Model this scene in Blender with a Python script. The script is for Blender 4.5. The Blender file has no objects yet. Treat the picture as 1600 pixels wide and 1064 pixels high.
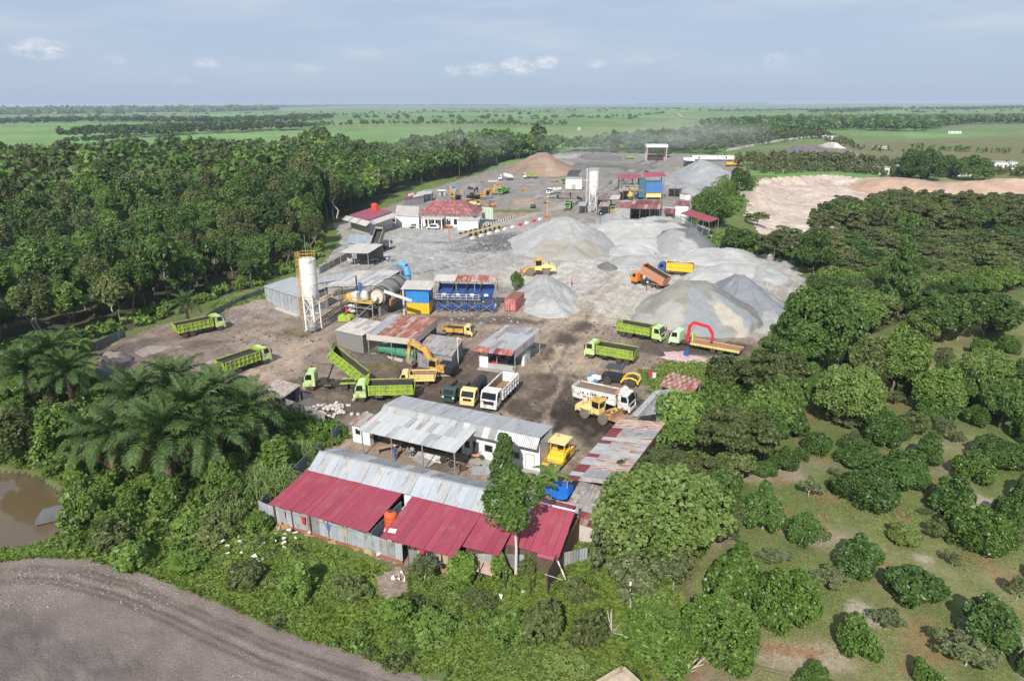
import bpy, bmesh, math, random
import numpy as np
from mathutils import Vector, Matrix
rnd = random.Random(7)
sc = bpy.context.scene
COL = sc.collection
R = math.radians

# ------------------------------------------------------------------ camera
F, CX, CY, H = 1067.0, 800.0, 532.0, 40.0
PITCH = math.atan(371 / F)
ROLL = R(-0.22)
_sp, _cp = math.sin(PITCH), math.cos(PITCH)
_f = Vector((0, _cp, -_sp)); _r0 = Vector((1, 0, 0)); _u0 = Vector((0, _sp, _cp))
_R = _r0 * math.cos(ROLL) + _u0 * math.sin(ROLL)
_U = -_r0 * math.sin(ROLL) + _u0 * math.cos(ROLL)
cam_data = bpy.data.cameras.new('camera'); cam = bpy.data.objects.new('camera', cam_data); COL.objects.link(cam)
cam_data.sensor_width = 36; cam_data.lens = F / 1600 * 36
cam_data.clip_start = 0.5; cam_data.clip_end = 60000
cm = Matrix((_R, _U, -_f)).transposed().to_4x4(); cm.translation = (0, 0, H)
cam.matrix_world = cm
sc.camera = cam

# ------------------------------------------------------------------ sky, sun, exposure
SUN_EL, SUN_AZ = R(40), R(14)          # shadows run away from the camera, SUN_AZ to the right of +Y
world = bpy.data.worlds.new('World'); sc.world = world; world.use_nodes = True
wt = world.node_tree; wt.nodes.clear()
def wn(t, **k):
    n = wt.nodes.new(t)
    for a, b in k.items(): setattr(n, a, b)
    return n
def wm(op, a, b=None, c=None, clamp=False):
    n = wn('ShaderNodeMath', operation=op, use_clamp=clamp)
    for i, v in enumerate((a, b, c)):
        if v is None: continue
        if isinstance(v, (int, float)): n.inputs[i].default_value = v
        else: wt.links.new(v, n.inputs[i])
    return n.outputs[0]
sky = wn('ShaderNodeTexSky', sky_type='NISHITA'); sky.sun_disc = False
sky.sun_elevation = SUN_EL; sky.sun_rotation = math.pi + SUN_AZ
sky.air_density = 1.0; sky.dust_density = 1.2; sky.ozone_density = 2.0
tc = wn('ShaderNodeTexCoord')
sx = wn('ShaderNodeSeparateXYZ'); wt.links.new(tc.outputs['Generated'], sx.inputs[0])
az = wm('ARCTAN2', sx.outputs[0], sx.outputs[1]); el = wm('ARCSINE', sx.outputs[2])
cv = wn('ShaderNodeCombineXYZ'); wt.links.new(az, cv.inputs[0]); wt.links.new(wm('MULTIPLY', el, 2.2), cv.inputs[1])
nz = wn('ShaderNodeTexNoise'); nz.inputs['Scale'].default_value = 62; nz.inputs['Detail'].default_value = 6; nz.inputs['Roughness'].default_value = .62
wt.links.new(cv.outputs[0], nz.inputs['Vector'])
nz2 = wn('ShaderNodeTexNoise'); nz2.inputs['Scale'].default_value = 3.2; nz2.inputs['Detail'].default_value = 7; nz2.inputs['Roughness'].default_value = .55
cv2 = wn('ShaderNodeCombineXYZ'); wt.links.new(az, cv2.inputs[0]); wt.links.new(wm('MULTIPLY', el, 6.0), cv2.inputs[1])
wt.links.new(cv2.outputs[0], nz2.inputs['Vector'])
puffs = [(82,90,48,13,1.0),(333,103,20,8,.8),(490,107,26,8,.45),(712,111,17,8,.75),(753,109,26,11,.85),(812,104,30,13,1.3),(855,99,20,10,1.25),(930,102,18,7,.6),(1000,97,30,7,.35),(1205,100,22,12,.4),(195,100,22,8,.35),(570,86,40,10,.35),(290,126,18,6,.3),(1262,92,14,6,.25)]
tot = None
for px, py, rx, ry, s in puffs:
    a0 = math.atan((px - 800) / 1130); e0 = math.atan((161 - py) / 1130)
    dx = wm('DIVIDE', wm('SUBTRACT', az, a0), rx / 1130 * math.cos(a0) ** 2); dy = wm('DIVIDE', wm('SUBTRACT', el, e0 - .003), ry / 1130)
    d2 = wm('ADD', wm('MULTIPLY', dx, dx), wm('MULTIPLY', dy, dy))
    m = wm('MULTIPLY', wm('SUBTRACT', 1.25, d2, clamp=True), s)
    tot = m if tot is None else wm('MAXIMUM', tot, m)
# flat-bottomed, ragged puffs
puff = wm('MULTIPLY', tot, wm('MULTIPLY', wm('SUBTRACT', nz.outputs[0], .36), 3.2, clamp=True), clamp=True)
veil = wm('MULTIPLY', wm('SUBTRACT', nz2.outputs[0], .44), 3.4, clamp=True)
veil_h = wm('MULTIPLY', veil, wm('MULTIPLY', wm('SUBTRACT', el, .012), 14.0, clamp=True))
mixv = wn('ShaderNodeMix', data_type='RGBA'); wt.links.new(wm('MULTIPLY', veil_h, .95), mixv.inputs[0])
tint = wn('ShaderNodeMix', data_type='RGBA'); tint.inputs[0].default_value = SKY_MIX = 0.85
tint.inputs[7].default_value = (4.8, 6.0, 7.9, 1)
wt.links.new(sky.outputs[0], tint.inputs[6])
wt.links.new(tint.outputs[2], mixv.inputs[6]); mixv.inputs[7].default_value = (6.5, 7.2, 8.2, 1)
mixp = wn('ShaderNodeMix', data_type='RGBA'); wt.links.new(wm('MULTIPLY', puff, .8), mixp.inputs[0])
wt.links.new(mixv.outputs[2], mixp.inputs[6]); mixp.inputs[7].default_value = (8.6, 8.8, 9.4, 1)
bg = wn('ShaderNodeBackground'); bg.inputs[1].default_value = 0.080
wt.links.new(mixp.outputs[2], bg.inputs[0])
wo = wn('ShaderNodeOutputWorld'); wt.links.new(bg.outputs[0], wo.inputs[0])
sun_data = bpy.data.lights.new('sun', 'SUN'); sun_data.energy = 4.8; sun_data.angle = R(.6); sun_data.color = (1, .955, .88)
sun = bpy.data.objects.new('sun', sun_data); COL.objects.link(sun); sun.location = (0, 0, 90)
sun.rotation_mode = 'QUATERNION'
_sd = Vector((math.sin(SUN_AZ) * math.cos(SUN_EL), math.cos(SUN_AZ) * math.cos(SUN_EL), -math.sin(SUN_EL)))
sun.rotation_quaternion = _sd.to_track_quat('-Z', 'Y')
vs = sc.view_settings; vs.view_transform = 'Standard'; vs.look = 'None'; vs.exposure = 0.27; vs.gamma = 1; vs.use_curve_mapping = False
sc.render.engine = 'CYCLES'
cy = sc.cycles; cy.use_denoising = True; cy.max_bounces = 5; cy.diffuse_bounces = 2; cy.glossy_bounces = 2; cy.transmission_bounces = 3; cy.volume_bounces = 0; cy.transparent_max_bounces = 6
try: cy.denoiser = 'OPENIMAGEDENOISE'; cy.denoising_prefilter = 'ACCURATE'
except Exception: pass

# ------------------------------------------------------------------ helpers
def W(px, py, z=0.0):
    d = _f * F + _R * (px - CX) - _U * (py - CY)
    t = (z - H) / d.z
    return Vector((0, 0, H)) + d * t
def depth(p): return (Vector(p) - Vector((0, 0, H))).dot(_f)
def z_at(px, py, p):
    """height at which the ray of a photo pixel passes the horizontal distance of p"""
    d = _f * F + _R * (px - CX) - _U * (py - CY)
    return H + d.z * math.hypot(p[0], p[1]) / math.hypot(d.x, d.y)

def tag(o, label=None, cat=None, group=None, kind=None):
    if label: o['label'] = label
    if cat: o['category'] = cat
    if group: o['group'] = group
    if kind: o['kind'] = kind
    return o
def thing(name, label, cat, loc=(0, 0, 0), rz=0, group=None):
    o = bpy.data.objects.new(name, None); COL.objects.link(o); o.location = loc; o.rotation_euler = (0, 0, rz); o.empty_display_size = .2
    return tag(o, label, cat, group)
def link(name, me, parent=None, loc=None, rot=None, scale=None, mat=None):
    o = bpy.data.objects.new(name, me); COL.objects.link(o)
    if parent: o.parent = parent
    if loc is not None: o.location = loc
    if rot is not None: o.rotation_euler = rot
    if scale is not None: o.scale = scale if hasattr(scale, '__len__') else (scale,) * 3
    return o
def dup(root, loc, rz, label=None, group=None, scale=None):
    c = root.copy(); COL.objects.link(c); c.location = loc; c.rotation_euler = (0, 0, rz)
    if label: c['label'] = label
    if group: c['group'] = group
    if scale: c.scale = scale if hasattr(scale, '__len__') else (scale,) * 3
    def rec(a, b):
        for ch in list(a.children):
            n = ch.copy(); COL.objects.link(n); n.parent = b; rec(ch, n)
    rec(root, c); return c

class MB:
    def __init__(s, M=None): s.v = []; s.f = []; s.M = M
    def add(s, vs, fs):
        n = len(s.v)
        s.v += [tuple(s.M @ Vector(v)) if s.M else tuple(v) for v in vs]; s.f += [[i + n for i in f] for f in fs]; return s
    def hexa(s, p):
        return s.add(p, [(0, 3, 2, 1), (4, 5, 6, 7), (0, 1, 5, 4), (1, 2, 6, 5), (2, 3, 7, 6), (3, 0, 4, 7)])
    def box(s, x0, x1, y0, y1, z0, z1):
        return s.hexa([(x0, y0, z0), (x1, y0, z0), (x1, y1, z0), (x0, y1, z0), (x0, y0, z1), (x1, y0, z1), (x1, y1, z1), (x0, y1, z1)])
    def slab(s, a, b, c, d, t):
        a, b, c, d = map(Vector, (a, b, c, d)); n = (b - a).cross(d - a).normalized() * t
        return s.hexa([a - n, b - n, c - n, d - n, a, b, c, d])
    def cyl(s, p0, p1, r0, r1=None, n=8, caps=True):
        p0, p1 = Vector(p0), Vector(p1); r1 = r0 if r1 is None else r1
        ax = (p1 - p0).normalized(); t = ax.orthogonal().normalized(); b = ax.cross(t)
        vs = []
        for p, r in ((p0, r0), (p1, r1)):
            for i in range(n):
                a = 2 * math.pi * i / n; vs.append(p + (t * math.cos(a) + b * math.sin(a)) * r)
        fs = [(i, (i + 1) % n, n + (i + 1) % n, n + i) for i in range(n)]
        if caps: fs += [tuple(range(n - 1, -1, -1)), tuple(range(n, 2 * n))]
        return s.add(vs, fs)
    def tube(s, pts, r, n=5, r1=None):
        k = len(pts) - 1
        for i in range(k):
            a = r if r1 is None else r + (r1 - r) * i / k; b = r if r1 is None else r + (r1 - r) * (i + 1) / k
            s.cyl(pts[i], pts[i + 1], a, b, n)
        return s
    def beam(s, p0, p1, w, h=None):
        p0, p1 = Vector(p0), Vector(p1); h = h or w
        ax = (p1 - p0).normalized(); up = Vector((0, 0, 1)) if abs(ax.z) < .95 else Vector((0, 1, 0))
        t = ax.cross(up).normalized() * w / 2; b = t.cross(ax).normalized() * h / 2
        return s.hexa([p0 - t - b, p0 + t - b, p0 + t + b, p0 - t + b, p1 - t - b, p1 + t - b, p1 + t + b, p1 - t + b])
    def extr(s, poly, y0, y1, taper=0):
        n = len(poly); cx = sum(p[0] for p in poly) / n; 
        vs = [(x, y0, z) for x, z in poly] + [(x, y1, z) for x, z in poly]
        return s.add(vs, [tuple(range(n)), tuple(range(2 * n - 1, n - 1, -1))] + [(i, n + i, n + (i + 1) % n, (i + 1) % n) for i in range(n)])
    def lathe(s, prof, n=16, c=(0, 0)):
        vs = []; m = len(prof)
        for r, z in prof:
            for i in range(n):
                a = 2 * math.pi * i / n; vs.append((c[0] + r * math.cos(a), c[1] + r * math.sin(a), z))
        fs = [(j * n + i, j * n + (i + 1) % n, (j + 1) * n + (i + 1) % n, (j + 1) * n + i) for j in range(m - 1) for i in range(n)]
        fs += [tuple(range(n - 1, -1, -1)), tuple(range((m - 1) * n, m * n))]
        return s.add(vs, fs)
    def mesh(s, name, mat=None, smooth=False):
        me = bpy.data.meshes.new(name); me.from_pydata(s.v, [], s.f); me.update()
        bm = bmesh.new(); bm.from_mesh(me); bmesh.ops.recalc_face_normals(bm, faces=bm.faces); bm.to_mesh(me); bm.free()
        if mat: me.materials.append(mat)
        if smooth:
            for p in me.polygons: p.use_smooth = True
            try: me.set_sharp_from_angle(angle=R(40))
            except Exception: pass
        return me
    def obj(s, name, mat, parent=None, loc=None, smooth=False):
        return link(name, s.mesh(name, mat, smooth), parent, loc)

def np_mesh(name, v, q, mat=None, attrs=None, smooth=False):
    v = np.asarray(v, np.float32); q = np.asarray(q, np.int32); k = q.shape[1]
    me = bpy.data.meshes.new(name)
    me.vertices.add(len(v)); me.vertices.foreach_set('co', v.ravel())
    me.loops.add(q.size); me.loops.foreach_set('vertex_index', q.ravel())
    me.polygons.add(len(q)); me.polygons.foreach_set('loop_start', np.arange(0, q.size, k, dtype=np.int32))
    if smooth: me.polygons.foreach_set('use_smooth', np.ones(len(q), bool))
    me.update(calc_edges=True)
    if attrs is not None:
        a = me.attributes.new('col', 'FLOAT_COLOR', 'POINT')
        c = np.ones((len(v), 4), np.float32); c[:, :3] = attrs; a.data.foreach_set('color', c.ravel())
    if mat: me.materials.append(mat)
    return me

# ------------------------------------------------------------------ materials
def _nodes(m):
    m.use_nodes = True; t = m.node_tree; b = t.nodes['Principled BSDF']
    def N(ty, **k):
        n = t.nodes.new(ty)
        for a, v in k.items(): setattr(n, a, v)
        return n
    return t, b, N
_mats = {}
def mat(name, col, rough=.65, metal=0., var=.18, scale=1.5, dirt=None, damt=.35, dscale=.9, bump=0., bscale=12., spec=.4, stretch=None, objrand=.0):
    if name in _mats: return _mats[name]
    m = bpy.data.materials.new(name); t, b, N = _nodes(m); L = t.links.new
    tcn = N('ShaderNodeTexCoord'); oi = N('ShaderNodeObjectInfo')
    ad = N('ShaderNodeVectorMath', operation='ADD'); sc_ = N('ShaderNodeVectorMath', operation='SCALE'); sc_.inputs['Scale'].default_value = 37.
    cb = N('ShaderNodeCombineXYZ'); L(oi.outputs['Random'], cb.inputs[0]); L(oi.outputs['Random'], cb.inputs[1]); L(cb.outputs[0], sc_.inputs[0])
    L(tcn.outputs['Object'], ad.inputs[0]); L(sc_.outputs[0], ad.inputs[1])
    vec = ad.outputs[0]
    if stretch:
        mp = N('ShaderNodeMapping'); mp.inputs['Scale'].default_value = stretch; L(vec, mp.inputs[0]); vec = mp.outputs[0]
    n1 = N('ShaderNodeTexNoise'); n1.inputs['Scale'].default_value = scale; n1.inputs['Detail'].default_value = 5; n1.inputs['Roughness'].default_value = .6; L(vec, n1.inputs['Vector'])
    rp = N('ShaderNodeMapRange'); rp.inputs['From Min'].default_value = .25; rp.inputs['From Max'].default_value = .75
    rp.inputs['To Min'].default_value = 1 - var; rp.inputs['To Max'].default_value = 1 + var; L(n1.outputs[0], rp.inputs[0])
    val = rp.outputs[0]
    if objrand:
        r2 = N('ShaderNodeMapRange'); r2.inputs['To Min'].default_value = 1 - objrand; r2.inputs['To Max'].default_value = 1 + objrand; L(oi.outputs['Random'], r2.inputs[0])
        mm = N('ShaderNodeMath', operation='MULTIPLY'); L(val, mm.inputs[0]); L(r2.outputs[0], mm.inputs[1]); val = mm.outputs[0]
    mx = N('ShaderNodeVectorMath', operation='SCALE'); mx.inputs[0].default_value = col; L(val, mx.inputs['Scale'])
    out = mx.outputs[0]
    if dirt:
        n2 = N('ShaderNodeTexNoise'); n2.inputs['Scale'].default_value = dscale; n2.inputs['Detail'].default_value = 7; n2.inputs['Roughness'].default_value = .65; L(vec, n2.inputs['Vector'])
        r3 = N('ShaderNodeMapRange'); r3.inputs['From Min'].default_value = .62 - damt * .35; r3.inputs['From Max'].default_value = .76 - damt * .35; L(n2.outputs[0], r3.inputs[0])
        x = N('ShaderNodeMix', data_type='RGBA'); L(r3.outputs[0], x.inputs[0]); L(out, x.inputs[6]); x.inputs[7].default_value = (*dirt, 1); out = x.outputs[2]
    L(out, b.inputs['Base Color']); b.inputs['Roughness'].default_value = rough; b.inputs['Metallic'].default_value = metal; b.inputs['Specular IOR Level'].default_value = spec
    if bump:
        n4 = N('ShaderNodeTexNoise'); n4.inputs['Scale'].default_value = bscale; n4.inputs['Detail'].default_value = 4; L(vec, n4.inputs['Vector'])
        bp = N('ShaderNodeBump'); bp.inputs['Strength'].default_value = bump; bp.inputs['Distance'].default_value = .05; L(n4.outputs[0], bp.inputs['Height']); L(bp.outputs[0], b.inputs['Normal'])
    _mats[name] = m; return m

def leaf_mat(name, col, col2, trans=.28, rough=.5, objv=.22, spec=.35):
    m = bpy.data.materials.new(name); t, b, N = _nodes(m); L = t.links.new
    g = N('ShaderNodeNewGeometry'); oi = N('ShaderNodeObjectInfo')
    x = N('ShaderNodeMix', data_type='RGBA'); x.inputs[6].default_value = (*col, 1); x.inputs[7].default_value = (*col2, 1)
    a = N('ShaderNodeMath', operation='MULTIPLY_ADD'); a.inputs[1].default_value = .75; L(g.outputs['Random Per Island'], a.inputs[0])
    o2 = N('ShaderNodeMath', operation='MULTIPLY'); o2.inputs[1].default_value = .35; L(oi.outputs['Random'], o2.inputs[0]); L(o2.outputs[0], a.inputs[2]); L(a.outputs[0], x.inputs[0])
    r2 = N('ShaderNodeMapRange'); r2.inputs['To Min'].default_value = 1 - objv; r2.inputs['To Max'].default_value = 1 + objv
    fr = N('ShaderNodeMath', operation='FRACT'); m7 = N('ShaderNodeMath', operation='MULTIPLY'); m7.inputs[1].default_value = 7.31; L(oi.outputs['Random'], m7.inputs[0]); L(m7.outputs[0], fr.inputs[0]); L(fr.outputs[0], r2.inputs[0])
    s = N('ShaderNodeVectorMath', operation='SCALE'); L(x.outputs[2], s.inputs[0]); L(r2.outputs[0], s.inputs['Scale'])
    L(s.outputs[0], b.inputs['Base Color']); b.inputs['Roughness'].default_value = rough; b.inputs['Specular IOR Level'].default_value = spec
    tr = N('ShaderNodeBsdfTranslucent'); s2 = N('ShaderNodeVectorMath', operation='MULTIPLY'); L(s.outputs[0], s2.inputs[0]); s2.inputs[1].default_value = (1.3, 1.5, .6); L(s2.outputs[0], tr.inputs[0])
    ms = N('ShaderNodeMixShader'); ms.inputs[0].default_value = trans; L(b.outputs[0], ms.inputs[1]); L(tr.outputs[0], ms.inputs[2])
    L(ms.outputs[0], t.nodes['Material Output'].inputs[0]); return m

def ground_mat(name, rough=.95, f1=.25, f2=2.5, f3=14., a1=.16, a2=.22, a3=.25, bump=.5, bdist=.12, spec=.15, streaks=()):
    m = bpy.data.materials.new(name); t, b, N = _nodes(m); L = t.links.new
    tcn = N('ShaderNodeTexCoord'); at = N('ShaderNodeAttribute', attribute_name='col'); val = None; hs = None
    for f, a, d in ((f1, a1, 4), (f2, a2, 5), (f3, a3, 3)):
        n = N('ShaderNodeTexNoise'); n.inputs['Scale'].default_value = f; n.inputs['Detail'].default_value = d; n.inputs['Roughness'].default_value = .65; L(tcn.outputs['Object'], n.inputs['Vector'])
        r = N('ShaderNodeMapRange'); r.inputs['From Min'].default_value = .3; r.inputs['From Max'].default_value = .7; r.inputs['To Min'].default_value = 1 - a; r.inputs['To Max'].default_value = 1 + a; L(n.outputs[0], r.inputs[0])
        if val is None: val = r.outputs[0]
        else:
            mm = N('ShaderNodeMath', operation='MULTIPLY'); L(val, mm.inputs[0]); L(r.outputs[0], mm.inputs[1]); val = mm.outputs[0]
        hs = n.outputs[0] if f == f2 else hs
    for ang, am in streaks:      # worn-in wheel tracks: noise drawn out along the driving direction
        mp = N('ShaderNodeMapping'); mp.inputs['Rotation'].default_value = (0, 0, -R(ang)); mp2 = N('ShaderNodeMapping'); mp2.inputs['Scale'].default_value = (.07, .8, 1); L(tcn.outputs['Object'], mp.inputs[0]); L(mp.outputs[0], mp2.inputs[0])
        n = N('ShaderNodeTexNoise'); n.inputs['Scale'].default_value = 1; n.inputs['Detail'].default_value = 3; n.inputs['Distortion'].default_value = 1.6; L(mp2.outputs[0], n.inputs['Vector']); r = N('ShaderNodeMapRange'); r.inputs['From Min'].default_value = .36; r.inputs['From Max'].default_value = .6; r.inputs['To Min'].default_value = 1 - am; r.inputs['To Max'].default_value = 1 + am * .35; L(n.outputs[0], r.inputs[0]); mm = N('ShaderNodeMath', operation='MULTIPLY'); L(val, mm.inputs[0]); L(r.outputs[0], mm.inputs[1]); val = mm.outputs[0]
    s = N('ShaderNodeVectorMath', operation='SCALE'); L(at.outputs['Color'], s.inputs[0]); L(val, s.inputs['Scale']); L(s.outputs[0], b.inputs['Base Color'])
    b.inputs['Roughness'].default_value = rough; b.inputs['Specular IOR Level'].default_value = spec
    if bump:
        bp = N('ShaderNodeBump'); bp.inputs['Strength'].default_value = bump; bp.inputs['Distance'].default_value = bdist; L(val, bp.inputs['Height']); L(bp.outputs[0], b.inputs['Normal'])
    return m
# ------------------------------------------------------------------ numpy noise and ground regions
def _hash(ix, iy, seed):
    h = (ix.astype(np.int64) * 374761393 + iy.astype(np.int64) * 668265263 + seed * 974634541) & 0x7fffffff
    h = ((h ^ (h >> 13)) * 1274126177) & 0x7fffffff
    return ((h ^ (h >> 16)) & 0xffff) / 65535.0
def vnoise(x, y, seed=0):
    ix, iy = np.floor(x), np.floor(y); fx, fy = x - ix, y - iy
    fx = fx * fx * (3 - 2 * fx); fy = fy * fy * (3 - 2 * fy)
    a = _hash(ix, iy, seed); b = _hash(ix + 1, iy, seed); c = _hash(ix, iy + 1, seed); d = _hash(ix + 1, iy + 1, seed)
    return (a * (1 - fx) + b * fx) * (1 - fy) + (c * (1 - fx) + d * fx) * fy
def fbm(x, y, seed=0, o=4):
    s = 0; a = .5; t = 0
    for i in range(o):
        s = s + a * vnoise(x * 2 ** i, y * 2 ** i, seed + i * 17); t += a; a *= .5
    return s / t
def poly_w(pts): return np.array([W(px, py)[:2] for px, py in pts])
def inside(poly, x, y):
    r = np.zeros(np.shape(x), bool); n = len(poly); j = n - 1
    for i in range(n):
        xi, yi = poly[i]; xj, yj = poly[j]
        c = ((yi > y) != (yj > y)) & (x < (xj - xi) * (y - yi) / (yj - yi + 1e-12) + xi)
        r ^= c; j = i
    return r
def dist_poly(poly, x, y, closed=True):
    d = np.full(np.shape(x), 1e9); n = len(poly)
    for i in range(n if closed else n - 1):
        a = poly[i]; b = poly[(i + 1) % n]; ab = b - a; L2 = (ab ** 2).sum() + 1e-9
        t = np.clip(((x - a[0]) * ab[0] + (y - a[1]) * ab[1]) / L2, 0, 1)
        d = np.minimum(d, np.hypot(x - a[0] - t * ab[0], y - a[1] - t * ab[1]))
    return d
def sdist(poly, x, y):      # positive inside
    d = dist_poly(poly, x, y); return np.where(inside(poly, x, y), d, -d)
def sstep(a, b, x):
    t = np.clip((x - a) / (b - a), 0, 1); return t * t * (3 - 2 * t)

YARD = poly_w([(150,545),(200,527),(262,503),(345,478),(420,462),(462,435),(510,408),(535,372),(518,352),(600,325),(690,290),(800,256),(845,243),(900,236),(1000,240),(1080,242),(1160,247),(1150,262),(1112,300),(1090,330),(1115,372),(1180,402),(1240,408),(1258,440),(1215,500),(1190,535),(1170,556),(1100,566),(1020,574),(1000,600),(1040,640),(1010,705),(965,765),(930,845),(900,868),(640,885),(410,800),(500,700),(540,690),(520,655),(430,632),(395,612),(300,600),(225,603),(150,583)])
FIELD = poly_w([(-300,920),(-50,884),(60,869),(140,873),(230,897),(330,936),(450,987),(600,1037),(720,1078),(900,1180),(-500,1250)])
POND = poly_w([(-260,725),(0,736),(50,746),(92,772),(105,790),(120,805),(80,838),(0,858),(-260,900)])
ORCH = poly_w([(1180,700),(1250,615),(1330,565),(1470,505),(1620,465),(2000,465),(2300,1300),(900,1300),(960,1040),(1075,960),(1080,900),(1140,810)])
QUARRY = poly_w([(1163,335),(1180,290),(1195,276),(1300,272),(1360,280),(1440,293),(1600,304),(1900,304),(1900,348),(1450,345),(1262,372),(1190,364)])
WOODL = poly_w([(-500,640),(-100,598),(0,562),(100,540),(190,520),(262,497),(350,462),(415,446),(450,428),(503,400),(512,352),(560,333),(640,300),(700,286),(790,252),(835,246),(850,239),(780,244),(640,246),(500,249),(400,259),(300,263),(150,269),(-100,276),(-500,286)])
ACACIA = poly_w([(1250,412),(1285,352),(1310,332),(1400,320),(1600,330),(1760,340),(1760,440),(1450,440),(1300,440)])
THICK = poly_w([(1200,565),(1225,520),(1265,465),(1300,440),(1450,430),(1600,425),(1780,425),(1780,452),(1620,446),(1470,478),(1330,535),(1250,575)])
DRYF = poly_w([(1150,262),(1180,236),(1440,216),(1600,212),(1800,210),(1800,290),(1600,286),(1300,266)])
BARE = [poly_w([(138,655),(165,614),(232,612),(222,655),(175,692),(140,694)]), poly_w([(584,893),(640,888),(640,925),(602,946),(580,920)])]
CLEAR = [poly_w([(400,298),(440,284),(500,279),(505,290),(440,302)]), poly_w([(600,312),(640,292),(712,276),(716,284),(650,302),(610,322)])]
GRASSPATCH = poly_w([(1005,580),(1030,570),(1100,562),(1160,566),(1200,600),(1080,640),(1040,625),(1010,608)])

RIDGE_DIR = math.radians(-24)
MOUNDS = [(185,566,34,16,1.1),(228,580,30,14,1.5),(262,566,34,14,1.3),(300,552,40,14,.9),(345,560,40,12,.5),(405,478,32,9,1.3),(440,590,34,9,.5),(398,585,20,7,.9),(395,498,40,12,.45),(520,545,30,12,.6)]
def height(x, y):
    x = np.asarray(x, float); y = np.asarray(y, float)
    r = np.hypot(x, y)
    h = (fbm(x * .12, y * .12, 3, 3) - .5) * .5 * (1 - sstep(300, 500, r))
    far = sstep(700, 3000, r); h = h + far * (fbm(x * .0012, y * .0012, 9, 3) - .5) * 14
    yd = sdist(YARD, x, y); k = sstep(-2, 2, yd); h = h * (1 - k) + k * ((fbm(x * .35, y * .35, 5, 4) - .5) * .14)
    for px, py, rx, ry, hh in MOUNDS:
        c = W(px, py); sx_ = rx * depth(c) / F; sy_ = (W(px, py - ry) - W(px, py + ry)).length / 2
        d = ((x - c.x) / sx_) ** 2 + ((y - c.y) / sy_) ** 2
        h = h + hh * np.exp(-d * 1.6) * (.55 + .9 * fbm(x * .6, y * .6, 21, 4))
    fd = sdist(FIELD, x, y); k = sstep(-.5, 1.5, fd)
    u = x * math.cos(R(128)) + y * math.sin(R(128)); u2 = u + (fbm(x * .1, y * .1, 33, 2) - .5) * 2
    fur = np.sin(u2 * 2 * math.pi / .9) * .022 * fbm(x * .3, y * .3, 34, 2) + (fbm(x * 2.2, y * 2.2, 8, 3) - .5) * .3
    rut = np.zeros_like(h)
    for o, dp in ((1.3, .11), (2.7, .10)): rut = rut - dp * np.exp(-((fd - o - (fbm(x * .12, y * .12, 61, 2) - .5) * .35) / .24) ** 2) * (.5 + fbm(x * .4, y * .4, 62, 2))
    h = h * (1 - k) + k * (fur * sstep(5, 9, fd) + rut + (fbm(x * 1.1, y * 1.1, 77, 3) - .5) * .12 * (1 - sstep(5, 9, fd)))
    pd = sdist(POND, x, y); h = h - 1.5 * sstep(-.8, 1.4, pd)
    qd = sdist(QUARRY, x, y); h = h - 3.6 * sstep(-4, 13, qd + (fbm(x * .05, y * .05, 14, 3) - .5) * 8) + sstep(0, 4, qd) * (fbm(x * .18, y * .18, 15, 4) - .5) * 1.2
    return h
def hz(x, y): return float(height(np.array([x]), np.array([y]))[0])
def G(px, py):
    p = W(px, py); p.z = hz(p.x, p.y); return p

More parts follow.
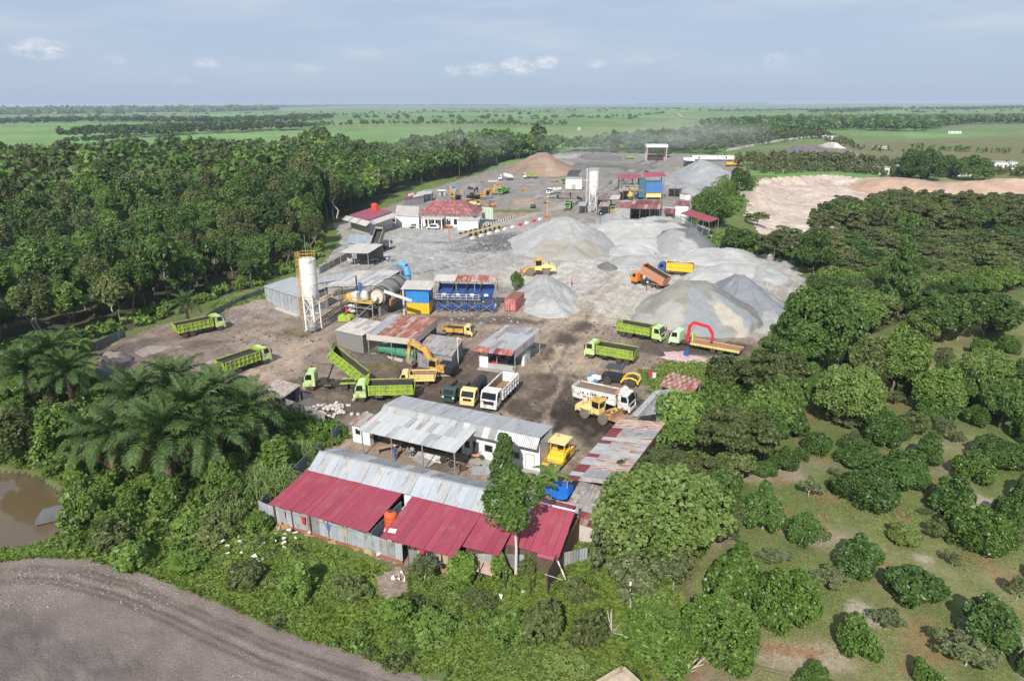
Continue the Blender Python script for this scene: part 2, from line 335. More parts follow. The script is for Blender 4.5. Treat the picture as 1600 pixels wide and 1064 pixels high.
# colour patches on the yard: (px, py, rx, ry, colour, strength)
GRAVEL = (.32, .305, .285); PALE = (.41, .39, .365); DIRT = (.31, .255, .205); BROWN = (.155, .118, .092); MUD = (.045, .037, .031); TAN = (.40, .335, .27); DKGR = (.15, .145, .14)
PATCH = [
 (300,545,190,45,(.2,.165,.14),1),(330,500,80,25,(.225,.19,.165),.9),(450,560,75,28,(.36,.295,.24),.9),(400,530,60,20,(.30,.25,.21),.7),(415,600,40,10,(.24,.20,.17),.7),(200,560,60,25,(.19,.155,.135),.9),
 (650,590,170,45,BROWN,1),(590,565,70,22,BROWN,.9),(560,640,150,35,(.20,.165,.135),1),(700,640,120,25,(.15,.12,.10),.9),(740,600,60,30,BROWN,.9),(530,550,45,22,(.13,.105,.09),.7),
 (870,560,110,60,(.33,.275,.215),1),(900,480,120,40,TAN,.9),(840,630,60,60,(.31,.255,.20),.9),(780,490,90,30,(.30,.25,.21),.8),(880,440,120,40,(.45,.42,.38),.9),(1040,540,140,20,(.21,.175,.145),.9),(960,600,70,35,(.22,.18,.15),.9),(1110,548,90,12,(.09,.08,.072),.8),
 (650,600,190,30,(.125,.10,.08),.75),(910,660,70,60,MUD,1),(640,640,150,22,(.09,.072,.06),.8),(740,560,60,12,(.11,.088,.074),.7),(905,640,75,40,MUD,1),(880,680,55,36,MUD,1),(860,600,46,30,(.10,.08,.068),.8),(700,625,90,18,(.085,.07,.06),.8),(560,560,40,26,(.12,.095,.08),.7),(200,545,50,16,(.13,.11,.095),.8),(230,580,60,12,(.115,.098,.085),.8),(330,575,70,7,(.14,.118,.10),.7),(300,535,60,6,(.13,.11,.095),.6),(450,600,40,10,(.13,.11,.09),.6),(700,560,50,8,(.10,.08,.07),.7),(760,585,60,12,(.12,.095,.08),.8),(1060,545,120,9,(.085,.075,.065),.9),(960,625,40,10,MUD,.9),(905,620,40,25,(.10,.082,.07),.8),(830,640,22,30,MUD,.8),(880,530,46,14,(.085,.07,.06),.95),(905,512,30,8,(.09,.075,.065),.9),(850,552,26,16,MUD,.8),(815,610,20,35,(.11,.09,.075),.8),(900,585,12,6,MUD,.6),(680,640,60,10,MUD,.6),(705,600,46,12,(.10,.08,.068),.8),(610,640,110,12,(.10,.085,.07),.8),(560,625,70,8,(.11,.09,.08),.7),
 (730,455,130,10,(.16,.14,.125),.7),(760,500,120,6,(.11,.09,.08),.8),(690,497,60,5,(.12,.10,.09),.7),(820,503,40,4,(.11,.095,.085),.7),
 (800,725,60,40,(.33,.265,.21),1),(650,715,100,25,(.16,.13,.11),.8),(890,700,50,30,(.28,.235,.19),.7),
 (700,390,120,60,(.36,.345,.33),1),(660,430,70,30,(.33,.315,.30),.8),(790,375,70,12,(.115,.11,.105),.85),(760,388,50,7,(.10,.095,.09),.8),(700,380,40,3,(.13,.125,.12),.6),(630,455,35,16,(.22,.2,.18),.6),
 (1050,470,170,40,PALE,.9),(1120,420,130,40,(.42,.415,.40),.9),(980,430,70,40,(.44,.43,.41),.8),(960,480,60,22,(.44,.43,.40),.8),(1170,510,70,22,(.40,.39,.37),.9),(920,420,70,20,(.46,.44,.41),.8),(1060,352,60,18,(.43,.42,.41),1),
 (830,290,90,20,(.27,.245,.225),.9),(760,300,70,15,(.22,.20,.19),.8),(900,300,50,25,(.27,.22,.19),.8),(860,330,80,10,(.29,.245,.21),.8),(800,335,60,8,(.33,.20,.13),.6),(990,252,90,8,(.25,.23,.21),.9),(920,262,70,9,(.17,.16,.155),.8),(880,275,60,6,(.2,.18,.165),.8),(1080,290,60,20,(.33,.325,.315),.9),(1000,340,70,12,(.27,.26,.25),.8),(840,355,60,8,(.36,.31,.26),.6),
 (700,310,120,14,(.24,.22,.205),.7),(860,245,60,4,(.42,.42,.42),.7),
]
GRASSBLOB = [(385,470,60,9,(.085,.13,.035),.95),(440,455,30,6,(.08,.13,.03),.9),(620,660,30,9,(.12,.12,.05),.4),(600,570,34,9,(.14,.135,.06),.7),(455,520,22,10,(.16,.15,.07),.6),(800,330,70,3,(.11,.15,.05),.8),(300,490,40,12,(.085,.13,.04),.8),(975,262,50,4,(.10,.16,.05),.8),(600,640,20,6,(.13,.13,.06),.4),(715,600,10,5,(.13,.13,.06),.3)]
STROKES = [  # tracks and belts of another soil: (points, width m, colour, strength)
 ([(790,600),(840,540),(930,470),(960,430),(930,390)],3.0,(.40,.34,.275),.5),([(760,640),(840,560),(930,470),(1000,420)],1.2,(.27,.225,.18),.5),([(830,700),(850,640),(905,560),(945,490)],1.1,(.30,.245,.195),.7),([(800,700),(830,640),(880,560),(930,480)],.8,(.10,.082,.07),.6),([(600,655),(700,600),(800,560)],.8,(.085,.07,.06),.6),([(420,610),(520,575),(600,560)],.8,(.12,.10,.085),.6),([(250,560),(330,540),(430,520),(480,530)],.7,(.12,.10,.085),.6),([(260,530),(360,522),(450,500)],.6,(.14,.115,.10),.5),([(880,480),(950,440),(1000,400)],.7,(.27,.25,.23),.5),([(700,470),(800,450),(900,400),(960,380)],1.2,(.27,.255,.235),.5),([(640,400),(740,380),(840,340)],1.4,(.24,.23,.215),.5),([(760,330),(850,300),(900,270)],1.6,(.20,.175,.155),.5),
 ([(250,540),(350,520),(480,540),(560,560)],2.2,(.30,.255,.215),.55),([(300,575),(420,545),(520,520)],1.6,(.33,.28,.235),.5),([(500,610),(600,650),(720,650),(850,640)],1.2,(.11,.09,.075),.6),
 ([(645,430),(740,408),(800,380),(860,362),(930,345)],.9,(.10,.097,.09),.75),([(612,440),(660,424),(690,420)],.7,(.12,.115,.11),.7),
 ([(700,376),(780,350),(870,325),(960,285),(1010,250)],4.5,(.40,.37,.335),.75),([(880,330),(950,290),(985,262),(1020,245)],2.2,(.07,.068,.066),.9),([(905,328),(975,288),(1000,268),(1035,246)],1.5,(.085,.082,.08),.9),
 ([(560,590),(480,570),(420,560)],1.0,(.22,.18,.15),.5),([(930,560),(1000,580),(1060,560)],1.2,(.25,.21,.175),.4),([(690,560),(740,600),(800,640)],1.4,(.11,.09,.075),.5),
]
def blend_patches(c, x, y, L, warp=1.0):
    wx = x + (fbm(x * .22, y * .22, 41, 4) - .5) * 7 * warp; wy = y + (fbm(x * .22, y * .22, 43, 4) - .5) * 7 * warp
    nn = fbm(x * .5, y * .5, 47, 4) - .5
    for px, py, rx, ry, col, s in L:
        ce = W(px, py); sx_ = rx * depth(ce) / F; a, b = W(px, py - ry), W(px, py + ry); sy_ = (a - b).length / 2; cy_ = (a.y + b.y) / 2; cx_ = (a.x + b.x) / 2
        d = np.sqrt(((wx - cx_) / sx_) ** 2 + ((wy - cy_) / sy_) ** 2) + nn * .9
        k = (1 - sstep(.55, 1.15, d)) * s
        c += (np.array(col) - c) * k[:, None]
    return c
def ground_colours(reg, x, y):
    c = np.zeros((len(x), 3)); n1 = fbm(x * .08, y * .08, 51, 4); n2 = fbm(x * .5, y * .5, 52, 4); n3 = fbm(x * .02, y * .02, 53, 3)
    def mix(a, b, k): return np.array(a) + (np.array(b) - np.array(a)) * np.clip(k, 0, 1)[:, None]
    gr = mix((.105, .165, .036), (.175, .20, .07), (n1 - .3) * 1.6); gr = mix(np.zeros(3), (1, 1, 1), np.ones(len(x))) * gr
    gr = gr + (np.array((.23, .18, .13)) - gr) * np.clip((n2 - .58) * 4, 0, .8)[:, None]
    if reg == 'grassland': c = gr
    elif reg == 'forest_floor': c = mix((.05, .06, .025), (.10, .085, .05), (n2 - .3) * 2)
    elif reg == 'orchard_ground':
        c = mix((.115, .150, .042), (.20, .195, .085), (n1 - .34) * 3); bare = np.clip((fbm(x * .16, y * .16, 58, 4) - .54) * 6, 0, 1)
        c = c + (np.array((.29, .225, .165)) - c) * (bare * np.clip(.45 + (n2 - .4) * 3, 0, 1))[:, None]
        red = np.clip((fbm(x * .3, y * .3, 59, 3) - .66) * 8, 0, .5); c = c + (np.array((.26, .14, .08)) - c) * red[:, None]
        c = blend_patches(c, x, y, [(1345,955,40,24,(.40,.33,.27),.9),(1260,1020,70,30,(.36,.28,.22),.8),(1590,1020,40,40,(.38,.32,.26),.8),(1535,790,36,14,(.40,.34,.27),.8),(1280,845,50,14,(.30,.25,.19),.5),(1440,865,26,8,(.40,.34,.28),.6),(1210,1005,60,10,(.27,.14,.08),.8),(1180,720,30,30,(.25,.20,.14),.5),(1500,690,60,12,(.28,.22,.15),.4)], .6)
    elif reg == 'ploughed_field':
        c = mix((.165, .137, .124), (.24, .202, .184), (n2 - .3) * 2); fd = sdist(FIELD, x, y)
        e = (1 - sstep(5.5, 9, fd)); c = c + (np.array((.295, .240, .208)) - c) * (e * .75 * (.5 + n2))[:, None]
        for o in (1.3, 2.0, 2.9, 3.6): k = np.exp(-((fd - o - (fbm(x * .12, y * .12, 61, 2) - .5) * .35) / .20) ** 2) * np.clip(fbm(x * .5, y * .5, 66, 3) * 2 - .1, 0, 1) * .6; c = c + (np.array((.075, .06, .054)) - c) * k[:, None]  # dark rut lines: shading of the wheel grooves put into the soil colour
    elif reg == 'pond_bed': c = mix((.05, .045, .022), (.09, .07, .04), n2)
    elif reg == 'quarry_floor':
        c = mix((.46, .365, .30), (.60, .50, .43), (n1 - .25) * 2); c = c + (np.array((.42, .26, .17)) - c) * (np.clip((n2 - .5) * 3, 0, .7) * sstep(110, 150, x) + 0)[:, None]
        c = c + (np.array((.24, .19, .15)) - c) * np.clip((fbm(x * .25, y * .8, 63, 4) - .6) * 5, 0, .7)[:, None]
    elif reg == 'sugarcane_field':
        c = mix((.105, .185, .055), (.15, .235, .08), (n3 - .3) * 2.2)
        # field blocks, each its own green
        bx, by = np.floor((x + .35 * y + 900) / 330), np.floor((y - .2 * x) / 420); hh = _hash(bx, by, 5); c = c * (.88 + .42 * hh)[:, None]; gx = np.abs((y - .2 * x) / 420 - np.round((y - .2 * x) / 420)); c = c + (np.array((.20, .16, .09)) - c) * (gx < .016)[:, None] * .6
        c = c + (np.array((.17, .17, .075)) - c) * (_hash(bx, by, 9) > .8)[:, None] * .45
        rows = .93 + .14 * fbm(x * .35 + y * .05, y * .012, 71, 3); c = c * rows[:, None]
        c = c + (np.array((.15, .135, .065)) - c) * sstep(-20, 20, sdist(DRYF, x, y))[:, None] * .8
    elif reg == 'yard':
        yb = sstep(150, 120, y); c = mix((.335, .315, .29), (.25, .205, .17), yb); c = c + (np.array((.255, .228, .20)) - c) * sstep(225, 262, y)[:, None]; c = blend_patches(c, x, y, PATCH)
        for pts, w, col, s in STROKES:
            d = dist_poly(poly_w(pts), x + (n1 - .5) * 6, y + (n1 - .5) * 6, False) / w + (n2 - .5) * .9
            c += (np.array(col) - c) * ((1 - sstep(.25, .6, d)) * s)[:, None]
        # wheel tracks: thin paired lines along curved paths
        c = blend_patches(c, x, y, GRASSBLOB, .7)
        c = c * (.72 + .56 * n2)[:, None] * (.86 + .28 * fbm(x * 1.3, y * .5, 57, 4))[:, None]; wr = sstep(190, 130, y)[:, None]; c = c * (1 - .04 * wr) * (1 + wr * np.array((.07, 0, -.07)))
    return np.clip(c, .01, .9)

def build_ground():
    rs = [14.]
    while rs[-1] < 16000:
        r = rs[-1]; rs.append(r * (1.0085 if r < 140 else 1.0095 if r < 340 else 1.0075 if r < 560 else 1.06))
    rs = np.array(rs)
    a_in = np.linspace(-R(44), R(44), 480); a_out = np.linspace(R(45), 2 * math.pi - R(45), 60)[1:-1]
    an = np.concatenate([a_in, a_out]); nA, nR = len(an), len(rs)
    A, RR = np.meshgrid(an, rs); X = (RR * np.sin(A)).ravel(); Y = (RR * np.cos(A)).ravel(); Z = height(X, Y)
    idx = np.arange(nR * nA).reshape(nR, nA); nx = np.roll(idx, -1, axis=1)
    Q = np.stack([idx[:-1], idx[1:], nx[1:], nx[:-1]], -1).reshape(-1, 4)
    X0 = X[idx[0]]; Y0 = Y[idx[0]]
    fx = X[Q].mean(1); fy = Y[Q].mean(1); wob = lambda s: (fbm(fx * .5, fy * .5, s, 3) - .5) * 3
    px_, py_ = fx + wob(81), fy + wob(83)
    reg = np.zeros(len(Q), int); names = ['grassland', 'sugarcane_field', 'forest_floor', 'orchard_ground', 'quarry_floor', 'yard', 'ploughed_field', 'pond_bed']
    rr = np.hypot(fx, fy); reg[rr > 430] = 1; reg[(rr > 300) & (fx < -60)] = 1
    reg[inside(WOODL, fx, fy) | inside(ACACIA, fx, fy) | inside(THICK, fx, fy)] = 2
    for cpoly in CLEAR: reg[inside(cpoly, fx, fy)] = 0
    reg[inside(ORCH, px_, py_)] = 3; reg[inside(QUARRY, px_, py_)] = 4
    reg[inside(YARD, px_, py_)] = 5; reg[inside(GRASSPATCH, px_, py_)] = 0
    for bp_ in BARE: reg[inside(bp_, px_, py_)] = 5
    reg[sdist(FIELD, fx, fy) > (fbm(fx * 1.2, fy * 1.2, 85, 3) - .5) * 1.0] = 6; reg[sdist(POND, fx, fy) > -.5] = 7
    ms = {'grassland': ground_mat('grassy_ground', a3=.35, bump=.8), 'sugarcane_field': ground_mat('cane_field', f1=.004, f2=.09, f3=.9, a1=.1, a2=.16, a3=.2, bump=.0), 'forest_floor': ground_mat('forest_soil'),
          'orchard_ground': ground_mat('orchard_soil', f1=.3, f2=2., f3=9, a2=.2, a3=.32, bump=.6), 'quarry_floor': ground_mat('quarry_clay', f1=.08, f2=.5, f3=3), 'yard': ground_mat('yard_soil', f1=.35, f2=1.5, f3=5., a1=.14, a2=.24, a3=.20, bump=.7, streaks=((64, .17), (96, .10))),
          'ploughed_field': ground_mat('ploughed_soil', f1=.4, f2=3.5, f3=11, a1=.08, a2=.15, a3=.24, bump=1., bdist=.16), 'pond_bed': ground_mat('pond_mud')}
    for k, nm in enumerate(names):
        q = Q[reg == k]
        if not len(q): continue
        u, inv = np.unique(q, return_inverse=True); q2 = inv.reshape(q.shape)
        col = ground_colours(nm, X[u], Y[u])
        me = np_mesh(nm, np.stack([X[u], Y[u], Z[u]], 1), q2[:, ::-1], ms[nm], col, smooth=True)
        tag(link(nm, me), kind='structure')
    # ground under the drone: closes the hole of the polar sheet
    n = nA; me = bpy.data.meshes.new('ground'); vs = [(X[i], Y[i], Z[i]) for i in idx[0]]
    me.from_pydata(vs, [], [tuple(range(n))[::-1]]); me.materials.append(mat('bare_soil', (.18, .15, .14), .95)); tag(link('ground', me), kind='structure')
    d_ = MB(); d_.add([(p[0], p[1], .16) for p in poly_w([(446,704),(470,696),(506,694),(524,702),(500,714),(468,722)])], [tuple(range(6))]); tag(d_.obj('ditch_water', mat('ditch_mud_water', (.085, .065, .04), .12, var=.1)), kind='structure')
    # pond water
    w = MB(); w.add([(p[0], p[1], -.62) for p in poly_w([(-320,690),(0,712),(60,728),(110,752),(135,790),(135,820),(80,860),(0,885),(-320,935)])], [tuple(range(9))])
    m = bpy.data.materials.new('brown_water'); t, b, N = _nodes(m); b.inputs['Base Color'].default_value = (.115, .082, .042, 1); b.inputs['Roughness'].default_value = .08; b.inputs['Specular IOR Level'].default_value = .6
    nzz = N('ShaderNodeTexNoise'); nzz.inputs['Scale'].default_value = 1.2; bp = N('ShaderNodeBump'); bp.inputs['Strength'].default_value = .06; t.links.new(nzz.outputs[0], bp.inputs['Height']); t.links.new(bp.outputs[0], b.inputs['Normal'])
    tag(w.obj('pond_water', m), kind='structure')
build_ground()
# ------------------------------------------------------------------ vegetation
def leaf_quads(P, Nn, size, rng, aspect=1.5, fold=.25):
    """one folded leaf (quad) per point: P positions, Nn normals, size array"""
    n = len(P); t = rng.normal(size=(n, 3)); t -= Nn * (t * Nn).sum(1, keepdims=True); t /= np.linalg.norm(t, axis=1, keepdims=True) + 1e-9
    b = np.cross(Nn, t); s = size[:, None]
    A = P - t * s * aspect * .5; C = P + t * s * aspect * .5 - Nn * s * fold; B = P + b * s * .5 + Nn * s * .05; D = P - b * s * .5 + Nn * s * .05
    v = np.stack([A, B, C, D], 1).reshape(-1, 3); q = np.arange(n * 4).reshape(n, 4)
    return v, q
def unit(v): return v / (np.linalg.norm(v, axis=1, keepdims=True) + 1e-9)
def crown_points(rng, n, shape, nb):
    """points + outward normals of a lumpy crown of radius 1 and height 0..h"""
    d = unit(rng.normal(size=(nb, 3)))
    if shape == 'round':
        d[:, 2] = np.abs(d[:, 2]) * 1.15 - .30; k = rng.uniform(.5, .82, (nb, 1)); c = d * k * np.array([1, 1, .85]); c[:, 2] += .78; rb = rng.uniform(.26, .44, nb); flat = 1.
    elif shape == 'dome':
        d[:, 2] = np.abs(d[:, 2]); k = rng.uniform(.35, .72, (nb, 1)); c = d * k * np.array([1, 1, 1.0]); c[:, 2] += .30; rb = rng.uniform(.28, .42, nb); flat = 1.
    elif shape == 'tall':
        z = rng.uniform(0, 1, nb) ** .8; a = rng.uniform(0, 2 * np.pi, nb); r = (.62 - .48 * z) * rng.uniform(.6, 1, nb); c = np.stack([r * np.cos(a), r * np.sin(a), .3 + z * 1.75], 1); rb = rng.uniform(.22, .36, nb) * (1.15 - .5 * z); flat = 1.
    elif shape == 'layer':
        a = rng.uniform(0, 2 * np.pi, nb); r = np.sqrt(rng.uniform(0, 1, nb)) * .85; c = np.stack([r * np.cos(a), r * np.sin(a), 1.05 - .5 * r ** 1.5 + rng.uniform(-.28, .08, nb)], 1); rb = rng.uniform(.22, .40, nb); flat = .34
    elif shape == 'airy':
        d[:, 2] = np.abs(d[:, 2]) - .1; k = rng.uniform(.3, .85, (nb, 1)); c = d * k; c[:, 2] += .62; rb = rng.uniform(.16, .30, nb); flat = .9
    rb = rb * (15 / max(nb, 15)) ** .38
    j = rng.integers(0, nb, n * 2); dd = unit(rng.normal(size=(n * 2, 3)) + np.array([0, 0, .35]))
    rad = rb[j] * (.62 + .42 * np.sqrt(rng.uniform(0, 1, n * 2)))
    P = c[j] + dd * rad[:, None] * np.array([1, 1, flat])
    dist = np.linalg.norm((P[:, None, :] - c[None]) / np.array([1, 1, flat]), axis=2) / rb[None]
    dist[np.arange(len(j)), j] = 9
    keep = (dist.min(1) > .72) & (P[:, 2] > .06)
    P, dd = P[keep][:n], dd[keep][:n]
    # uneven outline: lobes and hollows
    ctr = np.array([0, 0, P[:, 2].mean()]); dr = unit(P - ctr); f = np.ones(len(P))
    for _ in range(7): w_ = unit(rng.normal(size=(1, 3)))[0]; f += rng.uniform(-.24, .30) * np.clip(dr @ w_, 0, 1) ** 4
    P = ctr + (P - ctr) * f[:, None]; P[:, 2] = np.maximum(P[:, 2], .04)
    nn = dd * np.array([1, 1, 1 / flat if flat < 1 else 1]) * .75 + rng.normal(size=P.shape) * .6 + np.array([0, 0, .35])
    return P, unit(nn), c, rb
def crown_mesh(name, seed, shape, n, leaf, m, nb=14, R_=4.0, zs=1.):
    """crown mesh in metres for radius R_; leaf = leaf length in metres"""
    rng = np.random.default_rng(seed); P, Nn, c, rb = crown_points(rng, n, shape, nb)
    c = c * np.array([1, 1, zs]); v, q = leaf_quads(P * R_ * np.array([1, 1, zs]), Nn, leaf * rng.uniform(.6, 1.35, len(P)), rng)
    me = np_mesh(name, v, q, m); return me, c * R_
def trunk_mesh(name, seed, centres, r, R_, base=0., top=.8, m=None, nl=6):
    rr = random.Random(seed); mb = MB(); zt = R_ * top
    p = [Vector((0, 0, base - .3))]; k = 4
    for i in range(1, k + 1): p.append(Vector((rr.uniform(-.05, .05) * R_, rr.uniform(-.05, .05) * R_, base + (zt - base) * i / k)))
    mb.tube(p, r, 6, r * .45)
    cs = sorted(centres.tolist(), key=lambda c: -(c[0] ** 2 + c[1] ** 2))[:nl]
    for c in cs:
        c = Vector(c); i = 2 if c.z < zt else 3; s = p[i]; mid = s.lerp(c, .55) + Vector((0, 0, -.06 * R_))
        mb.tube([s, mid, c], r * .42, 4, r * .14)
    return mb.mesh(name, m)

BARK = mat('grey_bark', (.17, .145, .115), .9, scale=3, var=.35); PALEBARK = mat('pale_bark', (.42, .39, .33), .85, scale=3, var=.25); BRBARK = mat('brown_bark', (.12, .085, .06), .9, var=.3)
LM = dict(
 forest=leaf_mat('forest_leaves', (.044, .090, .020), (.112, .180, .042), objv=.32), olive=leaf_mat('olive_leaves', (.072, .10, .03), (.155, .178, .06), objv=.25), bright=leaf_mat('bright_leaves', (.088, .158, .026), (.175, .255, .058), objv=.2),
 citrus=leaf_mat('citrus_leaves', (.032, .074, .014), (.088, .152, .032), trans=.14, rough=.45, objv=.22, spec=.35), citrusb=leaf_mat('young_citrus_leaves', (.055, .112, .018), (.125, .20, .036), objv=.2, rough=.42), yellow=leaf_mat('yellow_green_leaves', (.098, .145, .032), (.19, .235, .062), objv=.16),
 lightyellow=leaf_mat('light_yellow_green_leaves', (.105, .175, .034), (.205, .275, .074), objv=.05), sparse=leaf_mat('grey_green_leaves', (.10, .128, .052), (.175, .20, .09), objv=.2), palm=leaf_mat('palm_leaflets', (.040, .078, .020), (.090, .142, .040), trans=.18, rough=.55, objv=.2, spec=.22), dry=leaf_mat('dry_fronds', (.17, .11, .055), (.25, .17, .08), trans=.1),
 acacia=leaf_mat('acacia_leaves', (.082, .112, .036), (.165, .180, .068), objv=.26), grass=leaf_mat('grass_blades', (.145, .225, .036), (.25, .31, .075), trans=.38, objv=.1), reed=leaf_mat('reed_leaves', (.12, .20, .045), (.23, .29, .10), objv=.1), vine=leaf_mat('vine_leaves', (.085, .15, .022), (.155, .24, .045), objv=.15))
class Species:
    def tall(s, k):      # the same crown built 1.7 times as high, leaves kept in proportion
        if k not in s.t: nm, shape, n, leaf, m, nb, seed = s.a; s.t[k] = crown_mesh(nm + '_crown', seed + k * 11 + 1, shape, int(n * 1.4), leaf, m, nb, s.R, 1.7)
        return s.t[k]
    def __init__(s, nm, shape, n, leaf, m, R_, tr, tb=0., top=.8, bark=BARK, var=3, nb=14, seed=0, trunk_h=None):
        s.R = R_; s.v = []; s.a = (nm, shape, n, leaf, m, nb, seed); s.t = {}
        for k in range(var):
            cme, c = crown_mesh(nm + '_crown', seed + k * 11 + 1, shape, n, leaf, m, nb, R_); zs = np.empty(len(cme.vertices) * 3, np.float32); cme.vertices.foreach_get('co', zs); zs = zs.reshape(-1, 3)
            s.v.append((cme, trunk_mesh(nm + '_trunk', seed + k, c, tr, R_, 0, top, bark), np.percentile(zs[:, 2], 99.3), np.percentile(np.hypot(zs[:, 0], zs[:, 1]), 98), c, tr, bark, top))
SP = dict(
 forest=Species('forest', 'round', 2600, .42, LM['forest'], 3.6, .16, nb=24, var=5, seed=100), olive=Species('olive', 'round', 2600, .36, LM['olive'], 3.6, .15, nb=26, var=3, seed=200), bright=Species('bright', 'round', 2600, .36, LM['bright'], 3.6, .15, nb=26, var=3, seed=300),
 citrus=Species('citrus', 'dome', 5200, .18, LM['citrus'], 2.2, .09, nb=30, var=4, seed=400, bark=PALEBARK, top=.5), citrusb=Species('young', 'dome', 4600, .18, LM['citrusb'], 2.0, .08, nb=26, var=3, seed=500, bark=PALEBARK, top=.5), yellow=Species('yellow', 'dome', 20000, .19, LM['lightyellow'], 5.6, .16, nb=130, var=2, seed=600, top=.6),
 sparse=Species('sparse', 'airy', 1500, .14, LM['sparse'], 1.6, .05, nb=24, var=3, seed=700, bark=PALEBARK), cone=Species('cone', 'tall', 4200, .22, LM['forest'], 2.6, .14, nb=40, var=3, seed=800, top=1.6), acacia=Species('acacia', 'layer', 2800, .32, LM['acacia'], 3.8, .13, nb=34, var=4, seed=900, bark=BARK, top=.75),
 broad=Species('broad', 'round', 7000, .32, LM['forest'], 4.4, .2, nb=50, var=3, seed=1000), broadb=Species('broadb', 'dome', 7500, .26, LM['bright'], 3.8, .16, nb=60, var=2, seed=1100), bush=Species('bush', 'dome', 1500, .14, LM['bright'], 1.0, .04, nb=22, var=3, seed=1200, top=.4), bushd=Species('bushd', 'dome', 1500, .13, LM['olive'], 1.0, .04, nb=22, var=3, seed=1300, top=.4), vinebush=Species('vinebush', 'dome', 1400, .16, LM['vine'], 1.0, .04, nb=20, var=2, seed=1400, top=.4),
 yellows=Species('yellows', 'dome', 5200, .22, LM['yellow'], 3.0, .12, nb=40, var=3, seed=1600), broad_l=Species('broadl', 'dome', 15000, .27, LM['forest'], 6.5, .24, nb=110, var=2, seed=1700), bright_l=Species('brightl', 'round', 7000, .26, LM['bright'], 5.5, .2, nb=60, var=2, seed=1800), citrus_l=Species('citrusl', 'dome', 10000, .18, LM['citrus'], 3.6, .12, nb=60, var=3, seed=1900, bark=PALEBARK, top=.5), citrusb_l=Species('youngl', 'dome', 10000, .18, LM['citrusb'], 3.6, .12, nb=60, var=2, seed=2000, bark=PALEBARK, top=.5),
 olivebig=Species('olivebig', 'layer', 7000, .27, LM['olive'], 4.6, .18, nb=60, var=2, seed=1500))
_trunk_cache = {}
def plant_tree(sp, name, label, cat, x, y, rad, hgt, group=None, gap=0., seed=None, z=None, bark=None, crownname='crown'):
    """tree with crown radius rad and top at hgt; gap = height of the clear trunk"""
    sp = sp + '_l' if sp + '_l' in SP and rad > SP[sp].R * 1.3 else 'yellows' if sp == 'yellow' and rad < 4 else sp
    S = SP[sp]; k = rnd.randrange(len(S.v)); cme, tme, zt, ext, cc, tr, bk, top = S.v[k]
    z = hz(x, y) if z is None else z; t = thing(name, label, cat, (x, y, z), rnd.uniform(0, 6.28), group)
    sxy = rad / ext; sz = (hgt - gap) / zt; szc = sz
    if sz > 1.3 * sxy: cme, cc = S.tall(k); zt *= 1.7; szc = sz / 1.7; cc = cc / np.array([1, 1, 1.7])
    link(crownname, cme, t, (0, 0, gap), scale=(sxy * rnd.uniform(.93, 1.07), sxy * rnd.uniform(.93, 1.07), szc))
    if gap > .3:      # stretch the trunk: stem part below the crown plus limbs inside it
        key = (sp, k, round(gap * 2) / 2, round(sz, 1), round(sxy, 1), bark.name if bark else '')
        if key not in _trunk_cache:
            c2 = cc * np.array([sxy, sxy, sz]) + np.array([0, 0, gap]); _trunk_cache[key] = trunk_mesh(sp + '_trunk', k, c2, tr * max(1, (hgt / 9)), hgt, 0, min(.85, (gap + (hgt - gap) * .55) / hgt), bark or bk)
        link('trunk', _trunk_cache[key], t)
    else: link('trunk', tme, t, scale=(sxy, sxy, sz))
    return t
def fit_tree(sp, name, label, cat, x0, y0, x1, y1, group=None, gap=0., push=.75, bark=None):
    """tree whose crown fills a box measured on the photograph; base on the ground"""
    xc = (x0 + x1) / 2; fr = W(xc, y1); d = depth(fr); rad = (x1 - x0) / 2 * d / F
    if gap:      # y1 is the crown's lower edge; find the ground behind it
        for _ in range(8):
            a = math.atan((y1 - CY) / F) + PITCH; dist = (H - gap * .9) / math.tan(a); u = Vector((fr.x, fr.y, 0)).normalized(); c = u * (dist + rad * .85); rad = (x1 - x0) / 2 * depth(Vector((c.x, c.y, gap))) / F
    else:
        rad *= .96; u = Vector((fr.x, fr.y, 0)).normalized(); c = Vector((fr.x, fr.y, 0)) + u * rad; ph = math.atan2(H, math.hypot(c.x, c.y)); E = (y1 - y0) * d / F; rs = rad * math.sin(ph)
        return plant_tree(sp, name, label, cat, c.x, c.y, rad * (1 + rad / d * .5), 1.16 * max(math.sqrt(max((E - rs) ** 2 - rs ** 2, .01)) / math.cos(ph), rad * .6), group, 0, bark=bark)
    ph = math.atan2(H, math.hypot(c.x, c.y)); E = (y1 - y0) * depth(Vector((c.x, c.y, gap))) / F; rs = rad * math.sin(ph); top = gap + math.sqrt(max((E - rs) ** 2 - rs ** 2, .01)) / math.cos(ph)
    return plant_tree(sp, name, label, cat, c.x, c.y, rad, max(top, rad * .5), group, gap, bark=bark)

def scatter_pts(poly, spacing, seed, jitter=.45, xlim=(-30, 1640), rmax=1e9):
    rng = random.Random(seed); x0, y0 = poly.min(0); x1, y1 = poly.max(0); out = []
    j = 0; yv = y0
    while yv < y1:
        xv = x0 + (spacing / 2 if j % 2 else 0)
        while xv < x1:
            out.append((xv + rng.uniform(-jitter, jitter) * spacing, yv + rng.uniform(-jitter, jitter) * spacing)); xv += spacing
        yv += spacing * .87; j += 1
    a = np.array(out); a = a[inside(poly, a[:, 0], a[:, 1])]
    v = a[:, 1] * math.cos(PITCH) + H * math.sin(PITCH); px = 800 + a[:, 0] / v * F
    return a[(px > xlim[0]) & (px < xlim[1]) & (np.hypot(a[:, 0], a[:, 1]) < rmax)]

